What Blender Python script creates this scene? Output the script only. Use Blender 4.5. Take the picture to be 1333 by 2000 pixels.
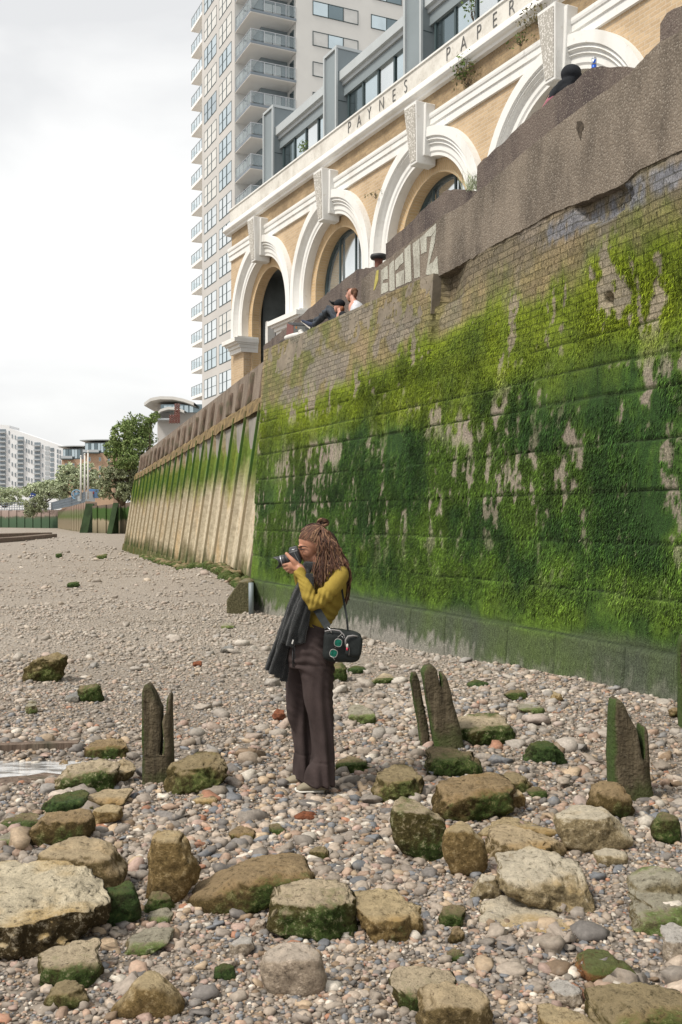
import bpy, bmesh, math, random
import numpy as np
from mathutils import Vector, noise as mnoise
from mathutils.geometry import tessellate_polygon
random.seed(7); RNG = np.random.default_rng(11)
for o in list(bpy.data.objects): bpy.data.objects.remove(o)
SC = bpy.context.scene; COL = SC.collection
# ---------------- camera, sky, sun, exposure
F, CX, CY, CH = 1944.0, 666.5, 1010.0, 1.69
cam_d = bpy.data.cameras.new('camera'); cam = bpy.data.objects.new('viewpoint', cam_d); COL.objects.link(cam)
cam_d.sensor_fit = 'VERTICAL'; cam_d.sensor_height = 36; cam_d.sensor_width = 24; cam_d.lens = 35
cam_d.shift_y = 10/2000; cam_d.clip_end = 5000; cam_d.clip_start = .05
cam.location = (0, 0, CH); cam.rotation_euler = (math.radians(90), 0, 0); SC.camera = cam
SUN_EL, SUN_AZ = math.radians(54), math.radians(238)     # azimuth from +Y clockwise: over the river, to the left
W = bpy.data.worlds.new('World'); SC.world = W; W.use_nodes = True
nt = W.node_tree; nt.nodes.clear()
wo = nt.nodes.new('ShaderNodeOutputWorld'); bg = nt.nodes.new('ShaderNodeBackground'); bg.inputs['Strength'].default_value = .1
sky = nt.nodes.new('ShaderNodeTexSky'); sky.sky_type = 'NISHITA'; sky.sun_disc = False
sky.sun_elevation = SUN_EL; sky.sun_rotation = SUN_AZ; sky.dust_density = 3
tc = nt.nodes.new('ShaderNodeTexCoord'); mp = nt.nodes.new('ShaderNodeMapping'); mp.inputs['Scale'].default_value = (1, 1, 2.4)
nz = nt.nodes.new('ShaderNodeTexNoise'); nz.inputs['Scale'].default_value = 1.9; nz.inputs['Detail'].default_value = 6; nz.inputs['Roughness'].default_value = .5; nz.inputs['Distortion'].default_value = .35
cr = nt.nodes.new('ShaderNodeValToRGB'); mx = nt.nodes.new('ShaderNodeMix'); mx.data_type = 'RGBA'
cr.color_ramp.elements[0].position = .40; cr.color_ramp.elements[0].color = (5.0, 5.02, 5.02, 1)
cr.color_ramp.elements[1].position = .62; cr.color_ramp.elements[1].color = (6.55, 6.53, 6.4, 1)
mx.inputs[0].default_value = .93
L = nt.links.new
L(tc.outputs['Generated'], mp.inputs['Vector']); L(mp.outputs[0], nz.inputs['Vector']); L(nz.outputs['Fac'], cr.inputs[0])
L(sky.outputs[0], mx.inputs[6]); L(cr.outputs[0], mx.inputs[7]); L(mx.outputs[2], bg.inputs['Color']); L(bg.outputs[0], wo.inputs['Surface'])
sd = bpy.data.lights.new('sun', 'SUN'); sd.energy = 2.2; sd.angle = math.radians(11); sd.color = (1, .94, .85)
so = bpy.data.objects.new('sun', sd); COL.objects.link(so)
sdir = Vector((math.sin(SUN_AZ)*math.cos(SUN_EL), math.cos(SUN_AZ)*math.cos(SUN_EL), math.sin(SUN_EL)))
so.rotation_euler = (-sdir).to_track_quat('-Z', 'Y').to_euler(); so.location = (0, 0, 60)
SC.view_settings.view_transform = 'Standard'; SC.view_settings.look = 'None'; SC.view_settings.gamma = 1
SC.view_settings.use_curve_mapping = False; SC.view_settings.exposure = .78
SC.cycles.max_bounces = 5; SC.cycles.diffuse_bounces = 3; SC.cycles.glossy_bounces = 2; SC.cycles.transparent_max_bounces = 6
SC.cycles.use_denoising = True

# ---------------- helpers
def U(x, y, Y): return Vector(((x-CX)*Y/F, Y, CH-(y-CY)*Y/F))
class Frame:
    """vertical plane of the place: es runs towards the camera, en out of the face"""
    def __init__(s, vp, c, xref, batter=0.):
        d = Vector((vp-CX, F, 0)).normalized(); s.es = -d; s.en = Vector((-d.y, d.x, 0)); s.c = c; s.vp = vp; s.batter = batter
        Y = F*c/(xref-vp); s.O = Vector(((xref-CX)*Y/F, Y, 0))
    def p(s, a, o, z): return s.O + s.es*a + s.en*(o - s.batter*z) + Vector((0, 0, z))
    def hit(s, x, y, off=0.):
        "image point -> (s, z) on the plane at offset off"
        r = Vector(((x-CX)/F, 1, -(y-CY)/F)); cam0 = Vector((0, 0, CH)); n = s.en + Vector((0, 0, s.batter))
        P0 = s.O + s.en*off; t = (P0-cam0).dot(n)/r.dot(n); P = cam0 + r*t
        return (P-s.O).dot(s.es), P.z
def mix3(a, b, t): return tuple(a[i]*(1-t)+b[i]*t for i in range(3))
def tag(o, label=None, cat=None, group=None, kind=None):
    if label: o['label'] = label
    if cat: o['category'] = cat
    if group: o['group'] = group
    if kind: o['kind'] = kind
    return o
def thing(name, loc, label, cat, group=None):
    o = bpy.data.objects.new(name, None); COL.objects.link(o); o.location = loc; o.empty_display_size = .2
    return tag(o, label, cat, group)
def root_loc(o):
    v = Vector((0, 0, 0))
    while o is not None: v += Vector(o.location); o = o.parent
    return v
def link(name, me, mat, parent=None, loc=None):
    o = bpy.data.objects.new(name, me); COL.objects.link(o)
    if mat is not None and len(me.materials) == 0: me.materials.append(mat)
    if parent is not None: o.parent = parent
    if loc is not None: o.location = loc
    return o
def fast_mesh(name, V, Fc, smooth=True, colors=None, uv=None, fsize=3):
    me = bpy.data.meshes.new(name); V = np.asarray(V, np.float32); Fc = np.asarray(Fc, np.int32); n = len(Fc)
    me.vertices.add(len(V)); me.vertices.foreach_set('co', V.ravel())
    me.loops.add(n*fsize); me.loops.foreach_set('vertex_index', Fc.ravel())
    me.polygons.add(n); me.polygons.foreach_set('loop_start', np.arange(0, n*fsize, fsize, dtype=np.int32))
    me.polygons.foreach_set('use_smooth', np.full(n, smooth))
    if colors is not None:
        for k, c in colors.items():
            a = me.color_attributes.new(k, 'FLOAT_COLOR', 'POINT'); c = np.asarray(c, np.float32)
            if c.shape[1] == 3: c = np.hstack([c, np.ones((len(c), 1), np.float32)])
            a.data.foreach_set('color', c.ravel())
    if uv is not None:
        u = me.uv_layers.new(name='UVMap'); u.data.foreach_set('uv', np.asarray(uv, np.float32)[Fc.ravel()].ravel())
    me.update(); return me
class MB:
    def __init__(s, fr=None):
        s.v = []; s.f = []; s.fr = fr; s.sm = []
    def P(s, a, o, z): return s.fr.p(a, o, z) if s.fr else Vector((a, o, z))
    def box(s, a0, a1, o0, o1, z0, z1):
        b = len(s.v)
        for z in (z0, z1):
            for a, o in ((a0, o0), (a1, o0), (a1, o1), (a0, o1)): s.v.append(s.P(a, o, z))
        for f in ((0, 1, 2, 3), (4, 5, 6, 7), (0, 1, 5, 4), (1, 2, 6, 5), (2, 3, 7, 6), (3, 0, 4, 7)): s.f.append([b+i for i in f])
        return s
    def prism(s, poly, o0, o1, holes=(), taper=1.):
        "polygon in (a,z), extruded from offset o0 to o1"
        loops = [list(poly)] + [list(h) for h in holes]; base = len(s.v); n = sum(map(len, loops))
        for o in (o0, o1):
            for l in loops:
                for a, z in l: s.v.append(s.P(a, o, z))
        tri = tessellate_polygon([[Vector((a, z, 0)) for a, z in l] for l in loops])
        for t in tri: s.f.append([base+i for i in t]); s.f.append([base+n+i for i in reversed(t)])
        k = 0
        for l in loops:
            m = len(l)
            for i in range(m):
                j = (i+1) % m; s.f.append([base+k+i, base+k+j, base+n+k+j, base+n+k+i])
            k += m
        return s
    def hex8(s, pts):
        b = len(s.v); s.v += [Vector(p) for p in pts]
        for f in ((0, 1, 2, 3), (4, 5, 6, 7), (0, 1, 5, 4), (1, 2, 6, 5), (2, 3, 7, 6), (3, 0, 4, 7)): s.f.append([b+i for i in f])
        return s
    def tube(s, pts, r, n=8, cap=True, r2=None):
        pts = [Vector(p) for p in pts]; m = len(pts); R = r if isinstance(r, (list, tuple)) else [r]*m; b = len(s.v); prev = None
        for i, p in enumerate(pts):
            t = (pts[min(i+1, m-1)]-pts[max(i-1, 0)]).normalized()
            a = prev if prev is not None else (Vector((0, 0, 1)) if abs(t.z) < .9 else Vector((1, 0, 0)))
            b1 = (a - t*a.dot(t)).normalized(); prev = b1; b2 = t.cross(b1)
            for k in range(n):
                an = 2*math.pi*k/n; s.v.append(p + (b1*math.cos(an)+b2*math.sin(an)*(r2 or 1))*R[i])
        for i in range(m-1):
            for k in range(n):
                k2 = (k+1) % n; s.f.append([b+i*n+k, b+i*n+k2, b+(i+1)*n+k2, b+(i+1)*n+k])
        if cap: s.f.append([b+k for k in range(n)][::-1]); s.f.append([b+(m-1)*n+k for k in range(n)])
        return s
    def grid(s, rows):
        b = len(s.v); n = len(rows[0])
        for r in rows: s.v += [Vector(p) for p in r]
        for i in range(len(rows)-1):
            for k in range(n-1): s.f.append([b+i*n+k, b+i*n+k+1, b+(i+1)*n+k+1, b+(i+1)*n+k])
        return s
    def lathe(s, c, axis, prof, n=20):
        c = Vector(c); axis = Vector(axis).normalized(); a = Vector((1, 0, 0)) if abs(axis.x) < .8 else Vector((0, 1, 0))
        b1 = (a-axis*a.dot(axis)).normalized(); b2 = axis.cross(b1); b = len(s.v)
        for r, h in prof:
            for k in range(n):
                an = 2*math.pi*k/n; s.v.append(c+axis*h+(b1*math.cos(an)+b2*math.sin(an))*r)
        for i in range(len(prof)-1):
            for k in range(n):
                k2 = (k+1) % n; s.f.append([b+i*n+k, b+i*n+k2, b+(i+1)*n+k2, b+(i+1)*n+k])
        s.f.append([b+k for k in range(n)]); s.f.append([b+(len(prof)-1)*n+k for k in range(n)]); return s
    def build(s, name, mat, parent=None, smooth=False, bevel=0., jit=0.):
        rl = root_loc(parent); me = bpy.data.meshes.new(name)
        me.from_pydata([tuple(v-rl) for v in s.v], [], s.f); me.update()
        bm = bmesh.new(); bm.from_mesh(me); bmesh.ops.recalc_face_normals(bm, faces=bm.faces)
        if bevel: bmesh.ops.bevel(bm, geom=list(bm.edges), offset=bevel, segments=1, affect='EDGES', clamp_overlap=True)
        fr = s.fr; ex = fr.es if fr else Vector((1, 0, 0)); ey = fr.en if fr else Vector((0, 1, 0)); O = (fr.O if fr else Vector()) - rl
        uv = bm.loops.layers.uv.new('UVMap')
        for f in bm.faces:
            f.smooth = smooth; nn = f.normal; k = 0 if abs(nn.z) > .75 else (1 if abs(nn.dot(ey)) >= abs(nn.dot(ex)) else 2)
            for l in f.loops:
                q = l.vert.co - O; a, o, z = q.dot(ex), q.dot(ey), q.z+rl.z
                l[uv].uv = ((a, o), (a, z), (o, z))[k]
        bm.to_mesh(me); bm.free()
        return link(name, me, mat, parent)
# value noise for shaping
_T = np.random.default_rng(5).random((64, 64, 64)).astype(np.float32)
def vnoise(P):
    P = np.asarray(P, np.float64); i = np.floor(P).astype(int); f = P-i; f = f*f*(3-2*f); r = 0
    for dx in (0, 1):
        wx = f[:, 0] if dx else 1-f[:, 0]
        for dy in (0, 1):
            wy = f[:, 1] if dy else 1-f[:, 1]
            for dz in (0, 1):
                wz = f[:, 2] if dz else 1-f[:, 2]
                r = r + wx*wy*wz*_T[(i[:, 0]+dx) & 63, (i[:, 1]+dy) & 63, (i[:, 2]+dz) & 63]
    return r*2-1
def fbm(P, oct=4, lac=2.03, g=.5):
    a = 1; s = 0; P = np.asarray(P, float)
    for k in range(oct): s = s + a*vnoise(P+17.3*k); P = P*lac; a *= g
    return s
def sstep(x, a, b):
    t = np.clip((x-a)/(b-a), 0, 1); return t*t*(3-2*t)
# ---------------- materials
class N:
    def __init__(s, name, rough=.8, spec=.3):
        s.m = bpy.data.materials.new(name); s.m.use_nodes = True; s.t = s.m.node_tree; s.t.nodes.clear()
        s.out = s.t.nodes.new('ShaderNodeOutputMaterial'); s.b = s.t.nodes.new('ShaderNodeBsdfPrincipled')
        s.b.inputs['Roughness'].default_value = rough; s.b.inputs['Specular IOR Level'].default_value = spec
        s.t.links.new(s.b.outputs[0], s.out.inputs['Surface']); s._c = None
    def n(s, typ, **kw):
        n = s.t.nodes.new(typ)
        for k, v in kw.items():
            if k.startswith('_'): setattr(n, k[1:], v)
            else: s.set(n.inputs[int(k[1:]) if k[0] == 'i' and k[1:].isdigit() else k.replace('__', ' ')], v)
        return n
    def set(s, inp, v):
        if isinstance(v, bpy.types.NodeSocket): s.t.links.new(v, inp)
        else:
            if isinstance(v, tuple) and len(v) == 3 and inp.type == 'RGBA': v = v+(1,)
            inp.default_value = v
    def co(s, kind='Object', scale=None, rot=None):
        if s._c is None: s._c = s.t.nodes.new('ShaderNodeTexCoord')
        o = s._c.outputs[kind]
        if scale or rot:
            m = s.n('ShaderNodeMapping', Vector=o)
            if scale: m.inputs['Scale'].default_value = scale
            if rot: m.inputs['Rotation'].default_value = rot
            o = m.outputs[0]
        return o
    def noise(s, scale, detail=4, rough=.55, vec=None, dist=0.):
        return s.n('ShaderNodeTexNoise', Scale=scale, Detail=detail, Roughness=rough, Distortion=dist, Vector=vec or s.co()).outputs['Fac']
    def ramp(s, fac, stops):
        r = s.t.nodes.new('ShaderNodeValToRGB'); s.set(r.inputs[0], fac); e = r.color_ramp.elements
        while len(e) < len(stops): e.new(.5)
        for k, (p, c) in enumerate(stops):
            e[k].position = p; e[k].color = (c, c, c, 1) if not isinstance(c, tuple) else c+(1,)
        return r.outputs[0]
    def mix(s, fac, a, b, mode='MIX'):
        m = s.t.nodes.new('ShaderNodeMix'); m.data_type = 'RGBA'; m.blend_type = mode
        s.set(m.inputs[0], fac); s.set(m.inputs[6], a); s.set(m.inputs[7], b); return m.outputs[2]
    def math(s, op, a, b=0., c=0.):
        m = s.t.nodes.new('ShaderNodeMath'); m.operation = op; s.set(m.inputs[0], a); s.set(m.inputs[1], b)
        if op == 'MULTIPLY_ADD': s.set(m.inputs[2], c)
        return m.outputs[0]
    def attr(s, name): return s.n('ShaderNodeAttribute', _attribute_name=name).outputs['Color']
    def col(s, c): s.set(s.b.inputs['Base Color'], c); return s
    def bump(s, h, strength=.5, dist=.01, prev=None):
        b = s.n('ShaderNodeBump', Strength=strength, Distance=dist, Height=h)
        if prev is not None: s.set(b.inputs['Normal'], prev)
        s.t.links.new(b.outputs[0], s.b.inputs['Normal']); return b.outputs[0]
def vary(name, c, amt=.18, scale=8., rough=.8, bump=.15, spec=.3, metal=0., bscale=None, co='Object'):
    m = N(name, rough, spec); f = m.noise(scale, 5, .6, m.co(co)); hi = tuple(min(1, x*(1+amt)) for x in c); lo = tuple(x*(1-amt) for x in c)
    m.col(m.ramp(f, [(.3, lo), (.7, hi)]))
    if bump: m.bump(m.noise(bscale or scale*6, 4, .6, m.co(co)), bump, .01)
    m.b.inputs['Metallic'].default_value = metal; return m.m
MAT = {}
MAT['white_render'] = vary('white_render', (.66, .65, .62), .05, .25, .85, .05)
MAT['tower_side'] = vary('tower_side', (.5, .485, .465), .05, .3, .85, .05)  # white render toned down; on the tower it paints the left face shaded
MAT['grey_panel'] = vary('grey_panel', (.2, .235, .25), .1, .6, .5, .03, .5)
MAT['grey_light'] = vary('grey_light', (.4, .43, .44), .08, .8, .5, .03, .5)
MAT['slab_edge'] = vary('slab_edge', (.2, .235, .27), .1, 1., .6, .03)
MAT['dark_frame'] = vary('dark_frame', (.045, .07, .075), .1, 3, .45, 0, .5)
MAT['dark_room'] = vary('dark_room', (.17, .19, .19), .3, 1.5, .9, 0)
MAT['black_iron'] = vary('black_iron', (.025, .026, .028), .2, 20, .6, .1, .5)
MAT['bare_metal'] = vary('bare_metal', (.45, .46, .47), .1, 4, .4, .05, .5, .8)
MAT['off_white'] = vary('off_white', (.62, .61, .58), .1, 4, .7, .1)
def glassm(name, c, metal=.85, rough=.07):
    m = N(name, rough, .8); f = m.noise(.7, 2, .5); m.col(m.ramp(f, [(.3, tuple(x*.86 for x in c)), (.7, c)])); m.b.inputs['Metallic'].default_value = metal
    m.bump(m.noise(.9, 2), .05, .02); return m.m
MAT['pane'] = glassm('window_pane', (.66, .76, .79)); MAT['pane_dark'] = glassm('window_pane_dark', (.22, .28, .3))
MAT['pane_bright'] = glassm('window_pane_bright', (.86, .9, .9)); MAT['blind'] = vary('blind', (.6, .6, .58), .1, 1., .8, 0)
g = N('railing_glass', .1, .6); tr = g.n('ShaderNodeBsdfTransparent'); tr.inputs[0].default_value = (.93, .96, .97, 1)
g.b.inputs['Base Color'].default_value = (.62, .7, .74, 1); ms = g.n('ShaderNodeMixShader', i0=.16); g.t.links.new(tr.outputs[0], ms.inputs[1]); g.t.links.new(g.b.outputs[0], ms.inputs[2]); g.t.links.new(ms.outputs[0], g.out.inputs['Surface'])
MAT['rail_glass'] = g.m
# stucco: white paint with dirt runs
m = N('stucco', .75, .3); a = m.noise(1.3, 5, .6, m.co('Object', (1, 1, .35))); b = m.noise(9, 4, .6)
c = m.mix(m.ramp(a, [(.5, 0.), (.72, .4)]), (.74, .735, .71), (.46, .43, .37)); c = m.mix(m.ramp(b, [(.62, 0.), (.74, .45)]), c, (.5, .45, .36)); m.col(c); m.bump(b, .25, .01); MAT['stucco'] = m.m
m = N('parapet_stucco', .8, .3); a = m.noise(1.6, 6, .65); b = m.noise(14, 4, .6)
c = m.mix(m.ramp(a, [(.42, 0.), (.68, .8)]), (.66, .64, .59), (.42, .39, .34)); c = m.mix(m.ramp(b, [(.6, 0.), (.7, .5)]), c, (.3, .27, .22)); m.col(c); m.bump(b, .3, .01); MAT['parapet'] = m.m
def brickm(name, c1, c2, mortar, w=.225, h=.075, ms=.009, stain=(.2, .15, .09), st=.3):
    m = N(name, .88, .2); uv = m.co('UV')
    br = m.n('ShaderNodeTexBrick', Vector=uv, Color1=c1, Color2=c2, Mortar=mortar, Scale=1., _offset=.5); br.inputs['Mortar Size'].default_value = ms; br.inputs['Brick Width'].default_value = w; br.inputs['Row Height'].default_value = h; br.inputs['Mortar Smooth'].default_value = .2
    f = m.noise(.9, 6, .65); c = m.mix(m.ramp(f, [(.42, 0.), (.75, st)]), br.outputs['Color'], stain)
    c = m.mix(m.ramp(m.noise(28, 3), [(.35, .0), (.75, .35)]), c, tuple(x*1.35 for x in c1)); m.col(c)
    m.bump(m.math('MULTIPLY', br.outputs['Fac'], -1.), .5, .008); return m.m
MAT['stock_brick'] = brickm('stock_brick', (.52, .39, .25), (.42, .305, .19), (.5, .42, .32))
MAT['arch_brick'] = brickm('arch_brick', (.56, .40, .23), (.46, .32, .175), (.52, .43, .3), .075, .225)
MAT['frieze_brick'] = brickm('frieze_brick', (.40, .29, .17), (.27, .19, .115), (.3, .24, .16), stain=(.1, .075, .045), st=.8)
# ---------------- river walls: the green wall's own shape and colours are worked out on a grid
WF = Frame(-200, 6.53, 485, .065)      # green granite and brick wall
SF = Frame(78, 5.0, 490, .15)          # sheet piled wall
PF = Frame(-40, 5.91, 700)             # front face of the concrete parapet
KF = Frame(-40, 6.3, 700)              # rough concrete behind
S0, S1 = 0., 19.2
ZT = 4.82
s858 = WF.hit(846, 540)[0]
STEPX = s858
courses = [-.3, .54, .99, 1.46, 1.93, 2.38, 2.84, 3.14, 3.45]
def off_conc(sv):
    "offset, in the green wall's frame, of the parapet face at distance s along it"
    q0 = PF.O - WF.O; de = PF.es.dot(WF.es); t = (sv - q0.dot(WF.es))/de
    return q0.dot(WF.en) + t*PF.es.dot(WF.en)
def wall_grid():
    ns, nz_ = 930, 262; s = np.linspace(S0, S1, ns); z = np.linspace(-.35, ZT, nz_); S, Z = np.meshgrid(s, z); P = np.stack([S.ravel(), Z.ravel(), np.zeros(S.size)], 1); S = S.ravel(); Z = Z.ravel()
    rg = np.random.default_rng(3); o = np.zeros(len(S)); groove = np.zeros(len(S)); bid = np.zeros(len(S))
    zz = Z + .012*vnoise(np.stack([S*1.3, Z*.3, 0*S], 1))
    for k in range(len(courses)-1):
        in_ = (zz >= courses[k]) & (zz < courses[k+1]); co = rg.uniform(-.006, .006); cuts = [0]
        while cuts[-1] < S1: cuts.append(cuts[-1]+rg.uniform(.75, 1.5))
        cuts = np.array(cuts); idx = np.searchsorted(cuts, S); boff = rg.uniform(-.010, .010, len(cuts)+1)
        dj = np.minimum(np.abs(S-cuts[np.clip(idx, 0, len(cuts)-1)]), np.abs(S-cuts[np.clip(idx-1, 0, len(cuts)-1)]))
        dz = np.minimum(np.abs(zz-courses[k]), np.abs(zz-courses[k+1]))
        g = np.maximum(1-dj/.02, 0)*.7; g2 = np.maximum(1-dz/.02, 0); g = np.clip(np.maximum(g, g2), 0, 1)
        o[in_] = (co+boff[idx])[in_]; groove[in_] = g[in_]; bid[in_] = (boff[idx]*30 + .5)[in_]
    brick = sstep(zz, 3.44, 3.47); groove *= 1-brick*.6
    plinth = 1-sstep(zz, .535, .55); o = o*(1-plinth) + plinth*.05
    n1 = fbm(np.stack([S*2.2, Z*2.2, 0*S+3], 1), 5); n2 = fbm(np.stack([S*9, Z*5, 0*S], 1), 4)
    o = o*(1-brick) + n1*.012 + n2*.006*(1-plinth*.7) - groove*.026*(1-brick)
    # broken places near the top right, the recess right of the ledge, the lean out to meet the parapet
    rightof = sstep(S, s858-.02, s858+.02)
    hi = sstep(Z, 4.38, 4.42)
    lean = off_conc(S) + WF.batter*Z - .012
    o = o + rightof*(sstep(Z, 3.3, 4.55)*lean + hi*(-.14)*(1-sstep(S, s858+.15, s858+.9)))
    c0, z0 = WF.hit(1195, 400); d = np.hypot((S-c0)/.42, (Z-z0+.1*(S-c0))/.16); o -= .09*(1-sstep(d+.35*n1, .75, 1.0))
    c1, z1_ = WF.hit(1195, 583); d1 = np.hypot((S-c1)/.09, (Z-z1_)/.09); o -= .12*(1-sstep(d1+.4*n1, .6, 1.0))
    # ---- colours that belong to the wall: granite, brick, algae
    str_ = fbm(np.stack([S*5.5, Z*1.3, 0*S+9], 1), 4); pat = fbm(np.stack([S*.55, Z*.9, 0*S+1.7], 1), 4); mid = fbm(np.stack([S*1.6, Z*1.9, 0*S+21], 1), 4); fine = fbm(np.stack([S*16, Z*8, 0*S+2], 1), 3)
    stone = np.array([.235, .19, .155]); pink = np.array([.33, .27, .235]); deep = np.array([.022, .058, .010]); mg = np.array([.078, .155, .018]); yg = np.array([.2, .26, .014]); pl = np.array([.07, .085, .055])
    def lerp(A, B, t): return A*(1-t[:, None])+B*t[:, None]
    t = np.clip(.42+.55*mid+.35*str_+.4*fine, 0, 1)*(1-.35*np.exp(-((Z-1.95)/.55)**2)); C = lerp(np.tile(deep, (len(S), 1)), np.tile(mg, (len(S), 1)), t)
    hy = np.clip(sstep(Z+.3*pat+.15*str_, 2.75, 3.5)+.14*sstep(pat+.4*mid, .1, .6)+.1*np.exp(-((Z-.75)/.2)**2), 0, 1); C = lerp(C, np.tile(yg, (len(S), 1)), hy*np.clip(.75+.35*mid, 0, 1))
    farleft = 1-sstep(S, 0, 4.5); C = lerp(C, np.tile(yg*.8, (len(S), 1)), farleft*.3*sstep(Z, 1.8, 2.8))
    # bare, pinkish scars and scoured courses
    b1 = sstep(str_+.4*pat+1.0*fine, .66, .84)*sstep(Z, .75, 1.1)*np.exp(-((Z-2.0)/.75)**2)
    b2 = sstep(mid+.95*fine+.6*str_+.45*(bid-.5), .3, .6)*sstep(Z, 2.2, 2.6)*(1-sstep(Z, 3.0, 3.35))*.85
    b3 = sstep(str_+.4*mid+.9*fine, .62, .85)*sstep(Z, 3.2, 3.5)
    bare = np.clip(b1*.9+b2*sstep(fbm(np.stack([S*.5, Z*1.2, 0*S+40], 1), 2), -.3, .15)*.9+b3*.9, 0, 1); bare *= 1-groove
    C = lerp(C, lerp(np.tile(stone, (len(S), 1)), np.tile(pink, (len(S), 1)), np.clip(.5+.6*mid, 0, 1)), bare*.9)
    # brick above the algae line (the line climbs to the right)
    line = 3.62+.5*sstep(S, 1.5, 9.5)+.28*pat+.12*str_ ; bk = sstep(Z-line, -.12, .22)
    bc = lerp(np.tile([.30, .235, .14], (len(S), 1)), np.tile([.21, .185, .08], (len(S), 1)), np.clip(.5+.7*mid, 0, 1))
    bc = lerp(bc, np.tile([.13, .16, .045], (len(S), 1)), np.clip(.25+.8*pat+.5*str_, 0, .65))
    bc = lerp(bc, np.tile([.2, .165, .12], (len(S), 1)), rightof*sstep(Z+.12*mid+.06*fine, 4.3, 4.62)*.85); gr = sstep(mid-.3*pat, .25, .6)*(1-rightof*.4); bc = lerp(bc, np.tile([.27, .235, .215], (len(S), 1)), gr*.7)
    C = lerp(C, bc, bk)
    cb, zb = WF.hit(1290, 330); db = np.clip(1-np.abs((Z-4.62)/.16), 0, 1)*sstep(S, STEPX+2.3, STEPX+2.8); C = lerp(C, np.tile([.2, .21, .24], (len(S), 1)), np.clip(db*1.6*(fine+.75), 0, .85))
    pz = Z+.04*mid+.06*pat; plc = lerp(np.tile(pl, (len(S), 1)), np.tile([.085, .125, .035], (len(S), 1)), np.clip(.2+.6*pat+.3*str_, 0, 1))
    salt = (1-sstep(pz+.12*fine, .12, .3))*(1-.65*sstep(S, 6, 10)); plc = lerp(plc, np.tile([.3, .28, .25], (len(S), 1)), salt*.8)
    C = lerp(C, plc, 1-sstep(pz, .5, .68)); C = lerp(C, np.tile([.02, .03, .012], (len(S), 1)), groove*.9*(1-brick*.7))
    algae = np.clip((1-bare*1.3)*sstep(pz, .62, 1.0)*(1-sstep(Z-line, -.5, .05)*.95), 0, 1)
    X = WF.O.x + WF.es.x*S + WF.en.x*(o-WF.batter*Z); Y = WF.O.y + WF.es.y*S + WF.en.y*(o-WF.batter*Z)
    V = np.stack([X, Y, Z], 1); i = np.arange(ns*nz_).reshape(nz_, ns); q = np.stack([i[:-1, :-1], i[:-1, 1:], i[1:, 1:], i[1:, :-1]], -1).reshape(-1, 4)
    return V, q, C, np.stack([S, Z], 1), algae, o, brick, (ns, nz_), groove
wV, wQ, wC, wUV, wAlg, wOff, wBr, wDim, wGr = wall_grid()
rw = thing('river_wall', WF.p(8, 0, 0), 'tall battered river wall of granite blocks and brick, thick with green algae, behind the woman', 'wall')
m = N('algae_wall', .85, .25); ac = m.attr('tint'); uv = m.co('UV')
uvn = m.n('ShaderNodeVectorMath', _operation='ADD'); m.set(uvn.inputs[0], uv); nn = m.n('ShaderNodeTexNoise', Scale=2., Vector=uv); sc = m.n('ShaderNodeVectorMath', _operation='SCALE'); m.set(sc.inputs[0], nn.outputs['Color']); sc.inputs['Scale'].default_value = .035; m.t.links.new(sc.outputs[0], uvn.inputs[1])
br = m.n('ShaderNodeTexBrick', Vector=uvn.outputs[0], Color1=(1.15, 1.12, 1.08), Color2=(.78, .78, .8), Mortar=(.55, .54, .48), Scale=1.); br.inputs['Brick Width'].default_value = .235; br.inputs['Row Height'].default_value = .0785; br.inputs['Mortar Size'].default_value = .007; br.inputs['Mortar Smooth'].default_value = .3
bf = m.attr('brickmask'); c = m.mix(bf, ac, m.mix(1., ac, br.outputs['Color'], 'MULTIPLY'))
mpp = m.n('ShaderNodeMapping', Vector=uv); mpp.inputs['Scale'].default_value = (60, 16, 1); st = m.noise(1., 4, .65, mpp.outputs[0]); f2 = m.noise(55, 4, .7, uv)
c = m.mix(1., c, m.ramp(st, [(.3, .55), (.5, .95), (.75, 1.6)]), 'MULTIPLY'); c = m.mix(1., c, m.ramp(f2, [(.3, .6), (.7, 1.4)]), 'MULTIPLY'); m.col(c)
b1 = m.bump(m.math('MULTIPLY', m.math('MULTIPLY', br.outputs['Fac'], -1.), bf), .7, .012); m.bump(m.math('ADD', st, f2), .8, .02, b1)
rl = np.array(rw.location)
me = fast_mesh('granite_and_brick_face', wV-rl, wQ, True, {'tint': wC, 'brickmask': np.repeat(wBr[:, None], 3, 1)}, wUV, 4)
link('face', me, m.m, rw); MAT['algae_wall'] = m.m
# core behind the face, with the ledge
MAT['wall_core'] = vary('wall_core', (.2, .17, .13), .3, 3, .9, .4)
mb = MB(WF); mb.box(S0-.01, s858-.05, -.55, -.07, -.4, 4.40); mb.box(s858-.05, S1, -.6, -.36, -.4, 4.40); mb.build('core', MAT['wall_core'], rw)
mb = MB(WF); mb.box(S0, s858, -.16, -.004, 4.3, ZT-.003); mb.build('ledge', MAT['wall_core'], rw)
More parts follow.
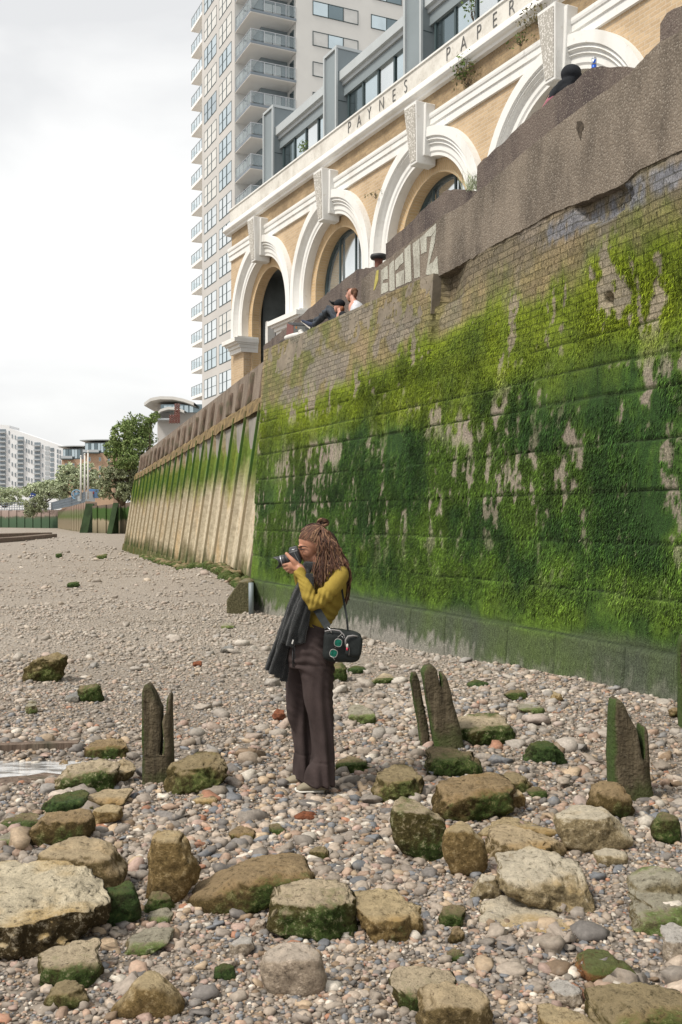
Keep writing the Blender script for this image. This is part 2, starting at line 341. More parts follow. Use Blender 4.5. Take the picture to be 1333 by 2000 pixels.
# hanging weed: real blades on the face
def blades(n=250000):
    rg = np.random.default_rng(9); i = rg.integers(0, len(wV), n*4); a = wAlg[i]; den = np.clip(a*(.55+.6*fbm(np.stack([wUV[i, 0]*1.1, wUV[i, 1]*1.4, 0*a+5], 1), 3)), 0, 1)
    k = rg.random(len(i)) < den*.75; i = i[k][:n]; n = len(i); es, en = np.array(WF.es), np.array(WF.en)
    base = wV[i] + es*rg.normal(0, .012, (n, 1)) + np.array([0, 0, 1.])*rg.normal(0, .012, (n, 1)) + en*.004
    clump = fbm(np.stack([wUV[i, 0]*6, wUV[i, 1]*5, 0*i], 1), 2)
    Ln = rg.uniform(.02, .065, n)*(1+.5*clump)*(1-.45*sstep(wUV[i, 1], 2.7, 3.5)); w = rg.uniform(.002, .0065, n); out = rg.uniform(.004, .022, n); lat = rg.normal(0, .012, n)
    w_ = es*w[:, None]; dn = np.array([0, 0, -1.])
    p0, p1 = base-w_, base+w_; mdl = base+dn*(Ln*.45)[:, None]+en*out[:, None]+es*(lat*.4)[:, None]; p2, p3 = mdl+w_*.8, mdl-w_*.8
    tip = base+dn*Ln[:, None]+en*(out*.55)[:, None]+es*lat[:, None]
    V = np.stack([p0, p1, p2, p3, tip], 1).reshape(-1, 3); b = np.arange(n)[:, None]*5
    Fc = np.concatenate([b+[0, 1, 2], b+[0, 2, 3], b+[3, 2, 4]], 1).reshape(-1, 3)
    t = rg.random(n)[:, None]; col = wC[i]*(.42+1.35*t*t)+np.array([.004, .012, 0])*t; col = col*(1+.25*clump[:, None])
    return V, Fc, np.repeat(col, 5, 0)
V, Fc, cc = blades(); m = N('weed', .7, .25); m.col(m.attr('tint')); MAT['weed'] = m.m
o = link('algae', fast_mesh('algae', V-rl, Fc, False, {'tint': cc}), m.m, rw); o['kind'] = 'stuff'
# ---------------- concrete parapet with its worn lettering
def concm(name, c, speck, dark):
    m = N(name, .9, .2); uv = m.co('UV'); mp1 = m.n('ShaderNodeMapping', Vector=uv); mp1.inputs['Scale'].default_value = (2.6, .6, 1)
    a = m.noise(1., 5, .65, mp1.outputs[0]); b = m.noise(45, 3, .6); v = m.n('ShaderNodeTexVoronoi', Scale=45., Vector=m.co()); d = m.noise(1.2, 4)
    k = m.mix(m.ramp(a, [(.42, 0.), (.62, .85)]), c, dark); k = m.mix(m.ramp(d, [(.45, 0.), (.7, .5)]), k, tuple(x*1.35 for x in c))
    k = m.mix(m.ramp(v.outputs['Distance'], [(.2, .85), (.32, 0.)]), k, speck); k = m.mix(m.ramp(b, [(.3, .5), (.5, 0.)]), k, tuple(x*.4 for x in c)); m.col(k)
    m.bump(m.math('ADD', m.math('MULTIPLY', m.noise(5, 5, .6), 1.2), m.math('ADD', b, v.outputs['Distance'])), .55, .012); return m
MAT['concrete'] = concm('concrete', (.19, .158, .125), (.36, .32, .27), (.075, .062, .05)).m
MAT['crust'] = concm('rough_concrete', (.14, .112, .095), (.27, .24, .2), (.06, .047, .047)).m
cp = thing('concrete_parapet', PF.p(0, 0, 4.6), 'stained pebbly concrete parapet with a ragged top and worn white painted letters on its face', 'parapet')
def rag(poly, amp=.012, step=.06, seed=0):
    out = []; n = len(poly)
    for i in range(n):
        a, b = Vector(poly[i]), Vector(poly[(i+1) % n]); m_ = max(1, int((b-a).length/step))
        for k in range(m_):
            p = a.lerp(b, k/m_); q = Vector((p.x*7+seed, p.y*7, seed)); out.append((p.x+amp*mnoise.noise(q), p.y+amp*1.6*mnoise.noise(q*1.7+Vector((9, 0, 0)))))
    return out
def pl(fr, pts, off=0.): return [fr.hit(x, y, off) for x, y in pts]
bot = [(1420, 240), (1333, 293), (1290, 312), (1238, 338), (1226, 356), (1160, 384), (1120, 400), (1073, 418), (1030, 444), (980, 470), (930, 500), (858, 540), (800, 566), (745, 600), (706, 622)]
top = [(706, 546), (754, 508), (800, 474), (838, 444), (853, 431), (870, 418), (908, 399), (930, 378), (1000, 318), (1043, 280), (1088, 246), (1130, 214), (1231, 144), (1262, 110), (1290, 82), (1333, 57), (1440, -30)]
mb = MB(PF); r1_ = rag(pl(PF, top), .01, .08, 1)[:-40]; r1_ = [p for p in rag(pl(PF, top)+pl(PF, bot), .01, .08, 1)]
tz = lambda p: p[1] < 4.95
r1_ = [(p[0], p[1]+(.012*mnoise.noise(Vector((p[0]*9, 1, 0)))+.012*mnoise.noise(Vector((p[0]*25, 5, 0))) if tz(p) else 0)) for p in r1_]
mb.prism(r1_, -.32, 0); mb.build('front_slab', MAT['concrete'], cp)
sp_ = [PF.hit(x, y) for x, y in [(1127, 238), (1133, 236), (1140, 240), (1141, 252), (1137, 258), (1135, 275), (1131, 262), (1126, 252)]]
MB(PF).prism(rag(sp_, .012, .03, 3), .001, .004).build('broken_hollow_shade', vary('broken_concrete_shade', (.07, .055, .04), .5, 30, .95, .9), cp)  # raised dark sheet painting the shade inside a broken hollow
mb = MB(KF)
crust = [[(515, 676), (519, 672), (588, 617), (640, 572), (698, 526), (728, 523), (752, 530), (745, 590), (515, 740)],
         [(754, 520), (754, 476), (808, 430), (833, 403), (874, 371), (912, 369), (935, 380), (900, 470)],
         [(931, 400), (932, 324), (945, 311), (983, 278), (1043, 221), (1088, 184), (1133, 150), (1155, 135), (1185, 131), (1225, 128), (1250, 140), (1180, 260), (1000, 400)],
         [(1230, 160), (1262, 108), (1283, 92), (1290, 80), (1290, 45), (1302, 26), (1333, 9), (1440, -70), (1440, 60), (1300, 200)]]
for k, cpoly in enumerate(crust): MB(KF).prism(rag(pl(KF, cpoly), .018, .09, k), -.35, 0).build('rough_block', MAT['crust'], cp)
m = N('worn_paint', .85, .2); a = m.noise(7, 5, .7, m.co('Object', (1, 1, .4))); v = m.noise(60, 3, .6); k = m.mix(m.ramp(a, [(.32, .75), (.55, .08)]), (.5, .5, .43), (.2, .18, .15)); k = m.mix(m.ramp(v, [(.36, .8), (.5, 0.)]), k, (.15, .13, .11)); m.col(k); m.bump(v, .4, .01); MAT['worn'] = m.m
gpoly = [[(300, 720), (385, 662), (392, 830), (330, 850), (320, 890), (395, 880), (395, 990), (300, 1035)], [(405, 645), (470, 590), (480, 970), (412, 995)],
         [(484, 590), (588, 482), (592, 622), (545, 650), (520, 700), (486, 725)], [(497, 770), (548, 735), (598, 718), (600, 898), (497, 945)],
         [(606, 445), (682, 382), (696, 858), (615, 893)], [(714, 375), (801, 306), (808, 800), (735, 832)],
         [(809, 300), (1016, 108), (1016, 190), (955, 275), (895, 285), (893, 478), (825, 512)],
         [(957, 285), (1017, 195), (1000, 360), (925, 650), (985, 600), (1032, 535), (1050, 783), (882, 776), (935, 440)]]
for q in gpoly:
    poly = [PF.hit(700+x/6.667, 420+y/6.667) for x, y in q]; MB(PF).prism(rag(poly, .006, .05, 4), .001, .005).build('painted_letter', MAT['worn'], cp)
mb = MB(PF); mb.prism(rag([PF.hit(700+x/6.667, 420+y/6.667) for x, y in [(240, 730), (268, 715), (262, 850), (225, 960), (205, 985), (215, 880)]], .004, .04), .001, .005)
mb.build('yellow_stain', vary('yellow_lichen', (.4, .35, .1), .3, 20, .9, .3), cp)
# mooring bollard peeping over the gap
bl = thing('mooring_bollard', U(740, 530, 16.2), 'rusty mooring bollard with a flat dark mushroom cap between parapet blocks', 'bollard')
c0 = U(740, 530, 16.2); c0.z -= .3
MB().lathe(c0, (0, 0, 1), [(.09, 0), (.07, .25), (.065, .45), (.075, .5)], 18).build('post', vary('rusty_iron', (.16, .07, .05), .4, 15, .8, .3), bl, True)
MB().lathe(c0, (0, 0, 1), [(.06, .49), (.125, .5), (.14, .53), (.13, .565), (.06, .58), (.0, .583)], 22).build('cap', MAT['black_iron'], bl, True)
# ---------------- sheet piled wall
sp = thing('sheet_pile_wall', SF.p(-16, 0, 0), 'leaning pale ribbed sheet pile wall with a green band and row of timber fenders', 'wall')
m = N('pile_face', .85, .25); g = m.n('ShaderNodeNewGeometry'); sx = m.n('ShaderNodeSeparateXYZ', i0=g.outputs['Position']); zc = sx.outputs['Z']
mpp = m.n('ShaderNodeMapping', Vector=g.outputs['Position']); mpp.inputs['Scale'].default_value = (3, 3, .45); st = m.noise(1., 5, .65, mpp.outputs[0]); fn = m.noise(9, 5, .7, g.outputs['Position']); lg = m.noise(.25, 3, .5, g.outputs['Position'])
z2 = m.math('MULTIPLY_ADD', st, 2.2, m.math('SUBTRACT', zc, 1.1)); z2 = m.math('MULTIPLY_ADD', lg, .9, m.math('SUBTRACT', z2, .45)); h = m.math('MULTIPLY', z2, .2)
# (z/5) stops
c = m.ramp(h, [(.0, (.12, .135, .05)), (.07, (.25, .215, .13)), (.14, (.54, .475, .35)), (.44, (.5, .44, .33)), (.54, (.27, .28, .12)), (.62, (.115, .18, .03)), (.74, (.15, .21, .035)), (.82, (.33, .3, .2)), (.9, (.3, .26, .19)), (.95, (.27, .17, .085))])
c = m.mix(m.ramp(fn, [(.35, .55), (.6, 0.)]), c, m.mix(1., c, (.45, .42, .38), 'MULTIPLY')); c = m.mix(m.ramp(st, [(.52, 0.), (.7, .6)]), c, m.mix(1., c, (1.25, .95, .6), 'MULTIPLY'))
m.col(c); m.bump(m.math('ADD', fn, st), .6, .03); MAT['pile'] = m.m
rg = np.random.default_rng(4); LEN = -36.5; pitch = 1.77
def ztop(a): return 4.80 + .62*min(1, max(0, (-a)/34))*-1
mbp = MB(SF)
k = 0; a = -.2
prof = [(0, 0), (.10, .0), (.16, -.14), (.42, -.17), (1.45, -.17), (1.65, -.13), (1.70, 0)]
rows = [];
zs = [-.75, -.3, 0, .12, .13, .6, 1.2, 1.9, 2.6, 3.3, 3.9, 1]
apos = []
while a > LEN:
    for (da, oo) in prof: apos.append((a-da, oo))
    a -= pitch
for zz in zs:
    r = []
    for (aa, oo) in apos:
        zt = ztop(aa); z = zt-.0 if zz == 1 else (zz if zz < 3.9 else zt-.3)
        toe = .06 if (zz <= .12) else 0.
        r.append(SF.p(aa, oo+toe, z))
    rows.append(r)
mbp.grid(rows); mbp.build('sheet_face', MAT['pile'], sp)
MAT['rib'] = vary('rib_algae', (.09, .115, .04), .5, 5, .85, .4)
m = N('rib_metal', .8, .3); g = m.n('ShaderNodeNewGeometry'); sx = m.n('ShaderNodeSeparateXYZ', i0=g.outputs['Position']); z2 = m.math('MULTIPLY_ADD', m.noise(3, 4, .6, g.outputs['Position']), 1., m.math('SUBTRACT', sx.outputs['Z'], .5))
m.col(m.ramp(m.math('MULTIPLY', z2, .2), [(.05, (.1, .12, .05)), (.15, (.33, .28, .19)), (.45, (.33, .27, .18)), (.55, (.07, .1, .03)), (.65, (.045, .11, .02)), (.85, (.06, .11, .02)), (.95, (.2, .13, .07))])); m.bump(m.noise(30, 4, .6, g.outputs['Position']), .6, .02); MAT['ribm'] = m.m
a = -.2; k = 0
while a > LEN:
    zt = ztop(a)-.12
    mb = MB(SF); z_s = [-.3, .8, 1.9, 3.0, zt]
    for i in range(4):
        w = .03
        mb.hex8([SF.p(a+w, -.02, z_s[i]), SF.p(a-w, -.02, z_s[i]), SF.p(a-w, .07, z_s[i]), SF.p(a+w, .07, z_s[i]), SF.p(a+w, -.02, z_s[i+1]-.004), SF.p(a-w, -.02, z_s[i+1]-.004), SF.p(a-w, .07, z_s[i+1]-.004), SF.p(a+w, .07, z_s[i+1]-.004)])
    mb.build('rib', MAT['ribm'], sp); a -= pitch
# ochre sloping sill and the concrete wall above it
def jj(i): return .07*mnoise.noise(Vector((i*.83, 2, 1)))
aa = np.linspace(1.2, LEN, 60)
mb = MB(SF)
for i in range(59):
    a0, a1 = float(aa[i]), float(aa[i+1]); z0, z1 = ztop(a0), ztop(a1)
    mb.hex8([SF.p(a0, -.3, z0-.05), SF.p(a1, -.3, z1-.05), SF.p(a1, .045, z1-.3+jj(i+1)), SF.p(a0, .045, z0-.3+jj(i)), SF.p(a0, -.3, z0+.35), SF.p(a1, -.3, z1+.35), SF.p(a1, .03, z1+.02+jj(i+31)), SF.p(a0, .03, z0+.02+jj(i+30))])
mb.build('sill', vary('ochre_sill', (.17, .12, .055), .7, 4, .9, .9), sp)
mb = MB(SF)
def ztop2(a): return 5.93 - .62*min(1, max(0, (-a)/34))
for i in range(59):
    a0, a1 = float(aa[i]), float(aa[i+1]); e = .05*math.sin(i*1.7)
    mb.hex8([SF.p(a0, -.65, ztop(a0)+.1), SF.p(a1, -.65, ztop(a1)+.1), SF.p(a1, -.12, ztop(a1)+.0), SF.p(a0, -.12, ztop(a0)+.0), SF.p(a0, -.65, ztop2(a0)), SF.p(a1, -.65, ztop2(a1)), SF.p(a1, -.09, ztop2(a1)), SF.p(a0, -.09, ztop2(a0))])
MAT['capwall'] = concm('cap_concrete', (.21, .17, .135), (.33, .29, .24), (.1, .075, .055)).m
mb.build('cap_wall', MAT['capwall'], sp)
m = N('old_timber', .9, .2); mpp = m.n('ShaderNodeMapping', Vector=m.co()); mpp.inputs['Scale'].default_value = (14, 14, 1.6); a_ = m.noise(1., 5, .7, mpp.outputs[0]); b_ = m.noise(3, 4)
k_ = m.ramp(a_, [(.3, (.06, .045, .035)), (.55, (.17, .125, .095)), (.75, (.28, .23, .185))]); k_ = m.mix(m.ramp(b_, [(.5, 0.), (.68, .6)]), k_, (.075, .085, .05)); m.col(k_); m.bump(a_, .9, .03); MAT['timber'] = m.m
def lump(fr, a, w, o0, o1, z0, z1, seed):
    mb = MB(fr); rg = random.Random(seed); nz_ = 9; n = 10; rings = []
    for i in range(nz_):
        t = i/(nz_-1); z = z0+(z1-z0)*t; sh = 1 if 0 < i < nz_-1 else .9; r = []
        for k in range(n):
            an = 2*math.pi*k/n; c_, s_ = math.cos(an), math.sin(an); q = (abs(c_)**7+abs(s_)**7)**(-1/7); j = 1+.3*mnoise.noise(Vector((seed*3.1+c_, s_*2, z*3)))
            r.append(fr.p(a+w/2*c_*q*sh*j, (o0+o1)/2+(o1-o0)/2*s_*q*sh*j, z))
        r.append(r[0]); rings.append(r)
    mb.grid(rings); b = len(mb.v); mb.v.append(fr.p(a, (o0+o1)/2, z1+.01)); mb.v.append(fr.p(a, (o0+o1)/2, z0-.01))
    for k in range(n): mb.f.append([b-n-1+k, b-n+k, b]); mb.f.append([k, k+1, b+1])
    return mb
a = -.9; k = 0
while a > LEN+.3:
    zt = ztop2(a) - (.12+.25*random.random()); zb = ztop(a) - .02 + (.15*random.random())
    lump(SF, a, (.24+.14*random.random()), -.24, .02, zb, zt, k).build('fender_timber', MAT['timber'], sp, True); a -= 1.5+.4*random.random(); k += 1
mb = MB(SF)
for k in range(6): mb.box(-.35-.0, -.02, -.2, -.17+.0, 4.9+.17*k, 4.93+.17*k)
mb.box(-.37, -.34, -.2, -.15, 4.8, 5.9); mb.box(-.02, .01, -.2, -.15, 4.8, 5.9); mb.build('iron_rungs', vary('rust', (.2, .08, .05), .3, 20, .8, .3), sp)
# rubble toe
# ---------------- promenade and land behind the walls
m = N('paving', .9, .2); m.col(m.ramp(m.noise(2, 4), [(.3, (.2, .19, .17)), (.7, (.3, .28, .25))])); MAT['paving'] = m.m
mb = MB()
pr = [PF.p(12, -.36, 0), PF.p(-4.5, -.36, 0), SF.p(0, -.7, 0), SF.p(-36, -.7, 0), Vector((-12.2, 64, 0)), Vector((-24, 117, 0)), Vector((-10, 130, 0)), Vector((60, 130, 0)), Vector((60, 2, 0)), Vector((12, 1, 0))]
b = len(mb.v); n = len(pr)
for z in (-1.5, 4.35):
    for p in pr: mb.v.append(Vector((p.x, p.y, z)))
tri = tessellate_polygon([[Vector((p.x, p.y, 0)) for p in pr]])
for t in tri: mb.f.append([n+i for i in t])
for i in range(n): j = (i+1) % n; mb.f.append([i, j, n+j, n+i])
o = mb.build('promenade', MAT['paving']); o['kind'] = 'structure'
# ---------------- the brick warehouse with five arches
BF = Frame(-330, 13.0, 452)
wh = thing('brick_warehouse', BF.p(10, 0, 0), 'yellow brick riverside warehouse with white arches, lettered white parapet and grey rooftop storey', 'building')
BAY, R1, R2, R3 = 4.6, 2.29, 1.70, 1.40; SPR = 7.8; CAPB, CAPT = 6.86, 7.32; SL = 26.0
cents = [2.7+BAY*k for k in range(5)]
def arch_poly(cx, r, zb, n=28): return [(cx-r, zb)] + [(cx-r*math.cos(math.pi*i/n), SPR+r*math.sin(math.pi*i/n)) for i in range(n+1)] + [(cx+r, zb)]
mb = MB(BF); mb.prism([(0, 4.3), (SL, 4.3), (SL, 10.0), (0, 10.0)], -.35, 0, holes=[arch_poly(c, R2+.02, 4.31) for c in cents]); mb.build('brick_front', MAT['stock_brick'], wh)
mb = MB(BF); mb.box(0, .35, -9, -.35, 4.3, 11.0); mb.box(0.35, SL, -9, -8.6, 4.3, 11); mb.box(SL-.3, SL, -8.6, -.35, 4.3, 11.); mb.box(.35, SL-.3, -8.6, -.36, 10.4, 10.8); mb.build('walls', MAT['stock_brick'], wh)
mb = MB(BF); mb.box(0.0, SL, -.36, -.02, 10.4, 10.86); mb.build('brick_frieze', MAT['frieze_brick'], wh)
for ci, c in enumerate(cents):
    # white moulded archivolt
    prof = [(R1, -.02), (R1, .17), (R1-.20, .17), (R1-.22, .11), (R1-.27, .14), (R1-.31, .07), (R1-.35, .10), (R1-.38, .055), (R2+.1, .055), (R2+.06, .03), (R2, .03), (R2, -.22)]
    rows = []
    for r, oo in prof:
        row = [BF.p(c-r, oo, CAPT)] + [BF.p(c-r*math.cos(math.pi*i/40), oo, SPR+r*math.sin(math.pi*i/40)) for i in range(41)] + [BF.p(c+r, oo, CAPT)]
        rows.append(row)
    MB(BF).grid(rows).build('archivolt', MAT['stucco'], wh)
    # ring and reveal of brick
    rows = []
    for r, oo in [(R2+.05, -.2), (R3, -.2), (R3, -.5)]:
        rows.append([BF.p(c-r, oo, 4.4)] + [BF.p(c-r*math.cos(math.pi*i/40), oo, SPR+r*math.sin(math.pi*i/40)) for i in range(41)] + [BF.p(c+r, oo, 4.4)])
    o = MB(BF).grid(rows).build('arch_reveal', MAT['arch_brick'], wh)
    uvl = o.data.uv_layers[0].data; me = o.data
    for p_ in me.polygons:
        for li in p_.loop_indices:
            v = me.vertices[me.loops[li].vertex_index].co + Vector(wh.location) - BF.O; a_, o_, z_ = v.dot(BF.es), v.dot(BF.en), v.z
            if z_ > SPR: s_ = math.atan2(z_-SPR, a_-c)*R3
            else: s_ = (SPR-z_) * (-1 if a_ > c else 1) + (0 if a_ > c else math.pi*R3)
            rr = math.hypot(a_-c, max(0, z_-SPR)) if z_ > SPR else abs(a_-c)
            uvl[li].uv = (s_, (rr-R3) - o_)
    # window or dark porch
    if ci == 0:
        mb = MB(BF); mb.box(c-R3-.1, c+R3+.1, -4.2, -4.1, 4.3, SPR+1.5); mb.box(c-R3-.3, c-R3-.1, -4.2, -.62, 4.3, SPR+1.5); mb.box(c+R3+.1, c+R3+.3, -4.2, -.62, 4.3, SPR+1.5); mb.box(c-R3-.1, c+R3+.1, -4.2, -.62, SPR+1.5, SPR+1.6); mb.build('porch_lining', MAT['dark_room'], wh)
        MB(BF).box(c-R3+.02, c-R3+.22, -.9, -.64, 4.4, SPR+.05).build('porch_post', MAT['stucco'], wh)
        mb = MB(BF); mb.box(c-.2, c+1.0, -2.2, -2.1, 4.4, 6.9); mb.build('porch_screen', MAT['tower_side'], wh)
        mb = MB(BF); mb.box(c+.75, c+.85, -1.4, -1.3, 4.4, 9.0); mb.box(c-1.2, c+1.2, -1.4, -1.3, 8.05, 8.2); mb.build('porch_frame', MAT['dark_frame'], wh)
    else:
        w = MB(BF).prism(arch_poly(c, R3-.0, 4.4, 24), -.54, -.48, holes=[arch_poly(c, R3-.07, 4.5, 24)])
        for q in (-.48, .42): w.box(c+q-.025, c+q+.025, -.515, -.465, 4.5, SPR+math.sqrt((R3-.05)**2-q*q))
        w = w.build('arched_window', MAT['dark_frame'], wh)
        MB(BF).prism(arch_poly(c, R3-.02, 4.42, 24), -.56, -.545).build('pane', MAT['pane_bright'], w)
    # keystone
    zt, zb = 10.62, SPR+R2-.17
    def ks(w0, w1, o0, o1t, o1b, zt, zb): return MB(BF).hex8([BF.p(c-w1, o0, zb), BF.p(c+w1, o0, zb), BF.p(c+w1, o1b, zb), BF.p(c-w1, o1b, zb), BF.p(c-w0, o0, zt), BF.p(c+w0, o0, zt), BF.p(c+w0, o1t, zt), BF.p(c-w0, o1t, zt)])
    k = ks(.25, .14, -.15, .42, .33, zt, zb); k.build('keystone', MAT['stucco'], wh, bevel=.012)
    ks(.33, .22, -.18, .22, .19, zt-.04, zb+.16).build('keystone_backing', MAT['stucco'], wh, bevel=.012)
    if 'verm' not in MAT:
        m = N('vermiculated', .85, .2); v = m.n('ShaderNodeTexVoronoi', Scale=24., Vector=m.co(), _distance='EUCLIDEAN'); nn_ = m.noise(24, 3, .6)
        f_ = m.math('ADD', v.outputs['Distance'], m.math('MULTIPLY', nn_, .5)); m.col(m.ramp(f_, [(.52, (.7, .68, .64)), (.72, (.4, .38, .34))])); m.bump(f_, -1., .06); MAT['verm'] = m.m
    MB(BF).hex8([BF.p(c-.115, .31, zb+.06), BF.p(c+.115, .31, zb+.06), BF.p(c+.115, .345, zb+.06), BF.p(c-.115, .345, zb+.06), BF.p(c-.215, .40, zt-.07), BF.p(c+.215, .40, zt-.07), BF.p(c+.215, .435, zt-.07), BF.p(c-.215, .435, zt-.07)]).build('vermiculated_panel', MAT['verm'], wh)
piers = [(cents[0]-R1-.02, cents[0]-R3-.02)] + [(cents[i]+R3+.02, cents[i+1]-R3-.02) for i in range(4)] + [(cents[4]+R3+.02, cents[4]+R1)]
for a0, a1 in piers:
    e = .1
    mb = MB(BF)
    for (o_, z0, z1) in ((.10, CAPB, CAPB+.14), (.15, CAPB+.14, CAPB+.24), (.24, CAPB+.24, CAPB+.3), (.33, CAPB+.3, CAPT-.03), (.22, CAPT-.03, CAPT+.02)): mb.box(a0-o_*.5, a1+o_*.3, -.4, o_+.08, z0, z1)
    mb.build('capital', MAT['stucco'], wh)
    mb = MB(BF); mb.box(a0+.05, a1-.04, -.34, .06, 4.3, CAPB+.01); mb.build('pier', MAT['stock_brick'], wh)
# string course and cornice
def run(name, pr_, mat, a0=-.3, a1=SL, par=None, seg=1):
    rows = [[BF.p(a, o_, z) for o_, z in pr_] for a in (a0, a1)]
    m_ = MB(BF); m_.grid(rows); n_ = len(pr_); m_.f.append(list(range(n_))); m_.f.append(list(range(n_, 2*n_))[::-1]); return m_.build(name, mat, par or wh)
run('string_course', [(-.3, 9.96), (.06, 9.96), (.06, 10.12), (.09, 10.13), (.09, 10.25), (.11, 10.26), (.12, 10.3), (.12, 10.31), (.12, 10.36), (-.3, 10.40)], MAT['stucco'], -.02)
run('cornice', [(-.3, 10.84), (.08, 10.86), (.1, 10.91), (.15, 10.93), (.19, 10.97), (.19, 11.02), (.06, 11.2), (-.3, 11.2)], MAT['stucco'], -.28)
MB(BF).box(-.02, SL, -.35, .03, 11.2, 11.62).build('parapet', MAT['parapet'], wh)
mb = MB(BF); mb.box(-.05, SL, -.38, .06, 11.62, 11.66); mb.build('coping', MAT['stucco'], wh)
# lettering
font_m = vary('sign_black', (.13, .13, .128), .1, 3, .6, 0)
letters = [('P', 683, 252), ('A', 702, 239), ('Y', 722, 225), ('N', 746, 207), ('E', 770, 190), ('S', 793, 172), ('P', 876, 109), ('A', 906, 88), ('P', 936, 66), ('E', 967, 43), ('R', 1000, 18)]
LF = BF.es; LN = BF.en
from mathutils import Matrix
for ch, x, y in letters:
    a_, z_ = BF.hit(x, y, .035); c_ = bpy.data.curves.new('letter', 'FONT'); c_.body = ch; c_.size = .42; c_.extrude = .006; c_.align_x = 'CENTER'; c_.offset = -.008
    t_ = bpy.data.objects.new('t', c_); COL.objects.link(t_); dg = bpy.context.evaluated_depsgraph_get(); me = bpy.data.meshes.new_from_object(t_.evaluated_get(dg)); bpy.data.objects.remove(t_)
    Mx = Matrix((LF, Vector((0, 0, 1)), LN)).transposed().to_4x4(); me.transform(Matrix.Diagonal((.82, 1, 1, 1))); me.transform(Mx); me.transform(Matrix.Translation(BF.p(a_, .04, z_-.10)-Vector(wh.location)))
    link('parapet_letter', me, font_m, wh)
# rooftop storey
ph = MB(BF); ph.box(.3, SL-.3, -8, -1.55, 10.9, 14.0); ph.build('rooftop_storey', MAT['grey_panel'], wh)
run('fascia', [(-7.9, 13.95), (-1.53, 13.95), (-1.36, 13.95), (-1.36, 14.05), (-1.27, 14.07), (-1.27, 14.33), (-7.9, 14.38)], MAT['grey_light'], .15, SL-.2)
run('soffit_band', [(-1.54, 13.66), (-1.42, 13.66), (-1.42, 13.945), (-1.54, 13.945)], MAT['grey_panel'], .15, SL-.2)
for k in range(6):
    a0 = -.12+4.55*k; mb = MB(BF); mb.box(a0, a0+.8, -7.8, -1.22, 10.9, 14.98); mb.build('fin', MAT['grey_panel'], wh, bevel=.01)
    mb = MB(BF); mb.box(a0-.03, a0+.83, -7.85, -1.17, 14.98, 15.06); mb.box(a0-.02, a0+.06, -1.22, -1.16, 11.0, 14.97); mb.box(a0+.74, a0+.82, -1.22, -1.16, 11.0, 14.97); mb.build('fin_trim', MAT['grey_light'], wh)
    mb = MB(BF)
    for zz in (11.9, 12.7, 13.5, 14.3): mb.box(a0+.801, a0+.806, -1.5, -1.24, zz, zz+.02)
    mb.build('panel_joint', MAT['dark_frame'], wh)
    if k == 5: break
    g0, g1 = a0+.95, a0+4.45
    fr = MB(BF); fr.box(g0, g1, -1.53, -1.46, 13.78, 13.88)
    n_ = 4
    for i in range(n_+1): x_ = g0+(g1-g0-.07)*i/n_; fr.box(x_, x_+.07, -1.53, -1.46, 11.0, 13.78)
    fr = fr.build('window_band', MAT['dark_frame'], wh)
    for i in range(n_):
        x0 = g0+(g1-g0)*i/n_+.075; x1 = g0+(g1-g0)*(i+1)/n_-.005
        MB(BF).box(x0, x1, -1.52, -1.5, 11.0, 13.78).build('pane', [MAT['pane_dark'], MAT['pane'], MAT['pane_bright'], MAT['pane']][i], fr)
# plants rooted in the cornice
def leaf_mat(name, c1, c2, c3=None):
    m = N(name, .75, .25); r = m.n('ShaderNodeNewGeometry').outputs['Random Per Island']; n_ = m.noise(1.5, 3)
    k = m.ramp(r, [(0., c1), (.5, c2), (1., c3 or tuple(x*1.3 for x in c2))]); m.col(m.mix(1., k, m.ramp(n_, [(.3, .75), (.7, 1.25)]), 'MULTIPLY')); m.b.inputs['Subsurface Weight'].default_value = 0.; return m.m
MAT['leaf'] = leaf_mat('leaf_green', (.05, .085, .02), (.1, .15, .04)); MAT['leaf_dry'] = leaf_mat('leaf_dry', (.09, .1, .04), (.2, .17, .09)); MAT['leaf_pale'] = leaf_mat('leaf_pale', (.27, .32, .17), (.45, .5, .33))
MAT['leaf_deep'] = leaf_mat('leaf_deep', (.085, .14, .035), (.17, .235, .07), (.28, .34, .14)); MAT['leaf_olive'] = leaf_mat('leaf_olive', (.14, .17, .085), (.27, .3, .17), (.4, .42, .28))
MAT['bark'] = vary('bark', (.1, .075, .05), .3, 8, .9, .5)
def leaves(centers, radii, n, size, seed, flat=.45):
    rg = np.random.default_rng(seed); C = np.array(centers, float); R = np.array(radii, float); w = R.prod(1)**(2/3); k = rg.choice(len(C), n, p=w/w.sum())
    d = rg.normal(size=(n, 3)); d /= np.linalg.norm(d, axis=1)[:, None]; rr = (.45+.55*rg.random(n)**.6)[:, None]; P = C[k]+d*R[k]*rr
    P += .3*R.mean()*np.stack([vnoise(P/R.mean()*2.5+q*9) for q in range(3)], 1)
    keep = vnoise(P/R.mean()*2.2+3) > -.25; P = P[keep]; d = d[keep]; n = len(P)
    nr = rg.normal(size=(n, 3)) + d*.9; nr /= np.linalg.norm(nr, axis=1)[:, None]; t = np.cross(nr, rg.normal(size=(n, 3))); t /= np.linalg.norm(t, axis=1)[:, None]; b = np.cross(nr, t)
    s = size*rg.uniform(.6, 1.4, (n, 1)); V = np.stack([P-t*s, P-b*s*flat, P+t*s, P+b*s*flat], 1).reshape(-1, 3)
    return V, np.arange(len(V)).reshape(-1, 4)
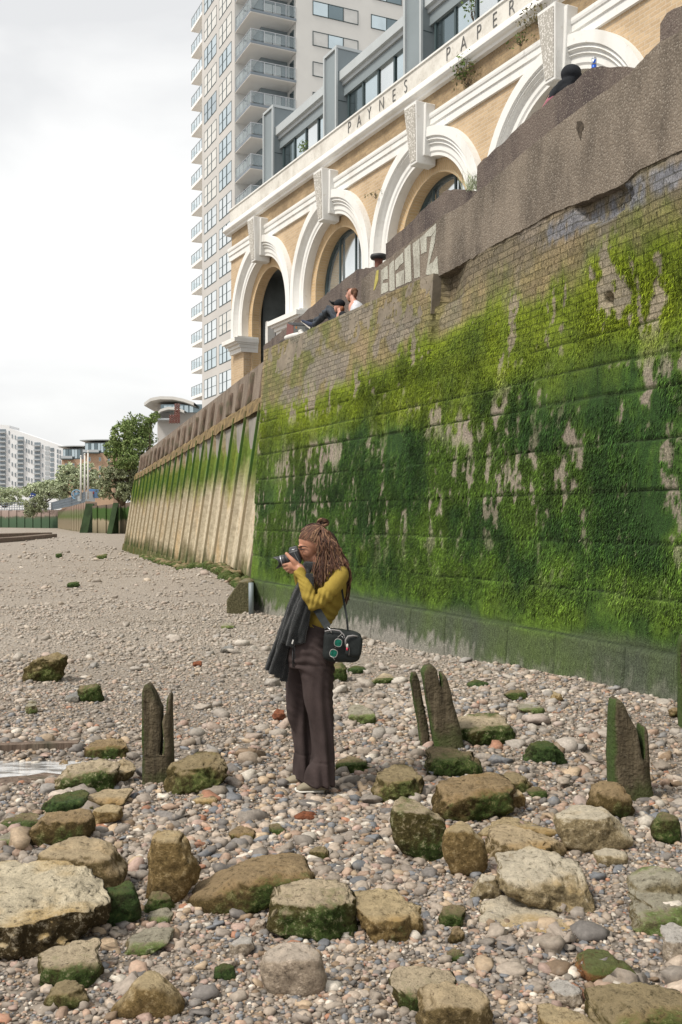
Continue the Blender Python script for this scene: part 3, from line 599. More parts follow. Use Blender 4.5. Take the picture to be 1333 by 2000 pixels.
def plant(name, label, cat, base, centers, radii, n, size, mat, seed, stems=5, thick=.01, group=None):
    t = thing(name, base, label, cat, group); V, Q = leaves(centers, radii, n, size, seed); link('foliage', fast_mesh('foliage', V-np.array(base), Q, False, fsize=4), mat, t)
    rg = random.Random(seed); mb = MB(); C = [Vector(c) for c in centers]
    for i in range(stems):
        e = C[i % len(C)]+Vector((rg.uniform(-.4, .4)*radii[i % len(C)][0], rg.uniform(-.4, .4)*radii[i % len(C)][1], .3*radii[i % len(C)][2])); b = Vector(base)
        pts = [b.lerp(e, u)+Vector((rg.uniform(-1, 1), rg.uniform(-1, 1), 0))*.06*(e-b).length*(u*(1-u)*4) for u in (0, .2, .4, .6, .8, 1)]; mb.tube(pts, [thick*(1-.75*u) for u in (0, .2, .4, .6, .8, 1)], 6)
    mb.build('stems', MAT['bark'], t, True); return t
def fplant(x, y, w, h, off, lab, mat, seed, name='wall_plant', n=160, size=.05, cat='plant', droop=False):
    a_, z_ = BF.hit(x, y, off); p = BF.p(a_, off, z_); r = .5
    cs = [p+Vector((0, 0, h*(.5 if not droop else -.3)))+BF.es*w*q+BF.en*.05 for q in (-.3, 0, .35)]; plant(name, lab, cat, p, cs, [(w*.35, .15, h*.45)]*3, n, size, mat, seed, 6, .008)
fplant(908, 160, .45, .65, .1, 'leafy weed growing up the cornice beside the letters PAPER', MAT['leaf'], 1, n=130)
fplant(915, 170, .7, .5, .05, 'dry brown weed hanging in the brick frieze under the lettering', MAT['leaf_dry'], 2, n=150, size=.04)
fplant(1055, 52, .8, .45, .15, 'bushy grass tuft on the cornice above the tallest keystone', MAT['leaf_dry'], 3, n=220, size=.04)
fplant(1018, 90, .55, .22, .1, 'small green weed on the string course left of the tallest keystone', MAT['leaf'], 4, n=90, size=.03)
fplant(596, 302, .3, .5, -.3, 'small plant on the roof terrace behind the parapet', MAT['leaf'], 5, n=60, size=.05)
fplant(925, 42, .5, 1.0, -.3, 'leafy shrub on the roof terrace above the letter P', MAT['leaf'], 8, n=90, size=.05)
fplant(735, 388, .5, .18, .2, 'dry weed on the string course right of the leftmost keystone', MAT['leaf_dry'], 6, n=50, size=.03)
# ---------------- the white tower
dL = Vector((-888, 1944, 0)).normalized(); dR = Vector((4234, 1944, 0)).normalized(); TC = Vector((-10.4, 97.7, 0))
class TF:      # a along the right face, o = b along the left face (away positive)
    es = dR; en = dL; O = TC
    def p(s, a, o, z): return TC+dR*a+dL*o+Vector((0, 0, z))
tf = TF(); MAT['pane_dark2'] = glassm('window_pane_dim', (.5, .58, .61)); MAT['soffit'] = vary('soffit_white', (.82, .8, .77), .03, .5, .85, 0)
tw = thing('apartment_tower', TC+Vector((0, 0, 2)), 'tall white apartment tower with corner balconies behind the brick warehouse', 'tower')
mb = MB(tf); mb.box(0, 4.66, 0, 11.1, 0, 61); mb.box(4.66, 20, -4.5, 11.1, 0, 61); mb.build('tower_walls', MAT['white_render'], tw)
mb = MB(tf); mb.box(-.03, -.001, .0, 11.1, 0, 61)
mb.build('side_shade_skin', MAT['tower_side'], tw)  # thin darker sheet that puts shade into the left face's colour
ZS = [49.2-2.95*k for k in range(-2, 14)]
mb = MB(tf); mb.box(1.9, 4.655, -2.2, -.005, 0, 61); mb.build('bay', MAT['grey_panel'], tw)
for z in ZS:
    if z > 10:
        for b0, b1 in ((1.0, 4.95), (5.95, 10.2)):
            z0, z1 = z+.62, z+2.55; f = MB(tf)
            f.box(-.06, .0, b0-.05, b0, z0, z1); f.box(-.06, 0, b1, b1+.05, z0, z1); f.box(-.06, 0, b0, b1, z0-.08, z0); f.box(-.06, 0, b0, b1, z1, z1+.05)
            w = b1-b0
            for q in (.38, .72): f.box(-.075, 0, b0+w*q-.08, b0+w*q+.08, z0, z1)
            f.box(-.065, 0, b0, b1, z0+.92, z0+.96); f = f.build('window', MAT['dark_frame'], tw)
            MB(tf).box(-.045, -.035, b0, b1, z0, z1).build('pane', random.choice([MAT['pane'], MAT['pane'], MAT['pane_dark2'], MAT['blind']]) if z > 38 else random.choice([MAT['pane_bright'], MAT['pane_bright'], MAT['pane'], MAT['blind']]), f)
    if z > 28:
        mb = MB(tf); mb.box(0.02, 4.64, -4.5, -.01, z+.02, z+.08); mb.build('balcony_soffit', MAT['soffit'], tw)
        s = MB(tf); s.box(0, 4.655, -4.55, -2.21, z+.08, z+.30); s.box(0, 1.895, -2.21, -.01, z+.08, z+.30); s = s.build('balcony', MAT['slab_edge'], tw)
        r = MB(tf); r.box(.05, 4.6, -4.5, -4.47, z+.45, z+1.4); r.box(.05, .08, -4.5, -.1, z+.45, z+1.4); r.build('railing_glass', MAT['rail_glass'], s)
        r = MB(tf); r.box(.03, 4.62, -4.52, -4.46, z+1.4, z+1.46); r.box(.03, .09, -4.5, -.1, z+1.4, z+1.46)
        for q in (.05, 1.4, 2.5, 3.6, 4.55): r.box(q-.03, q+.03, -4.54, -4.5, z+.3, z+1.45)
        for q in (-3.4, -2.3, -1.2, -.15): r.box(.0, .04, q-.03, q+.03, z+.3, z+1.45)
        r.build('railing', MAT['bare_metal'], s)
        d = MB(tf); d.box(2.1, 4.0, -2.26, -2.2, z+.36, z+2.45); d = d.build('balcony_door', MAT['dark_frame'], tw)
        MB(tf).box(2.16, 3.02, -2.275, -2.262, z+.42, z+2.36).build('pane', MAT['blind'], d); MB(tf).box(3.1, 3.94, -2.275, -2.262, z+.42, z+2.36).build('pane', MAT['blind'], d)
        mb = MB(tf); mb.box(4.60, 4.656, -3.9, -2.9, z+.4, z+2.5); mb.build('side_window', MAT['pane_dark'], tw)
        mb = MB(tf); mb.box(.9, 1.2, -.12, -.01, z-.65, z-.5); mb.build('wall_lamp', MAT['black_iron'], tw)
        for a0, a1 in ((6.36, 11.25), (12.66, 16.1)):
            z0, z1 = z-1.9, z-.5; f = MB(tf); f.box(a0, a1, -4.56, -4.5, z0, z0+.07); f.box(a0, a1, -4.56, -4.5, z1-.07, z1)
            n_ = 3 if a0 < 10 else 2
            for i in range(n_+1): x = a0+(a1-a0-.07)*i/n_; f.box(x, x+.07, -4.56, -4.5, z0, z1)
            f = f.build('window', MAT['dark_frame'], tw)
            for i in range(n_): MB(tf).box(a0+(a1-a0)*i/n_+.07, a0+(a1-a0)*(i+1)/n_, -4.53, -4.51, z0+.07, z1-.07).build('pane', [MAT['blind'], MAT['pane'], MAT['blind']][i] if z < 50 else [MAT['pane'], MAT['pane_dark'], MAT['blind']][i], f)
    zb = z+1.05
    if zb > 13:
        s = MB(tf); s.box(-.02, 4, 11.12, 15.4, zb, zb+.3); s = s.build('balcony', MAT['soffit'], tw)
        r = MB(tf); r.box(0., .03, 11.2, 15.35, zb+.4, zb+1.35); r.box(0, 4, 15.3, 15.33, zb+.4, zb+1.35); r.build('railing_glass', MAT['rail_glass'], s)
        r = MB(tf); r.box(-.02, .04, 11.2, 15.35, zb+1.35, zb+1.4)
        for q in (11.3, 12.3, 13.3, 14.3, 15.3): r.box(-.02, .04, q-.03, q+.03, zb+.3, zb+1.4)
        r.build('railing', MAT['bare_metal'], s)
# ---------------- distance: flats, walls, trees, flagpoles
def fbox(Y, x0, x1, y0, y1):     # rectangle seen at distance Y -> X0,X1,Z0,Z1
    a = U(x0, y1, Y); b = U(x1, y0, Y); return a.x, b.x, min(a.z, b.z), max(a.z, b.z)
fl = thing('apartment_block', U(60, 955, 520), 'long white block of flats with a sloping roofline, far left across the river bend', 'building')
Yf = 520.; X0, X1, Z0, Z1 = fbox(Yf, -60, 136, 960, 830)
mb = MB(); yb = lambda x: U(x, 0, Yf).x; zb = lambda y: U(0, y, Yf).z
poly = [(yb(-60), 0), (yb(136), 0), (yb(136), zb(876)), (yb(19), zb(836)), (yb(19), zb(831)), (yb(-60), zb(824))]
MB().prism(poly, Yf, Yf+16).build('walls', None, fl).data.materials.append(vary('flat_white', (.72, .73, .74), .05, .02, .85, 0))  # white lifted in the colour itself to stand in for distance haze
# prism() uses (a, o, z) with a = X and o = Y
def fw(name, x0, x1, y0, y1, mat, par, d=.25): a = fbox(Yf, x0, x1, y1, y0); return MB().box(a[0], a[1], Yf-d, Yf+.3, a[2], a[3]).build(name, mat, par)
MAT['far_glass'] = vary('far_glass', (.2, .24, .27), .35, .08, .3, 0, .6); MAT['far_rail'] = vary('far_rail', (.4, .43, .45), .1, .2, .5, 0)
def roofy(x): return 831 if x < 19 else 836+(x-19)*(40/117)
ncol = 0
for (xa, xb) in ((0, 12), (35, 47), (68, 79.5)):
    y = roofy(xb)+12
    while y < 955:
        w = fw('window', xa, xb, y-4.6, y+1.8, MAT['far_glass'], fl); fw('balcony_rail', xa-.5, xb+.3, y+.4, y+3.0, MAT['far_rail'], fl, 1.4); y += 9.1
for x in (18.5, 24.5, 30.5, 52.5, 57, 62.5, 84):
    y = roofy(x)+15; 
    while y < 955: fw('slot_window', x-.9, x+.9, y-4.5, y+3, MAT['far_glass'], fl); y += 18.2 if (x in (24.5, 57)) else 9.1*2
for (xa, xb) in ((89, 97), (99, 106), (112, 114.5), (117, 119)):
    y = roofy(xb)+13
    while y < 955: fw('window', xa, xb, y-4, y+3, MAT['far_rail'] if (xa < 98) else MAT['far_glass'], fl); y += 9.8
def flats(name, label, Y, x0, x1, ytop, ybot, seed, hgt=7.):
    """brick flats: glazed top storey under a pale curved roof"""
    t = thing(name, U((x0+x1)/2, ybot, Y), label, 'building'); X0, X1, Z0, Z1 = fbox(Y, x0, x1, ybot, ytop); h = Z1-Z0; dp = 14
    px = Y/F
    MB().box(X0, X1, Y, Y+dp, 0, Z1-26*px).build('brick_storeys', MAT['farbrick'], t)
    MB().box(X0+2*px, X1-2*px, Y+.3, Y+dp-.3, Z1-26*px, Z1-5*px).build('top_storey', MAT['grey_panel'], t)
    n = 8; rows = []
    for z_ in (0, 1):
        rows.append([Vector((X0-5*px+(X1-X0+9*px)*i/n, Y-1.5, Z1-4*px+z_*1.6*px+2.6*px*math.sin(math.pi*(.15+.5*i/n)))) for i in range(n+1)])
    r2 = [[v+Vector((0, dp+2, 0)) for v in r] for r in rows]
    MB().grid([rows[0], rows[1], r2[1], r2[0], rows[0]]).build('roof', MAT['grey_light'], t)
    rg = random.Random(seed); xs = X0+3*px
    while xs < X1-5*px:
        w = rg.uniform(4, 6)*px; MB().box(xs, xs+w, Y+.1, Y+.35, Z1-24*px, Z1-7*px).build('glazing', rg.choice([MAT['pane'], MAT['pane_dark'], MAT['pane']]), t); xs += w+.8*px
    s = MB().box(X0+1*px, X0+(X1-X0)*.55, Y-1.4, Y-.01, Z1-27*px, Z1-25*px).build('balcony', MAT['dark_frame'], t); MB().box(X0+1*px, X0+(X1-X0)*.55, Y-1.4, Y-1.3, Z1-25*px, Z1-20*px).build('railing', MAT['far_rail'], s)
    for k in range(3):
        zz = Z1-(42+k*17)*px
        for q in (.2, .55, .85):
            xx = X0+(X1-X0)*q; w_ = MB().box(xx-2.2*px, xx+2.2*px, Y-.04, Y+.1, zz, zz+8*px).build('window', MAT['off_white'], t); MB().box(xx-1.7*px, xx+1.7*px, Y-.06, Y-.045, zz+.5*px, zz+7.5*px).build('pane', MAT['pane_dark'], w_)
MAT['farbrick'] = vary('far_brick', (.42, .29, .2), .12, .4, .9, .1)
flats('brick_flats', 'lower brick flats with grey glazed top storey, just right of the long white block', 300, 121, 163, 871, 1000, 1)
flats('brick_flats', 'taller brick flats with grey glazed top storey, behind the white flagpoles', 260, 164, 222, 859, 1000, 2)
# pale roofed flats behind the fenders
t = thing('penthouse_block', U(330, 830, 120), 'grey glazed rooftop flat with broad white oversailing roofs above the timber fenders', 'building'); px = 120/F
X = lambda x: U(x, 0, 120).x; Z = lambda y: U(0, y, 120).z
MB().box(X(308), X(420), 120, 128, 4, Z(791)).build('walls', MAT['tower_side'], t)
MB().box(X(315), X(410), 119.8, 119.99, Z(806), Z(790)).build('glazing', MAT['pane_dark'], t)
for q in (322, 330, 339, 352, 362, 372): MB().box(X(q), X(q+7), 119.6, 119.79, Z(806), Z(793)).build('pane', MAT['pane'], t)
def roofs(pts, th, y0, y1): 
    rows = [[Vector((X(x), yy, Z(y)+dz)) for x, y in pts] for yy, dz in ((y0, 0), (y0, th), (y1, th), (y1, 0), (y0, 0))]; return MB().grid(rows)
roofs([(290, 797), (302, 788), (320, 784.5), (345, 785), (365, 789), (385, 796)], .35, 117.5, 129).build('roof', MAT['white_render'], t)
roofs([(309, 820), (320, 808), (334, 803.5), (350, 804), (366, 810)], .3, 117.8, 119.7).build('lower_roof', MAT['white_render'], t)
mb = MB(); mb.box(X(306), X(345), 118, 119.9, Z(823), Z(820)); mb.build('terrace', MAT['far_rail'], t)
# rusty lattice column
lt = thing('lattice_sculpture', U(347, 840, 75), 'rusty lattice column rising behind the timber fenders, white edged', 'sculpture'); rust = vary('rust_red', (.17, .065, .05), .3, 3, .8, .3)
def lat(x0, y0, x1, y1, nw, nh):
    mb = MB(); wb = MB()
    for j in range(nh):
        for i in range(nw):
            u = (i+.5)/nw; v = (j+.5)/nh; p = U(x0+(x1-x0)*u, y0+(y1-y0)*v, 75); r = (x1-x0)/nw*75/F*.5
            mb.tube([p+Vector((-r, 0, -r)), p+Vector((r, 0, r))], r*.36, 6); mb.tube([p+Vector((-r, 0.05, r)), p+Vector((r, 0.05, -r))], r*.36, 6)
        wb.tube([U(x0, y0+(y1-y0)*(j/nh), 75)+Vector((0, .2, 0)), U(x1, y0+(y1-y0)*(j/nh), 75)+Vector((0, .2, 0))], .035, 5)
    mb.build('lattice', rust, lt); wb.build('lattice_bars', MAT['grey_light'], lt)
lat(341, 789, 352, 814, 2, 6); lat(331, 811, 352, 826, 4, 4)
# far river walls
def zone_wall(name, label, pts, th, zt, zb, seed, pal, posts=0, pw=.5):
    """pts: list of (x_img, Y) along the foot"""
    P = [U(x, 0, Y) for x, Y in pts]; t = thing(name, Vector((P[0].x, P[0].y, 0)), label, 'wall')
    m = N('far_wall', .9, .2); g = m.n('ShaderNodeNewGeometry'); sx = m.n('ShaderNodeSeparateXYZ', i0=g.outputs['Position']); mpp = m.n('ShaderNodeMapping', Vector=g.outputs['Position']); mpp.inputs['Scale'].default_value = (1.5, 1.5, .2)
    st = m.noise(1., 4, .6, mpp.outputs[0]); h = m.math('MULTIPLY_ADD', st, 1.1, m.math('SUBTRACT', sx.outputs['Z'], .55)); h = m.math('MULTIPLY', m.math('ADD', h, .5), 1/(max(zt)+.5)); m.col(m.ramp(h, pal)); m.bump(st, .5, .05)
    mb = MB()
    for i in range(len(P)-1):
        a, b = P[i], P[i+1]; n_ = Vector((-(b-a).y, (b-a).x, 0)).normalized()*th
        if n_.y < 0: n_ = -n_
        n_ = n_ + Vector((0, 0, 0)); k = max(2, int((b-a).length/1.2))
        for j in range(k):
            p = a.lerp(b, j/k); q = a.lerp(b, (j+1)/k); e = .16*(j % 2); zt0 = zt[i]+(zt[i+1]-zt[i])*j/k; zt1 = zt[i]+(zt[i+1]-zt[i])*(j+1)/k; f_ = n_.normalized()*e
            mb.hex8([(p.x+f_.x, p.y+f_.y, zb), (q.x+f_.x, q.y+f_.y, zb), (q.x+n_.x, q.y+n_.y, zb), (p.x+n_.x, p.y+n_.y, zb), (p.x+f_.x, p.y+f_.y, zt0), (q.x+f_.x, q.y+f_.y, zt1), (q.x+n_.x, q.y+n_.y, zt1), (p.x+n_.x, p.y+n_.y, zt0)])
    mb.build('wall_face', m.m, t); return t
pale = [(.0, (.12, .11, .07)), (.12, (.2, .17, .11)), (.42, (.3, .25, .17)), (.50, (.05, .09, .025)), (.8, (.05, .1, .025)), (.86, (.13, .1, .08)), (1., (.18, .13, .1))]
a = zone_wall('timber_river_wall', 'far timber faced river wall, dark green above and pale below, under the bush', [(262, 118), (181, 126)], 1.5, (3.5, 3.1), -1, 1, pale)
for (x, Y) in ((224, 119.5), (173.5, 127)):
    w = 5 if x > 200 else 7.5; pX = U(x, 0, Y).x; hw = w*Y/F
    MB().hex8([(pX-hw-.4, Y-1.6, -1), (pX+hw-.4, Y-1.6, -1), (pX+hw, Y+1, -1), (pX-hw, Y+1, -1), (pX-hw+.3, Y-.6, 3.4), (pX+hw+.3, Y-.6, 3.4), (pX+hw, Y+1, 3.4), (pX-hw, Y+1, 3.4)]).build('buttress', vary('dark_algae', (.035, .06, .025), .4, .8, .9, .2), a)
b_ = zone_wall('curving_river_wall', 'ribbed far river wall curving left under the flagpoles', [(167, 128), (140, 145), (113, 178)], 1.5, (3.6, 3.3, 2.9), -1, 2, [(.0, (.12, .12, .07)), (.1, (.3, .25, .17)), (.4, (.26, .22, .15)), (.55, (.13, .17, .06)), (.75, (.2, .2, .12)), (.82, (.28, .2, .16)), (1., (.34, .26, .21))])
c_ = zone_wall('distant_river_wall', 'lowest and farthest river wall, green piling under a brick band at the left edge', [(113, 180), (-120, 200)], 1.5, (3.0, 3.0), -1, 3, [(.0, (.06, .1, .06)), (.5, (.07, .12, .07)), (.62, (.1, .12, .08)), (.7, (.3, .23, .2)), (1., (.34, .27, .24))])
ra = thing('promenade_railing', U(100, 985, 179), 'dark metal railing along the top of the far river wall', 'railing'); mb = MB(); P0, P1, P2, P3 = U(165, 0, 129), U(140, 0, 146), U(100, 0, 180), U(-120, 0, 201)
dkr = vary('rail_grey', (.16, .19, .22), .1, 1, .5, 0)
for p, q, z0, z1 in ((P0, P1, 3.6, 3.3), (P1, P2, 3.3, 2.95), (P2, P3, 3., 3.)):
    k = int((q-p).length/.8)
    for j in range(k+1): e = p.lerp(q, j/k); zz = z0+(z1-z0)*j/k; mb.box(e.x-.04, e.x+.04, e.y+.3, e.y+.38, zz, zz+1.4)
    for dz in (.1, .5, .9, 1.35): mb.tube([Vector((p.x, p.y+.34, z0+dz)), Vector((q.x, q.y+.34, z1+dz))], .05, 5)
mb.build('rails', dkr, ra)
for i, (x, yt, lab) in enumerate(((158.5, 893, 'left of the three white flagpoles on the far river wall, the shortest'), (166, 889, 'middle of the three white flagpoles on the far river wall'), (172.5, 884, 'right and tallest of the three white flagpoles on the far river wall'))):
    b = U(x, 975, 132); t_ = U(x, yt, 132); fp = thing('flagpole', b, lab, 'flagpole', 'white flagpoles'); MB().tube([b, b.lerp(t_, .5), t_], [.14, .12, .09], 8).build('pole', MAT['white_render'], fp, True); MB().lathe(t_, (0, 0, 1), [(.05, 0), (.13, .08), (.13, .18), (.04, .26)], 10).build('finial', MAT['white_render'], fp, True)
fb = thing('steel_hut', U(165, 970, 134), 'pale grey clad steel hut with blue sides beneath the flagpoles', 'hut')
q = fbox(134, 152, 172, 979, 962); MB().hex8([(q[0], 134, q[2]), (q[1], 134, q[2]), (q[1], 138, q[2]), (q[0], 138, q[2]), (q[0], 134, q[3]-.55), (q[1], 134, q[3]+.2), (q[1], 138, q[3]+.2), (q[0], 138, q[3]-.55)]).build('cladding', MAT['grey_light'], fb)
blue = vary('blue_paint', (.09, .2, .38), .15, 2, .6, 0); q = fbox(137, 172, 185, 972, 955); MB().box(q[0], q[1], 137, 140, q[2], q[3]).build('blue_side', blue, fb); q = fbox(136.8, 174, 184, 965, 960); MB().box(q[0], q[1], 136.8, 136.95, q[2], q[3]).build('red_stripe', vary('red_stripe', (.4, .08, .08), .1, 2, .6, 0), fb)
dk = thing('round_frame', U(150, 968, 142), 'pale blue round frame standing left of the steel hut', 'frame'); c = U(150, 966, 142); mb = MB()
R_ = 8*142/F*1.15; mb.tube([c+Vector((R_*math.cos(t), 0, R_*math.sin(t))) for t in np.linspace(0, 2*math.pi, 25)], .07, 6, False)
for t in np.linspace(0, math.pi, 9)[:-1]: mb.tube([c+Vector((R_*math.cos(t), 0, R_*math.sin(t))), c-Vector((R_*math.cos(t), 0, R_*math.sin(t)))], .035, 5)
mb.build('ring_and_spokes', vary('pale_blue', (.2, .36, .5), .1, 2, .6, 0), dk)
sg = thing('blue_sign', U(64, 985, 185), 'dark blue notice board on posts among the far bushes', 'sign'); q = fbox(185, 57, 71, 972, 962); MB().prism([(q[0], q[2]), (q[1]-.25, q[2]+.15), (q[1], q[3]-.3), (q[0]+.5, q[3])], 185, 185.15).build('board', vary('navy', (.02, .05, .2), .1, 2, .5, 0), sg); MB().box(q[0]+.2, q[0]+.3, 185.16, 185.3, 2.9, q[3]-.1).box(q[1]-.5, q[1]-.4, 185.16, 185.3, 2.9, q[3]-.4).build('posts', MAT['grey_panel'], sg)
q = fbox(184.9, 59, 61, 969, 966.5); MB().box(q[0], q[1], 184.93, 184.99, q[2], q[3]).build('white_mark', MAT['off_white'], sg); q = fbox(184.9, 63, 66, 969, 967); MB().box(q[0], q[1], 184.93, 184.99, q[2], q[3]).build('white_mark', MAT['off_white'], sg)
# trees
def tree(label, Y, blobs, n, size, mat, seed, base, cat='tree', name='riverside_tree', thick=.15, dr=.8, group=None):
    C = [U(x, y, Y+d) for x, y, rx, ry, d in blobs]; px = Y/F; R = [(rx*px, rx*px*dr, ry*px) for x, y, rx, ry, d in blobs]
    b = U(base[0], base[1], Y); return plant(name, label, cat, b, C, R, n, size, mat, seed, 9, thick, group)
tree('dense green bush overhanging the end of the sheet pile wall', 60, [(268, 835, 34, 28, 1), (240, 850, 26, 26, 0), (225, 880, 22, 22, 0), (285, 860, 22, 28, 1), (258, 875, 30, 30, 0), (250, 900, 26, 22, -.5), (300, 815, 10, 16, 1)], 21000, .075, MAT['leaf_deep'], 21, (262, 965))
tree('greyer leaved bush draped over the wall below the dense green one', 61, [(225, 935, 28, 30, -1), (252, 930, 26, 32, -1), (205, 955, 16, 20, -1), (245, 958, 26, 20, -1), (212, 918, 14, 16, -1)], 11000, .075, MAT['leaf_olive'], 22, (240, 985))
tree('tall pale willow like tree in front of the brick flats', 190, [(150, 935, 26, 24, 0), (130, 925, 20, 20, 0), (172, 925, 20, 22, 1), (118, 950, 20, 16, 0), (185, 940, 18, 24, 2)], 9000, .26, MAT['leaf_pale'], 23, (150, 975), dr=.7)
tree('pale spreading shrub beneath the long white block', 195, [(75, 955, 24, 14, 0), (100, 955, 24, 18, 0), (55, 960, 14, 10, 0), (120, 962, 18, 14, 0)], 8000, .24, MAT['leaf_pale'], 24, (85, 985), name='riverside_shrub', cat='shrub')
tree('pale green hedge at the left edge under the long white block', 215, [(0, 962, 22, 12, 0), (30, 962, 20, 12, 0), (-30, 962, 20, 12, 0), (10, 978, 26, 8, 0), (40, 978, 16, 8, 0)], 7000, .24, MAT['leaf_pale'], 25, (10, 992), name='hedge', cat='hedge')
tree('brownish bush hanging over the lowest far wall', 178, [(68, 985, 20, 16, 0), (80, 972, 12, 8, 0), (60, 1000, 14, 10, 0), (84, 990, 12, 12, 0)], 7000, .16, MAT['leaf_olive'], 26, (70, 1000), name='riverside_shrub', cat='shrub')
# ---------------- the beach
def gz(x, y):
    x = np.asarray(x, float); y = np.asarray(y, float); z = -.3*sstep(y, 28, 62)
    P = np.stack([x*.45, y*.45, 0*x+2], -1).reshape(-1, 3); n = fbm(P, 3).reshape(x.shape); z = z + n*.03*np.clip(y/5, .3, 1)
    s = (x-WF.O.x)*WF.es.x+(y-WF.O.y)*WF.es.y; o = (x-WF.O.x)*WF.en.x+(y-WF.O.y)*WF.en.y        # rises to the wall foot near the camera
    z = z + .13*sstep(s, 5.5, 10.5)*(1-sstep(o, 0, 1.6))
    z = z + .30*np.exp(-(((x+3.3)/1.6)**2+((y-27)/4)**2))
    px, py = (x+2.45)/1.35, (y-6.72)/.33; z = z - .07*np.exp(-(px*px)**2-(py*py)**2)              # the puddle's hollow
    e_ = np.exp(-(((x+.2)/.5)**2+((y-6.15)/.45)**2)); z = z*(1-e_)-.012*e_
    return z
def gz1(x, y): return float(gz(np.array([x]), np.array([y]))[0])
def ground_grid(xs, ys):
    Xg, Yg = np.meshgrid(xs, ys); Zg = gz(Xg, Yg); V = np.stack([Xg.ravel(), Yg.ravel(), Zg.ravel()], 1); i = np.arange(Xg.size).reshape(Xg.shape)
    return V, np.stack([i[:-1, :-1], i[:-1, 1:], i[1:, 1:], i[1:, :-1]], -1).reshape(-1, 4)
ys = np.concatenate([np.linspace(-6, 2, 20), np.linspace(2.1, 14, 160), np.geomspace(14.2, 3500, 130)]); xs = np.concatenate([-np.geomspace(3000, 6.2, 60), np.linspace(-6, 6, 150), np.geomspace(6.2, 3000, 60)])
V, Q = ground_grid(xs, ys)
m = N('shingle', .9, .2); P_ = m.co(); v = m.n('ShaderNodeTexVoronoi', Scale=26., Vector=P_); v2 = m.n('ShaderNodeTexVoronoi', Scale=9., Vector=P_, Randomness=1.); f = m.noise(.35, 5, .6, P_); g2 = m.noise(60, 4, .6, P_)
sep = m.n('ShaderNodeSeparateColor', i0=v.outputs['Color']); k = m.ramp(sep.outputs[0], [(0., (.15, .128, .11)), (.25, (.25, .215, .18)), (.5, (.33, .28, .225)), (.72, (.4, .335, .27)), (.9, (.23, .22, .21)), (1., (.46, .41, .35))])
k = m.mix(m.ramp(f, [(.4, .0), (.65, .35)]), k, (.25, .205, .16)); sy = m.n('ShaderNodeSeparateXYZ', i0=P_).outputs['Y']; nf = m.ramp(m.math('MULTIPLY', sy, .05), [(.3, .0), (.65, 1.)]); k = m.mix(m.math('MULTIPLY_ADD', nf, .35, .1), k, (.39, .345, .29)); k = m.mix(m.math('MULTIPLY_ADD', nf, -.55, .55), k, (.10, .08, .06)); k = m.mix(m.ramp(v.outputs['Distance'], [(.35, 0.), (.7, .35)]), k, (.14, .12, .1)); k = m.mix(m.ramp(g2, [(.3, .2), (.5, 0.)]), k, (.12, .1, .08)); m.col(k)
h = m.math('MULTIPLY', m.math('ADD', v.outputs['Distance'], m.math('MULTIPLY', v2.outputs['Distance'], .8)), -1.); m.bump(h, .9, .03); MAT['shingle'] = m.m
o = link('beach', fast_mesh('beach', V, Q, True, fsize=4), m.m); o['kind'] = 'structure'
# puddle
m = N('puddle_water', .03, .6); m.col((.8, .8, .79)); m.b.inputs['Metallic'].default_value = .6; w = m.noise(9, 4, .6, m.co('Object', (1, 4, 1))); m.bump(w, .5, .02); m.col(m.ramp(m.noise(3, 4, .6, m.co('Object', (1, 3.5, 1))), [(.42, (.2, .19, .17)), (.52, (.78, .78, .77))]))  # pale metallic patches paint bright glints onto the rippled water
MB().grid([[Vector((x, y, -.033)) for x in (-4.2, -1.55)] for y in (6.32, 7.15)]).build('puddle', m.m)['kind'] = 'structure'
# pebbles: one sheet of real stones
bmi = bmesh.new(); bmesh.ops.create_icosphere(bmi, subdivisions=2, radius=1); bmi.verts.ensure_lookup_table()
I1 = np.array([v.co[:] for v in bmi.verts]); F1 = np.array([[v.index for v in f.verts] for f in bmi.faces]); bmi.free()
bmi = bmesh.new(); bmesh.ops.create_icosphere(bmi, subdivisions=1, radius=1); I0 = np.array([v.co[:] for v in bmi.verts]); F0 = np.array([[v.index for v in f.verts] for f in bmi.faces]); bmi.free()
PAL = np.array([[.23, .20, .17], [.165, .15, .138], [.31, .26, .21], [.38, .31, .245], [.35, .245, .18], [.22, .155, .1], [.52, .47, .4], [.16, .165, .175], [.34, .17, .105], [.28, .235, .195], [.41, .31, .21], [.35, .25, .205]])
PW_ = np.array([.17, .10, .15, .12, .07, .055, .055,   .08, .015, .11, .06, .05]); PW_ /= PW_.sum()
ROCKS_FOOT = []
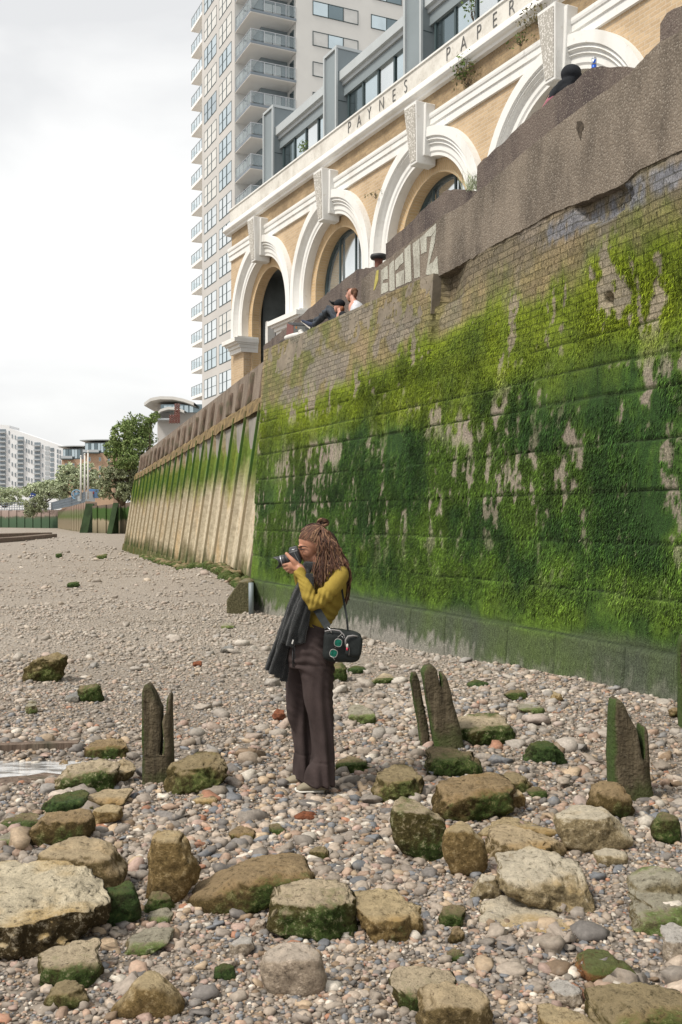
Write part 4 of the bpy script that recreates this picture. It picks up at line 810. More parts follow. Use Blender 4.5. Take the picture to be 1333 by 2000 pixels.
def stones(n, ylo, yhi, smed, sig, smax, base, faces, seed, margin=.9, power=1., sink=.25, angular=.3, whiten=0., wall_only=False):
    rg = np.random.default_rng(seed); y = ylo+(yhi-ylo)*rg.random(n)**power; x = (rg.random(n)*2-1)*(.343*y+margin)
    o = (x-WF.O.x)*WF.en.x+(y-WF.O.y)*WF.en.y; s = (x-WF.O.x)*WF.es.x+(y-WF.O.y)*WF.es.y
    o2 = (x-SF.O.x)*SF.en.x+(y-SF.O.y)*SF.en.y; ok = ((s > 0) & (o > .06)) | ((s <= 0) & (o2 > .1))
    if wall_only: ok &= (o < 2.6)
    cl = vnoise(np.stack([x*1.1, y*1.1, 0*x+seed], 1)); ok &= rg.random(n) < ((.72+.35*cl) if ylo < 8 else (.6+.6*cl))
    wet = (x > -4.2) & (x < -1.35) & (np.abs(y-6.72) < .27); ok &= ~wet; ft = (x > -.42) & (x < .02) & (y > 5.9) & (y < 6.42); ok &= ~(ft & (rg.random(n) < (.35 if smed < .03 else 1.)))
    x, y = x[ok], y[ok]; n = len(x); r = np.clip(np.exp(rg.normal(math.log(smed), sig, n)), smed*.35, smax)/2*(1+.45*vnoise(np.stack([x*.8, y*.8, 0*x+seed+4], 1)))
    sc = np.stack([r*rg.uniform(.9, 1.45, n), r*rg.uniform(.8, 1.1, n), r*rg.uniform(.42, .8, n)], 1)
    a = rg.random(n)*6.283; ca, sa = np.cos(a), np.sin(a); tl = rg.normal(0, .28, n); ct, st_ = np.cos(tl), np.sin(tl)
    nv = len(base); V = np.repeat(base[None], n, 0); V = V*(1+(angular*rg.choice([.6, 1., 2.2], (n, 1, 1), p=[.5, .3, .2]))*(rg.random((n, nv, 1))-.5)); V = np.sign(V)*np.abs(V)**rg.uniform(.72, 1.05, (n, 1, 1)); q_ = rg.normal(size=(n, 1, 3)); q_ /= np.linalg.norm(q_, axis=2, keepdims=True); dd_ = (V*q_).sum(2, keepdims=True); V = V-np.maximum(0, dd_-rg.uniform(.35, .95, (n, 1, 1)))*q_; V = V*sc[:, None]
    X = V[..., 0]*ct[:, None]+V[..., 2]*st_[:, None]; Zv = -V[..., 0]*st_[:, None]+V[..., 2]*ct[:, None]; Yv = V[..., 1]
    X2 = X*ca[:, None]-Yv*sa[:, None]; Y2 = X*sa[:, None]+Yv*ca[:, None]; z0 = gz(x, y)+sc[:, 2]*(1-sink*2)*rg.uniform(.4, 1.1, n)
    V = np.stack([X2+x[:, None], Y2+y[:, None], Zv+z0[:, None]], -1).reshape(-1, 3); Fc = (np.arange(n)[:, None, None]*nv+faces[None]).reshape(-1, 3)
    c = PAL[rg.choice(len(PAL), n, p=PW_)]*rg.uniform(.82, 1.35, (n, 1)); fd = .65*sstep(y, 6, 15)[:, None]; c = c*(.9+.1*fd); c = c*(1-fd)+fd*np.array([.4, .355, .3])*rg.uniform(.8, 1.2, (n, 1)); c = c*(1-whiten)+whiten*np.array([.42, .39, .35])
    return V, Fc, np.repeat(c, nv, 0)
parts = [stones(30000, 2.6, 5.6, .0215, .52, .07, I1, F1, 1, angular=.45), stones(60000, 2.6, 6.2, .0135, .4, .03, I0, F0, 21, angular=.3), stones(1300, 2.7, 7.5, .055, .4, .11, I1, F1, 2, angular=.8), stones(56000, 5.4, 9.6, .021, .5, .075, I0, F0, 3, angular=.2), stones(600, 5.5, 12, .07, .35, .14, I1, F1, 4, angular=.5, whiten=.3),
         stones(60000, 9.4, 19, .023, .5, .08, I0, F0, 5, angular=.2), stones(26000, 18, 42, .032, .5, .11, I0, F0, 6, angular=.3, power=1.5), stones(6000, 40, 100, .09, .45, .3, I0, F0, 12, angular=.3, power=1.3),
         stones(1500, 7.2, 14, .06, .5, .2, I1, F1, 7, angular=.55, whiten=.45, wall_only=True), stones(700, 11, 40, .07, .45, .22, I1, F1, 8, angular=.5)]
off = 0; VV, FF, CC = [], [], []
for V, Fc, c in parts: VV.append(V); FF.append(Fc+off); CC.append(c); off += len(V)
m = N('pebble', .72, .35); nn_ = m.noise(55, 4, .65); nb = m.noise(14, 3, .6); c = m.mix(1., m.attr('tint'), m.ramp(nn_, [(.3, .72), (.7, 1.22)]), 'MULTIPLY'); c = m.mix(m.ramp(nb, [(.55, 0.), (.7, .35)]), c, (.3, .26, .21)); m.col(c); m.bump(nn_, .35, .004)
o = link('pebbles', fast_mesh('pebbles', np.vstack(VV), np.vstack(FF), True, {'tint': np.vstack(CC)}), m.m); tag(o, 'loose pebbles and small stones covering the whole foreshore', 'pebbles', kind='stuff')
# ---------------- rocks
bmi = bmesh.new(); bmesh.ops.create_icosphere(bmi, subdivisions=5, radius=1); I4 = np.array([v.co[:] for v in bmi.verts]); F4 = np.array([[v.index for v in f.verts] for f in bmi.faces]); bmi.free()
bmi = bmesh.new(); bmesh.ops.create_icosphere(bmi, subdivisions=4, radius=1); I3 = np.array([v.co[:] for v in bmi.verts]); F3 = np.array([[v.index for v in f.verts] for f in bmi.faces]); bmi.free()
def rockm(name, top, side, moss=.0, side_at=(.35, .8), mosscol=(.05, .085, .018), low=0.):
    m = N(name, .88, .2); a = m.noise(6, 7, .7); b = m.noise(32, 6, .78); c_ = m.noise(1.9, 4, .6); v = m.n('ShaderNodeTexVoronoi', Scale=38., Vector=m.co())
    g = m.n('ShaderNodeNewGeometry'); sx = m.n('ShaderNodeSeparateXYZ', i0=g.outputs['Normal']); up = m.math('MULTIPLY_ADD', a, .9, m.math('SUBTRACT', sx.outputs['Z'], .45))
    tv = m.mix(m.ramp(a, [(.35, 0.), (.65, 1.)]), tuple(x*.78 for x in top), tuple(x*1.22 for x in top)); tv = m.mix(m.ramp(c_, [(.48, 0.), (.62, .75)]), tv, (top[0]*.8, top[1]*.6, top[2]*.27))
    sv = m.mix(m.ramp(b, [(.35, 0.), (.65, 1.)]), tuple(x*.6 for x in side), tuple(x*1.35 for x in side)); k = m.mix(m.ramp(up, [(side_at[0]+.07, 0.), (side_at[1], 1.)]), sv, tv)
    if moss > 0:
        msk = m.math('MULTIPLY_ADD', b, .35, m.math('ADD', c_, -.17)); lo = .72-.5*moss; mc = m.mix(m.ramp(b, [(.35, 0.), (.7, 1.)]), tuple(x*.5 for x in mosscol), tuple(x*1.7 for x in mosscol)); k = m.mix(m.ramp(msk, [(lo, 0.), (lo+.09, .93)]), k, mc)
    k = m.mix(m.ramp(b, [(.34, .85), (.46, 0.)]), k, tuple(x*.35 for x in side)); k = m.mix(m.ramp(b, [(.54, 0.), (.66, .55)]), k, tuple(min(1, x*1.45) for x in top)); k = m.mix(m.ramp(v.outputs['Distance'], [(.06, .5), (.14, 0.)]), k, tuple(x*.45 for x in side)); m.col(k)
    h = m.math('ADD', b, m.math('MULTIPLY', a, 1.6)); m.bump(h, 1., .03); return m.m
tan = (.47, .37, .235); pale = (.58, .51, .39); brn = (.15, .105, .045); olv = (.155, .13, .05)
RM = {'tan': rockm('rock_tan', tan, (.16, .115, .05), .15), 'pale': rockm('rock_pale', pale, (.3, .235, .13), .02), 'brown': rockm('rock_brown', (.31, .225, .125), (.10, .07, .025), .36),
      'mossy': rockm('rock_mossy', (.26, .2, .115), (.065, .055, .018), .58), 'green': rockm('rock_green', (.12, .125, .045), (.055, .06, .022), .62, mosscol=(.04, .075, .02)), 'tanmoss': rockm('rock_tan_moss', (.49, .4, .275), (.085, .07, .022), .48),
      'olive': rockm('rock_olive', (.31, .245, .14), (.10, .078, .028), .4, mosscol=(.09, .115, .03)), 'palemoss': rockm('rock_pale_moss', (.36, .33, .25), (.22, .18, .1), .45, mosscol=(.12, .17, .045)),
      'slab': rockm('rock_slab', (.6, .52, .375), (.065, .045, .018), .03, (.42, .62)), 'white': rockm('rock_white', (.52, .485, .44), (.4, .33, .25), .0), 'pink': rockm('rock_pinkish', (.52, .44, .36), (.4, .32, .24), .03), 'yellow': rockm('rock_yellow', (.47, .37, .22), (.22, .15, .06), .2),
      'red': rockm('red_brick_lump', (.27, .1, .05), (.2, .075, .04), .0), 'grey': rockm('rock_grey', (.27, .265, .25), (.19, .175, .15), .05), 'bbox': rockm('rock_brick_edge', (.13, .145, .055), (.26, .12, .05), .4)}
def rock(poly, z, mat, label, crease=.5, thick=.62, seed=0, name='rock', cat='rock', cuts=5, rough=1., beta=.8, group=None, base=None):
    """poly: outline (image px); crease: share of the height (from the foot) where the front turns into the top"""
    if 'round' in label or 'smooth' in label: crease, cuts, rough = .82, 2, .55
    P = np.array(poly, float); ymax = P[:, 1].max(); xm = P[P[:, 1] > ymax-12, 0].mean(); Yf = F*CH/(ymax-CY)
    for _ in range(3): Yf = F*(CH-gz1((xm-CX)*Yf/F, Yf))/(ymax-CY)
    w = (P[:, 0].max()-P[:, 0].min())*Yf/F; hh = (ymax-P[:, 1].min())*Yf/F; dep = thick*min(w, hh*3.2); Yc = Yf+dep*.44
    X = (P[:, 0]-CX)*Yc/F; Z = CH-(P[:, 1]-CY)*Yc/F; cx, cz = X.mean()*.5+(X.max()+X.min())*.25, (Z.max()+Z.min())/2
    ang = np.arctan2(Z-cz, X-cx); rad = np.hypot(X-cx, Z-cz); o_ = np.argsort(ang); ang, rad, Xo, Zo = ang[o_], rad[o_], X[o_], Z[o_]
    # radius along each direction by intersecting the outline's edges
    G = I4 if w > .28 else I3; Fc = F4 if w > .28 else F3
    th = np.arctan2(G[:, 2], G[:, 0]); R = np.zeros(len(G)); n = len(Xo)
    ths = np.linspace(-math.pi, math.pi, 361); rs = np.zeros(361)
    for q, t in enumerate(ths):
        d = np.array([math.cos(t), math.sin(t)]); best = 0
        for i in range(n):
            a = np.array([Xo[i]-cx, Zo[i]-cz]); b = np.array([Xo[(i+1) % n]-cx, Zo[(i+1) % n]-cz]); e = b-a; den = d[0]*e[1]-d[1]*e[0]
            if abs(den) < 1e-9: continue
            tt = (a[0]*e[1]-a[1]*e[0])/den; uu = (a[0]*d[1]-a[1]*d[0])/den
            if tt > 0 and -.001 <= uu <= 1.001: best = max(best, tt)
        rs[q] = best if best > 0 else rs[q-1]
    ker = np.array([.15, .7, .15]); rs = np.convolve(np.r_[rs[-3:-1], rs, rs[1:3]], ker, 'same')[2:-2]
    R = np.interp(th, ths, rs)*1.03; rr = np.sqrt(G[:, 0]**2+G[:, 2]**2); c = G[:, 1]; p = 3.2; nrm = (rr**p+np.abs(c)**p)**(1/p); rr = rr/nrm; c = c/nrm
    x = cx+R*rr*np.cos(th); zz = cz+R*rr*np.sin(th); H = Z.max()-Z.min(); zc = Z.min()+H*min(.86, crease+.1); tanA = max(.12, (CH-cz)/Yc)
    dz = np.maximum(0, zz-zc); y = Yc+c*dep*.5; sh = np.minimum(dz*beta/tanA, dep*1.3); y = y+sh; 
    zz = zz-sh*tanA        # the top runs back nearly level
    V = np.stack([x, y, zz], 1); C0 = V.mean(0); rg = np.random.default_rng(seed+100); D = V-C0; ext = np.array([w/2, (dep+sh.max())/2, H/2])
    for k in range(cuts):
        nv = rg.normal(size=3); nv[2] = abs(nv[2])*.6; nv /= np.linalg.norm(nv); dd = D@nv; lim = np.quantile(dd, .95)*rg.uniform(.93, 1.0); over = np.maximum(0, dd-lim); D -= over[:, None]*nv*.85
    nd = D/(np.linalg.norm(D, axis=1)[:, None]+1e-6); sc = min(w, H*1.6)
    disp = .05*fbm((D+seed)/sc*2.6, 4)+.034*fbm((D+seed)/sc*8, 5, 2.03, .7)+.05*np.abs(vnoise((D+seed)/sc*4.4))-.02
    D = D+nd*(disp*sc*rough)[:, None]; V = D+C0
    b = Vector((float(V[:, 0].mean()), float(V[:, 1].mean()), float(gz1(V[:, 0].mean(), V[:, 1].mean()))))
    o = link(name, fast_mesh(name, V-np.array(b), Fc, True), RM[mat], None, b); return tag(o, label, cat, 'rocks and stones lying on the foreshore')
def z1(p): return [(x/2.962, 1200+y/2.962) for x, y in p]
def z2(p): return [(x/2.962, 1550+y/2.962) for x, y in p]
def z3(p): return [(440+x/2.962, 1550+y/2.962) for x, y in p]
def z4(p): return [(883+x/2.962, 1550+y/2.962) for x, y in p]
def z5(p): return [(650+x/1.9517, 1200+y/1.9517) for x, y in p]
RK = [
 (z1([(110, 385), (130, 345), (180, 290), (240, 235), (350, 218), (380, 240), (372, 290), (350, 315), (362, 355), (330, 378), (250, 392), (150, 392)]), 'olive', 'tilted olive slab alone on the grey shingle, farthest left of the large rocks', .75),
 (z1([(460, 420), (530, 393), (562, 400), (585, 450), (603, 500), (540, 505), (480, 508), (462, 465)]), 'mossy', 'blocky dark mossy rock with a grey stone touching its left side', .7),
 (z1([(375, 465), (430, 448), (458, 475), (460, 508), (385, 512)]), 'grey', 'small flat grey stone touching the left side of a blocky mossy rock', .5),
 (z1([(145, 505), (175, 490), (205, 520), (218, 565), (165, 580), (145, 545)]), 'palemoss', 'small pale stone with a green cap near the left edge of the shingle', .5),
 (z1([(500, 800), (520, 740), (560, 720), (690, 715), (730, 750), (742, 850), (700, 860), (510, 858)]), 'brown', 'rough pale brown boulder beside the puddle, highest of its cluster', .55),
 (z1([(630, 850), (690, 838), (770, 880), (787, 905), (750, 945), (680, 975), (640, 930)]), 'tan', 'pale topped rock between the puddle cluster and the left timber stump', .4),
 (z1([(320, 920), (400, 880), (560, 830), (640, 850), (682, 930), (672, 1010), (490, 1042), (330, 1030)]), 'tanmoss', 'big rock with a tan top and mossy green front beside the puddle', .55),
 (z1([(338, 850), (375, 846), (400, 875), (398, 897), (340, 895)]), 'brown', 'small brown stone lying in the edge of the puddle', .5),
 (z1([(205, 1130), (280, 1070), (430, 1020), (480, 1030), (508, 1080), (490, 1110), (400, 1150), (250, 1177), (213, 1165)]), 'green', 'dark green algae covered rock left of the flat topped tan block', .6),
 (z1([(500, 1042), (550, 1018), (740, 1010), (762, 1050), (740, 1080), (690, 1118), (560, 1128), (512, 1080)]), 'tan', 'flat topped tan block right of the dark green rock', .5),
 (z1([(483, 1140), (500, 1100), (530, 1095), (546, 1130), (537, 1180), (510, 1170)]), 'mossy', 'small upright mossy stone wedged under the flat topped tan block', .7),
 (z1([(530, 1180), (550, 1130), (610, 1105), (680, 1110), (722, 1150), (700, 1182), (600, 1205), (540, 1238)]), 'yellow', 'smooth yellowish rock below the flat topped tan block', .5),
 (z1([(0, 1190), (80, 1160), (200, 1165), (232, 1190), (190, 1253), (100, 1258), (-60, 1245), (-70, 1195)]), 'mossy', 'low mossy rock cut by the left edge, left of the big brown boulder', .5),
 (z1([(170, 1260), (200, 1210), (270, 1165), (420, 1140), (500, 1150), (535, 1190), (542, 1250), (500, 1312), (350, 1325), (195, 1345)]), 'brown', 'rounded brown boulder just behind the sunlit tan boulder', .65),
 (z1([(-60, 1285), (60, 1265), (158, 1265), (150, 1302), (90, 1345), (-40, 1345)]), 'palemoss', 'flat pale stone at the left edge with a yellow green stain', .4),
 (z1([(955, 965), (1000, 870), (1060, 820), (1130, 795), (1200, 800), (1280, 850), (1330, 892), (1310, 930), (1200, 1012), (1110, 1042), (1010, 1038), (960, 1005)]), 'olive', 'large mossy brown rock right beside the left timber stump', .6),
 (z1([(1105, 1080), (1140, 1030), (1200, 1040), (1272, 1078), (1260, 1098), (1150, 1108)]), 'yellow', 'small tan wedge stone in front of the rock beside the left stump', .4),
 (z2([(180, 405), (230, 320), (300, 275), (440, 266), (570, 300), (650, 345), (682, 410), (722, 455), (706, 518), (640, 565), (545, 615), (480, 560), (350, 500), (250, 430)]), 'tan', 'big rounded tan boulder with a pale dry top behind the giant slab', .5),
 (z2([(-330, 600), (-200, 430), (0, 403), (130, 400), (250, 412), (350, 470), (470, 560), (565, 620), (622, 690), (617, 770), (480, 825), (350, 885), (200, 940), (30, 968), (-160, 965), (-330, 850)]), 'slab', 'giant pale topped slab with dark undercut front, the largest rock, at the left edge', .43),
 (z2([(550, 622), (640, 550), (720, 516), (782, 550), (812, 660), (802, 712), (720, 767), (650, 772), (608, 725)]), 'green', 'dark green triangular rock tucked against the right of the giant slab', .8),
 (z2([(865, 350), (880, 250), (930, 180), (1000, 180), (1060, 220), (1092, 290), (1100, 370), (1142, 430), (1132, 500), (1080, 572), (1030, 642), (960, 622), (860, 602)]), 'yellow', 'upright crusty yellow brown rock standing on end', .9),
 (z2([(838, 655), (880, 590), (920, 562), (980, 600), (1022, 650), (1000, 672), (930, 684), (835, 694)]), 'mossy', 'small peaked brown stone leaning on the foot of the upright yellow rock', .7),
 (z2([(828, 722), (870, 685), (940, 666), (1004, 700), (1002, 732), (920, 758), (840, 748)]), 'palemoss', 'small pale stone with a green top below the upright yellow rock', .4),
 ([(375, 1766), (378, 1745), (392, 1732), (440, 1708), (474, 1691), (507, 1684), (575, 1680), (615, 1684), (639, 1708), (643, 1724), (600, 1730), (551, 1742), (521, 1762), (500, 1770), (460, 1776), (383, 1784)], 'brown', 'long low brown rock with green lower side in the centre foreground', .6),
 (z2([(713, 855), (800, 800), (950, 773), (1012, 800), (1018, 830), (900, 902), (870, 942), (760, 942), (715, 895)]), 'palemoss', 'flat grey green stone among pebbles right of the giant slab', .35),
 (z2([(178, 975), (330, 890), (380, 858), (500, 858), (560, 930), (602, 990), (602, 1040), (490, 1133), (380, 1092), (200, 1052)]), 'tanmoss', 'square cut mossy block below the giant slab', .5),
 (z2([(265, 1182), (330, 1120), (430, 1073), (470, 1110), (522, 1182), (480, 1212), (330, 1248), (270, 1218)]), 'olive', 'peaked olive stone in front of the square cut mossy block', .6),
 (z2([(652, 1225), (740, 1160), (858, 1033), (940, 1080), (1010, 1150), (1058, 1230), (1042, 1272), (920, 1302), (780, 1302), (720, 1268), (660, 1252)]), 'yellow', 'crusty yellow and green pyramid rock in the bottom left foreground', .7),
 (z2([(862, 1010), (920, 985), (1012, 1040), (1002, 1092), (930, 1092), (880, 1050)]), 'pink', 'pale pinkish stone right behind the pyramid rock', .4),
 (z3([(233, 690), (300, 600), (350, 540), (440, 503), (560, 508), (660, 545), (740, 610), (782, 700), (772, 782), (690, 822), (560, 853), (430, 857), (330, 792), (240, 762)]), 'tanmoss', 'large central boulder with cream top and dark green front', .6),
 (z3([(740, 605), (820, 560), (920, 548), (1000, 580), (1060, 630), (1157, 680), (1157, 760), (1130, 822), (1000, 858), (890, 858), (840, 792), (780, 722)]), 'yellow', 'crumbly yellow rock touching the right of the large central boulder', .45),
 (z3([(203, 975), (260, 910), (370, 878), (500, 883), (545, 940), (562, 1020), (587, 1080), (572, 1142), (470, 1172), (380, 1167), (240, 1138), (213, 1050)]), 'pink', 'smooth pale pinkish boulder with a dark hollow, bottom centre', .5),
 (z3([(488, 335), (540, 298), (597, 310), (602, 370), (562, 390), (498, 383)]), 'olive', 'small squarish olive stone in the pebbles above the central boulder', .6),
 (z5([(155, 645), (180, 600), (240, 568), (320, 590), (362, 630), (342, 672), (270, 697), (235, 722), (168, 705)]), 'olive', 'brown topped mossy rock at the left end of the right hand cluster', .5),
 (z5([(325, 720), (400, 660), (500, 620), (640, 608), (692, 640), (694, 722), (620, 765), (500, 795), (390, 768)]), 'brown', 'big long brown boulder at the back of the right hand cluster', .6),
 (z5([(640, 612), (700, 598), (748, 625), (753, 682), (700, 684), (680, 640)]), 'olive', 'mossy lump behind the right end of the big long brown boulder', .6),
 (z5([(683, 700), (710, 666), (736, 700), (732, 732), (680, 742)]), 'yellow', 'small smooth orange tinted stone at the right end of the big long brown boulder', .6),
 (z5([(738, 672), (790, 653), (833, 690), (760, 704)]), 'mossy', 'low mossy stone right of the big long brown boulder', .5),
 (z5([(728, 555), (760, 500), (810, 480), (872, 520), (924, 556), (850, 568), (740, 570)]), 'green', 'green mossy mound between the paired stumps and the right stump', .7),
 (z5([(345, 535), (370, 515), (500, 508), (552, 540), (573, 590), (500, 612), (410, 623), (348, 592)]), 'mossy', 'mossy green block at the foot of the paired timber stumps', .6),
 (z5([(475, 405), (490, 380), (660, 378), (702, 430), (693, 482), (600, 502), (520, 493), (478, 452)]), 'tanmoss', 'flat pale block with a green streak right of the paired stumps', .5),
 (z5([(53, 365), (80, 343), (140, 353), (172, 390), (166, 412), (90, 421), (55, 388)]), 'palemoss', 'pale and yellow mossy stone to the right of the woman\'s legs', .45),
 (z5([(12, 565), (60, 543), (110, 570), (150, 563), (173, 590), (80, 603), (18, 593)]), 'mossy', 'low dark mossy pair of lumps right beside the woman\'s feet', .6),
 (z5([(0, 185), (45, 183), (58, 250), (0, 257), (-20, 240), (-20, 190)]), 'mossy', 'dark mossy block below the black shoulder bag', .8),
 (z5([(52, 213), (80, 195), (120, 198), (137, 218), (70, 227)]), 'green', 'bright green mossy stone just below the right end of the shoulder bag', .6),
 (z5([(143, 258), (200, 223), (250, 233), (242, 255), (150, 267)]), 'tanmoss', 'flat pale topped stone lying well right of the shoulder bag', .4),
 (z5([(653, 305), (690, 288), (740, 288), (752, 318), (680, 327)]), 'mossy', 'squarish mossy stone near the wall foot behind the flat pale block', .6),
 (z5([(500, 267), (560, 248), (602, 262), (560, 280)]), 'green', 'low green stone near the wall foot above the paired stumps', .5),
 (z5([(825, 330), (850, 288), (885, 320), (840, 332)]), 'yellow', 'small peaked cream stone near the wall foot', .6),
 (z5([(700, 358), (735, 340), (800, 345), (828, 375), (760, 382)]), 'palemoss', 'pale and green split stone behind the flat pale block', .5),
 (z5([(1282, 365), (1300, 355), (1340, 356), (1345, 390), (1285, 388)]), 'brown', 'brown block beside the thin post at the right edge', .7),
 (z4([(788, 60), (800, -15), (830, -50), (900, -72), (990, -65), (1022, 0), (1043, 100), (1000, 158), (920, 122), (800, 95)]), 'brown', 'mossy brown boulder directly below the right timber stump', .7),
 (z3([(958, 160), (975, 70), (1030, 23), (1100, 40), (1200, 110), (1292, 180), (1285, 372), (1230, 397), (1110, 392), (1040, 342), (985, 262)]), 'tanmoss', 'large boulder with a green left face and dark front, left of the smooth yellow stone', .6),
 ([(867, 1650), (867, 1635), (873, 1612), (890, 1601), (905, 1603), (925, 1622), (944, 1645), (950, 1675), (950, 1692), (933, 1704), (903, 1713), (883, 1706), (872, 1680)], 'yellow', 'smooth upright yellow stone in the middle of the right hand cluster', .8),
 (z4([(105, 215), (230, 190), (335, 133), (440, 175), (560, 148), (610, 175), (622, 250), (450, 240), (240, 225), (190, 262), (125, 240)]), 'yellow', 'crumbly pale yellow ledge stone behind the flat cream slab', .4),
 (z4([(193, 290), (240, 225), (330, 198), (450, 228), (600, 258), (722, 300), (722, 335), (600, 345), (400, 365), (290, 412), (208, 368)]), 'tan', 'flat cream slab lying behind the main pale block', .55),
 (z4([(610, 135), (680, 85), (760, 72), (880, 95), (960, 150), (1022, 220), (1028, 270), (990, 312), (900, 332), (820, 347), (720, 335), (640, 270), (613, 200)]), 'pale', 'smooth rounded cream boulder, roundest of the right hand cluster', .6),
 (z4([(820, 345), (900, 323), (1012, 345), (1013, 402), (840, 424)]), 'pale', 'small square pale stone under the rounded cream boulder', .5),
 (z4([(263, 455), (300, 380), (400, 328), (560, 318), (700, 370), (792, 400), (818, 490), (804, 560), (803, 660), (760, 694), (640, 684), (560, 674), (400, 613), (340, 574), (310, 540), (270, 530)]), 'pale', 'main pale cream block with cracked front in the right hand cluster', .52),
 (z4([(98, 605), (150, 500), (210, 458), (250, 480), (288, 570), (282, 608), (190, 618)]), 'pale', 'small pale triangular stone left of the main pale block', .8),
 (z4([(173, 700), (220, 630), (340, 600), (560, 650), (722, 720), (650, 792), (400, 803), (180, 775)]), 'pale', 'low crumbly cream patch of rock below the main pale block', .25),
 (z3([(1238, 725), (1260, 660), (1320, 648), (1385, 655), (1403, 700), (1360, 775), (1300, 778), (1245, 755)]), 'mossy', 'small green and orange stone between the crumbly yellow rock and the low cream patch', .6),
 ([(875, 1838), (887, 1814), (905, 1811), (909, 1830), (897, 1845)], 'brown', 'small dark brown stone just below the green and orange one', .6),
 (z4([(0, 900), (60, 897), (78, 950), (50, 978), (-20, 970), (-30, 920)]), 'mossy', 'small flat mossy stone above the bottom pair of boulders', .4),
 (z4([(1148, 205), (1190, 130), (1250, 110), (1302, 130), (1318, 200), (1312, 272), (1240, 293), (1160, 252)]), 'mossy', 'dark mossy rounded stone near the right edge below the right stump', .7),
 (z4([(1040, 765), (1060, 690), (1130, 600), (1160, 500), (1250, 450), (1333, 430), (1450, 440), (1560, 700), (1450, 850), (1300, 850), (1200, 840), (1100, 845)]), 'palemoss', 'large sloping pale rock cut by the right edge', .2),
 (z4([(1203, 795), (1250, 765), (1333, 758), (1430, 800), (1430, 985), (1300, 988), (1235, 978), (1225, 850)]), 'white', 'whitest block, standing in front of the large sloping rock at the right edge', .6),
 (z4([(733, 955), (760, 908), (900, 913), (1000, 990), (1103, 1062), (1100, 1102), (1000, 1104), (740, 1055)]), 'bbox', 'green mossy chunk with an orange brick underside in the lower right', .5),
 (z4([(578, 1112), (640, 1085), (750, 1105), (762, 1182), (720, 1232), (640, 1243), (600, 1185)]), 'white', 'speckled white stone left of the mossy slab in the bottom right corner', .5),
 (z4([(790, 1200), (800, 1140), (830, 1118), (1000, 1130), (1333, 1190), (1480, 1220), (1480, 1350), (1333, 1420), (800, 1420)]), 'olive', 'big mossy slab filling the bottom right corner', .55),
 (z4([(495, 1350), (510, 1258), (600, 1248), (700, 1270), (832, 1333), (840, 1400), (500, 1410)]), 'yellow', 'cream and ochre rock cut by the bottom edge, left of the mossy corner slab', .6),
 (z3([(960, 1075), (1030, 1018), (1200, 1003), (1300, 1030), (1345, 1100), (1180, 1135), (1142, 1272), (1060, 1272), (1000, 1190)]), 'tanmoss', 'pale grey rock with bright green top behind the bottom edge boulder', .45),
 ([(818, 2030), (822, 1960), (828, 1937), (845, 1921), (889, 1921), (930, 1930), (947, 1955), (958, 2005), (958, 2035)], 'tan', 'rough tan boulder cut by the bottom edge, right of centre', .7),
 (z3([(12, 225), (80, 188), (170, 198), (182, 252), (100, 278), (50, 262)]), 'brown', 'small flat brown stone above the long low brown rock', .5),
 (z3([(398, 130), (440, 110), (500, 103), (533, 125), (490, 163), (410, 163)]), 'red', 'small rounded reddish brown stone below the woman\'s feet', .5),
 (z3([(248, 185), (300, 173), (373, 230), (345, 247), (258, 217)]), 'mossy', 'small dark mossy stone just above the long low brown rock', .5),
 (z3([(20, 880), (90, 835), (160, 838), (168, 890), (110, 945), (40, 940)]), 'white', 'small whitish stone left of the smooth pinkish boulder', .5),
 (z3([(150, 780), (190, 725), (232, 728), (238, 800), (170, 805)]), 'pink', 'small rounded pinkish red stone at the left foot of the large central boulder', .6),
 (z3([(-60, 1010), (-10, 985), (50, 1000), (66, 1080), (-20, 1085), (-65, 1060)]), 'green', 'small dark green rock left of the smooth pinkish boulder', .6),
 ([(530, 1396), (539, 1384), (555, 1388), (559, 1404), (543, 1410)], 'red', 'orange red brick lump left of the woman\'s knees', .6),
 ([(377, 1300), (378, 1292), (394, 1291), (395, 1300), (386, 1303)], 'red', 'tiny red brick fragment on the middle of the grey shingle', .6),
 ([(129, 1146), (133, 1139), (144, 1134), (154, 1137), (157, 1144), (144, 1148)], 'green', 'small dark green stone far up the shingle, lower of two left of the sheet piles', .6),
 ([(109, 1088), (109, 1081), (120, 1079), (122, 1087), (115, 1090)], 'green', 'small dark boxy stone far up the shingle, upper of two by the sheet piles', .7),
 ([(429, 1273), (436, 1262), (455, 1261), (458, 1271), (445, 1276)], 'grey', 'flat grey green stone on the shingle between the bag and the concrete block', .5),
 ([(430, 1226), (433, 1216), (455, 1217), (460, 1224), (445, 1229)], 'palemoss', 'low pale stone on the shingle below the concrete block', .4),
 ([(186, 1092), (190, 1082), (203, 1080), (212, 1086), (206, 1092)], 'mossy', 'little mossy clump on the shingle at the far end of the sheet piles', .5),
]
for i, (poly, mt, lab, cre) in enumerate(RK): rock(poly, 0, mt, lab, cre, seed=i*3+1)
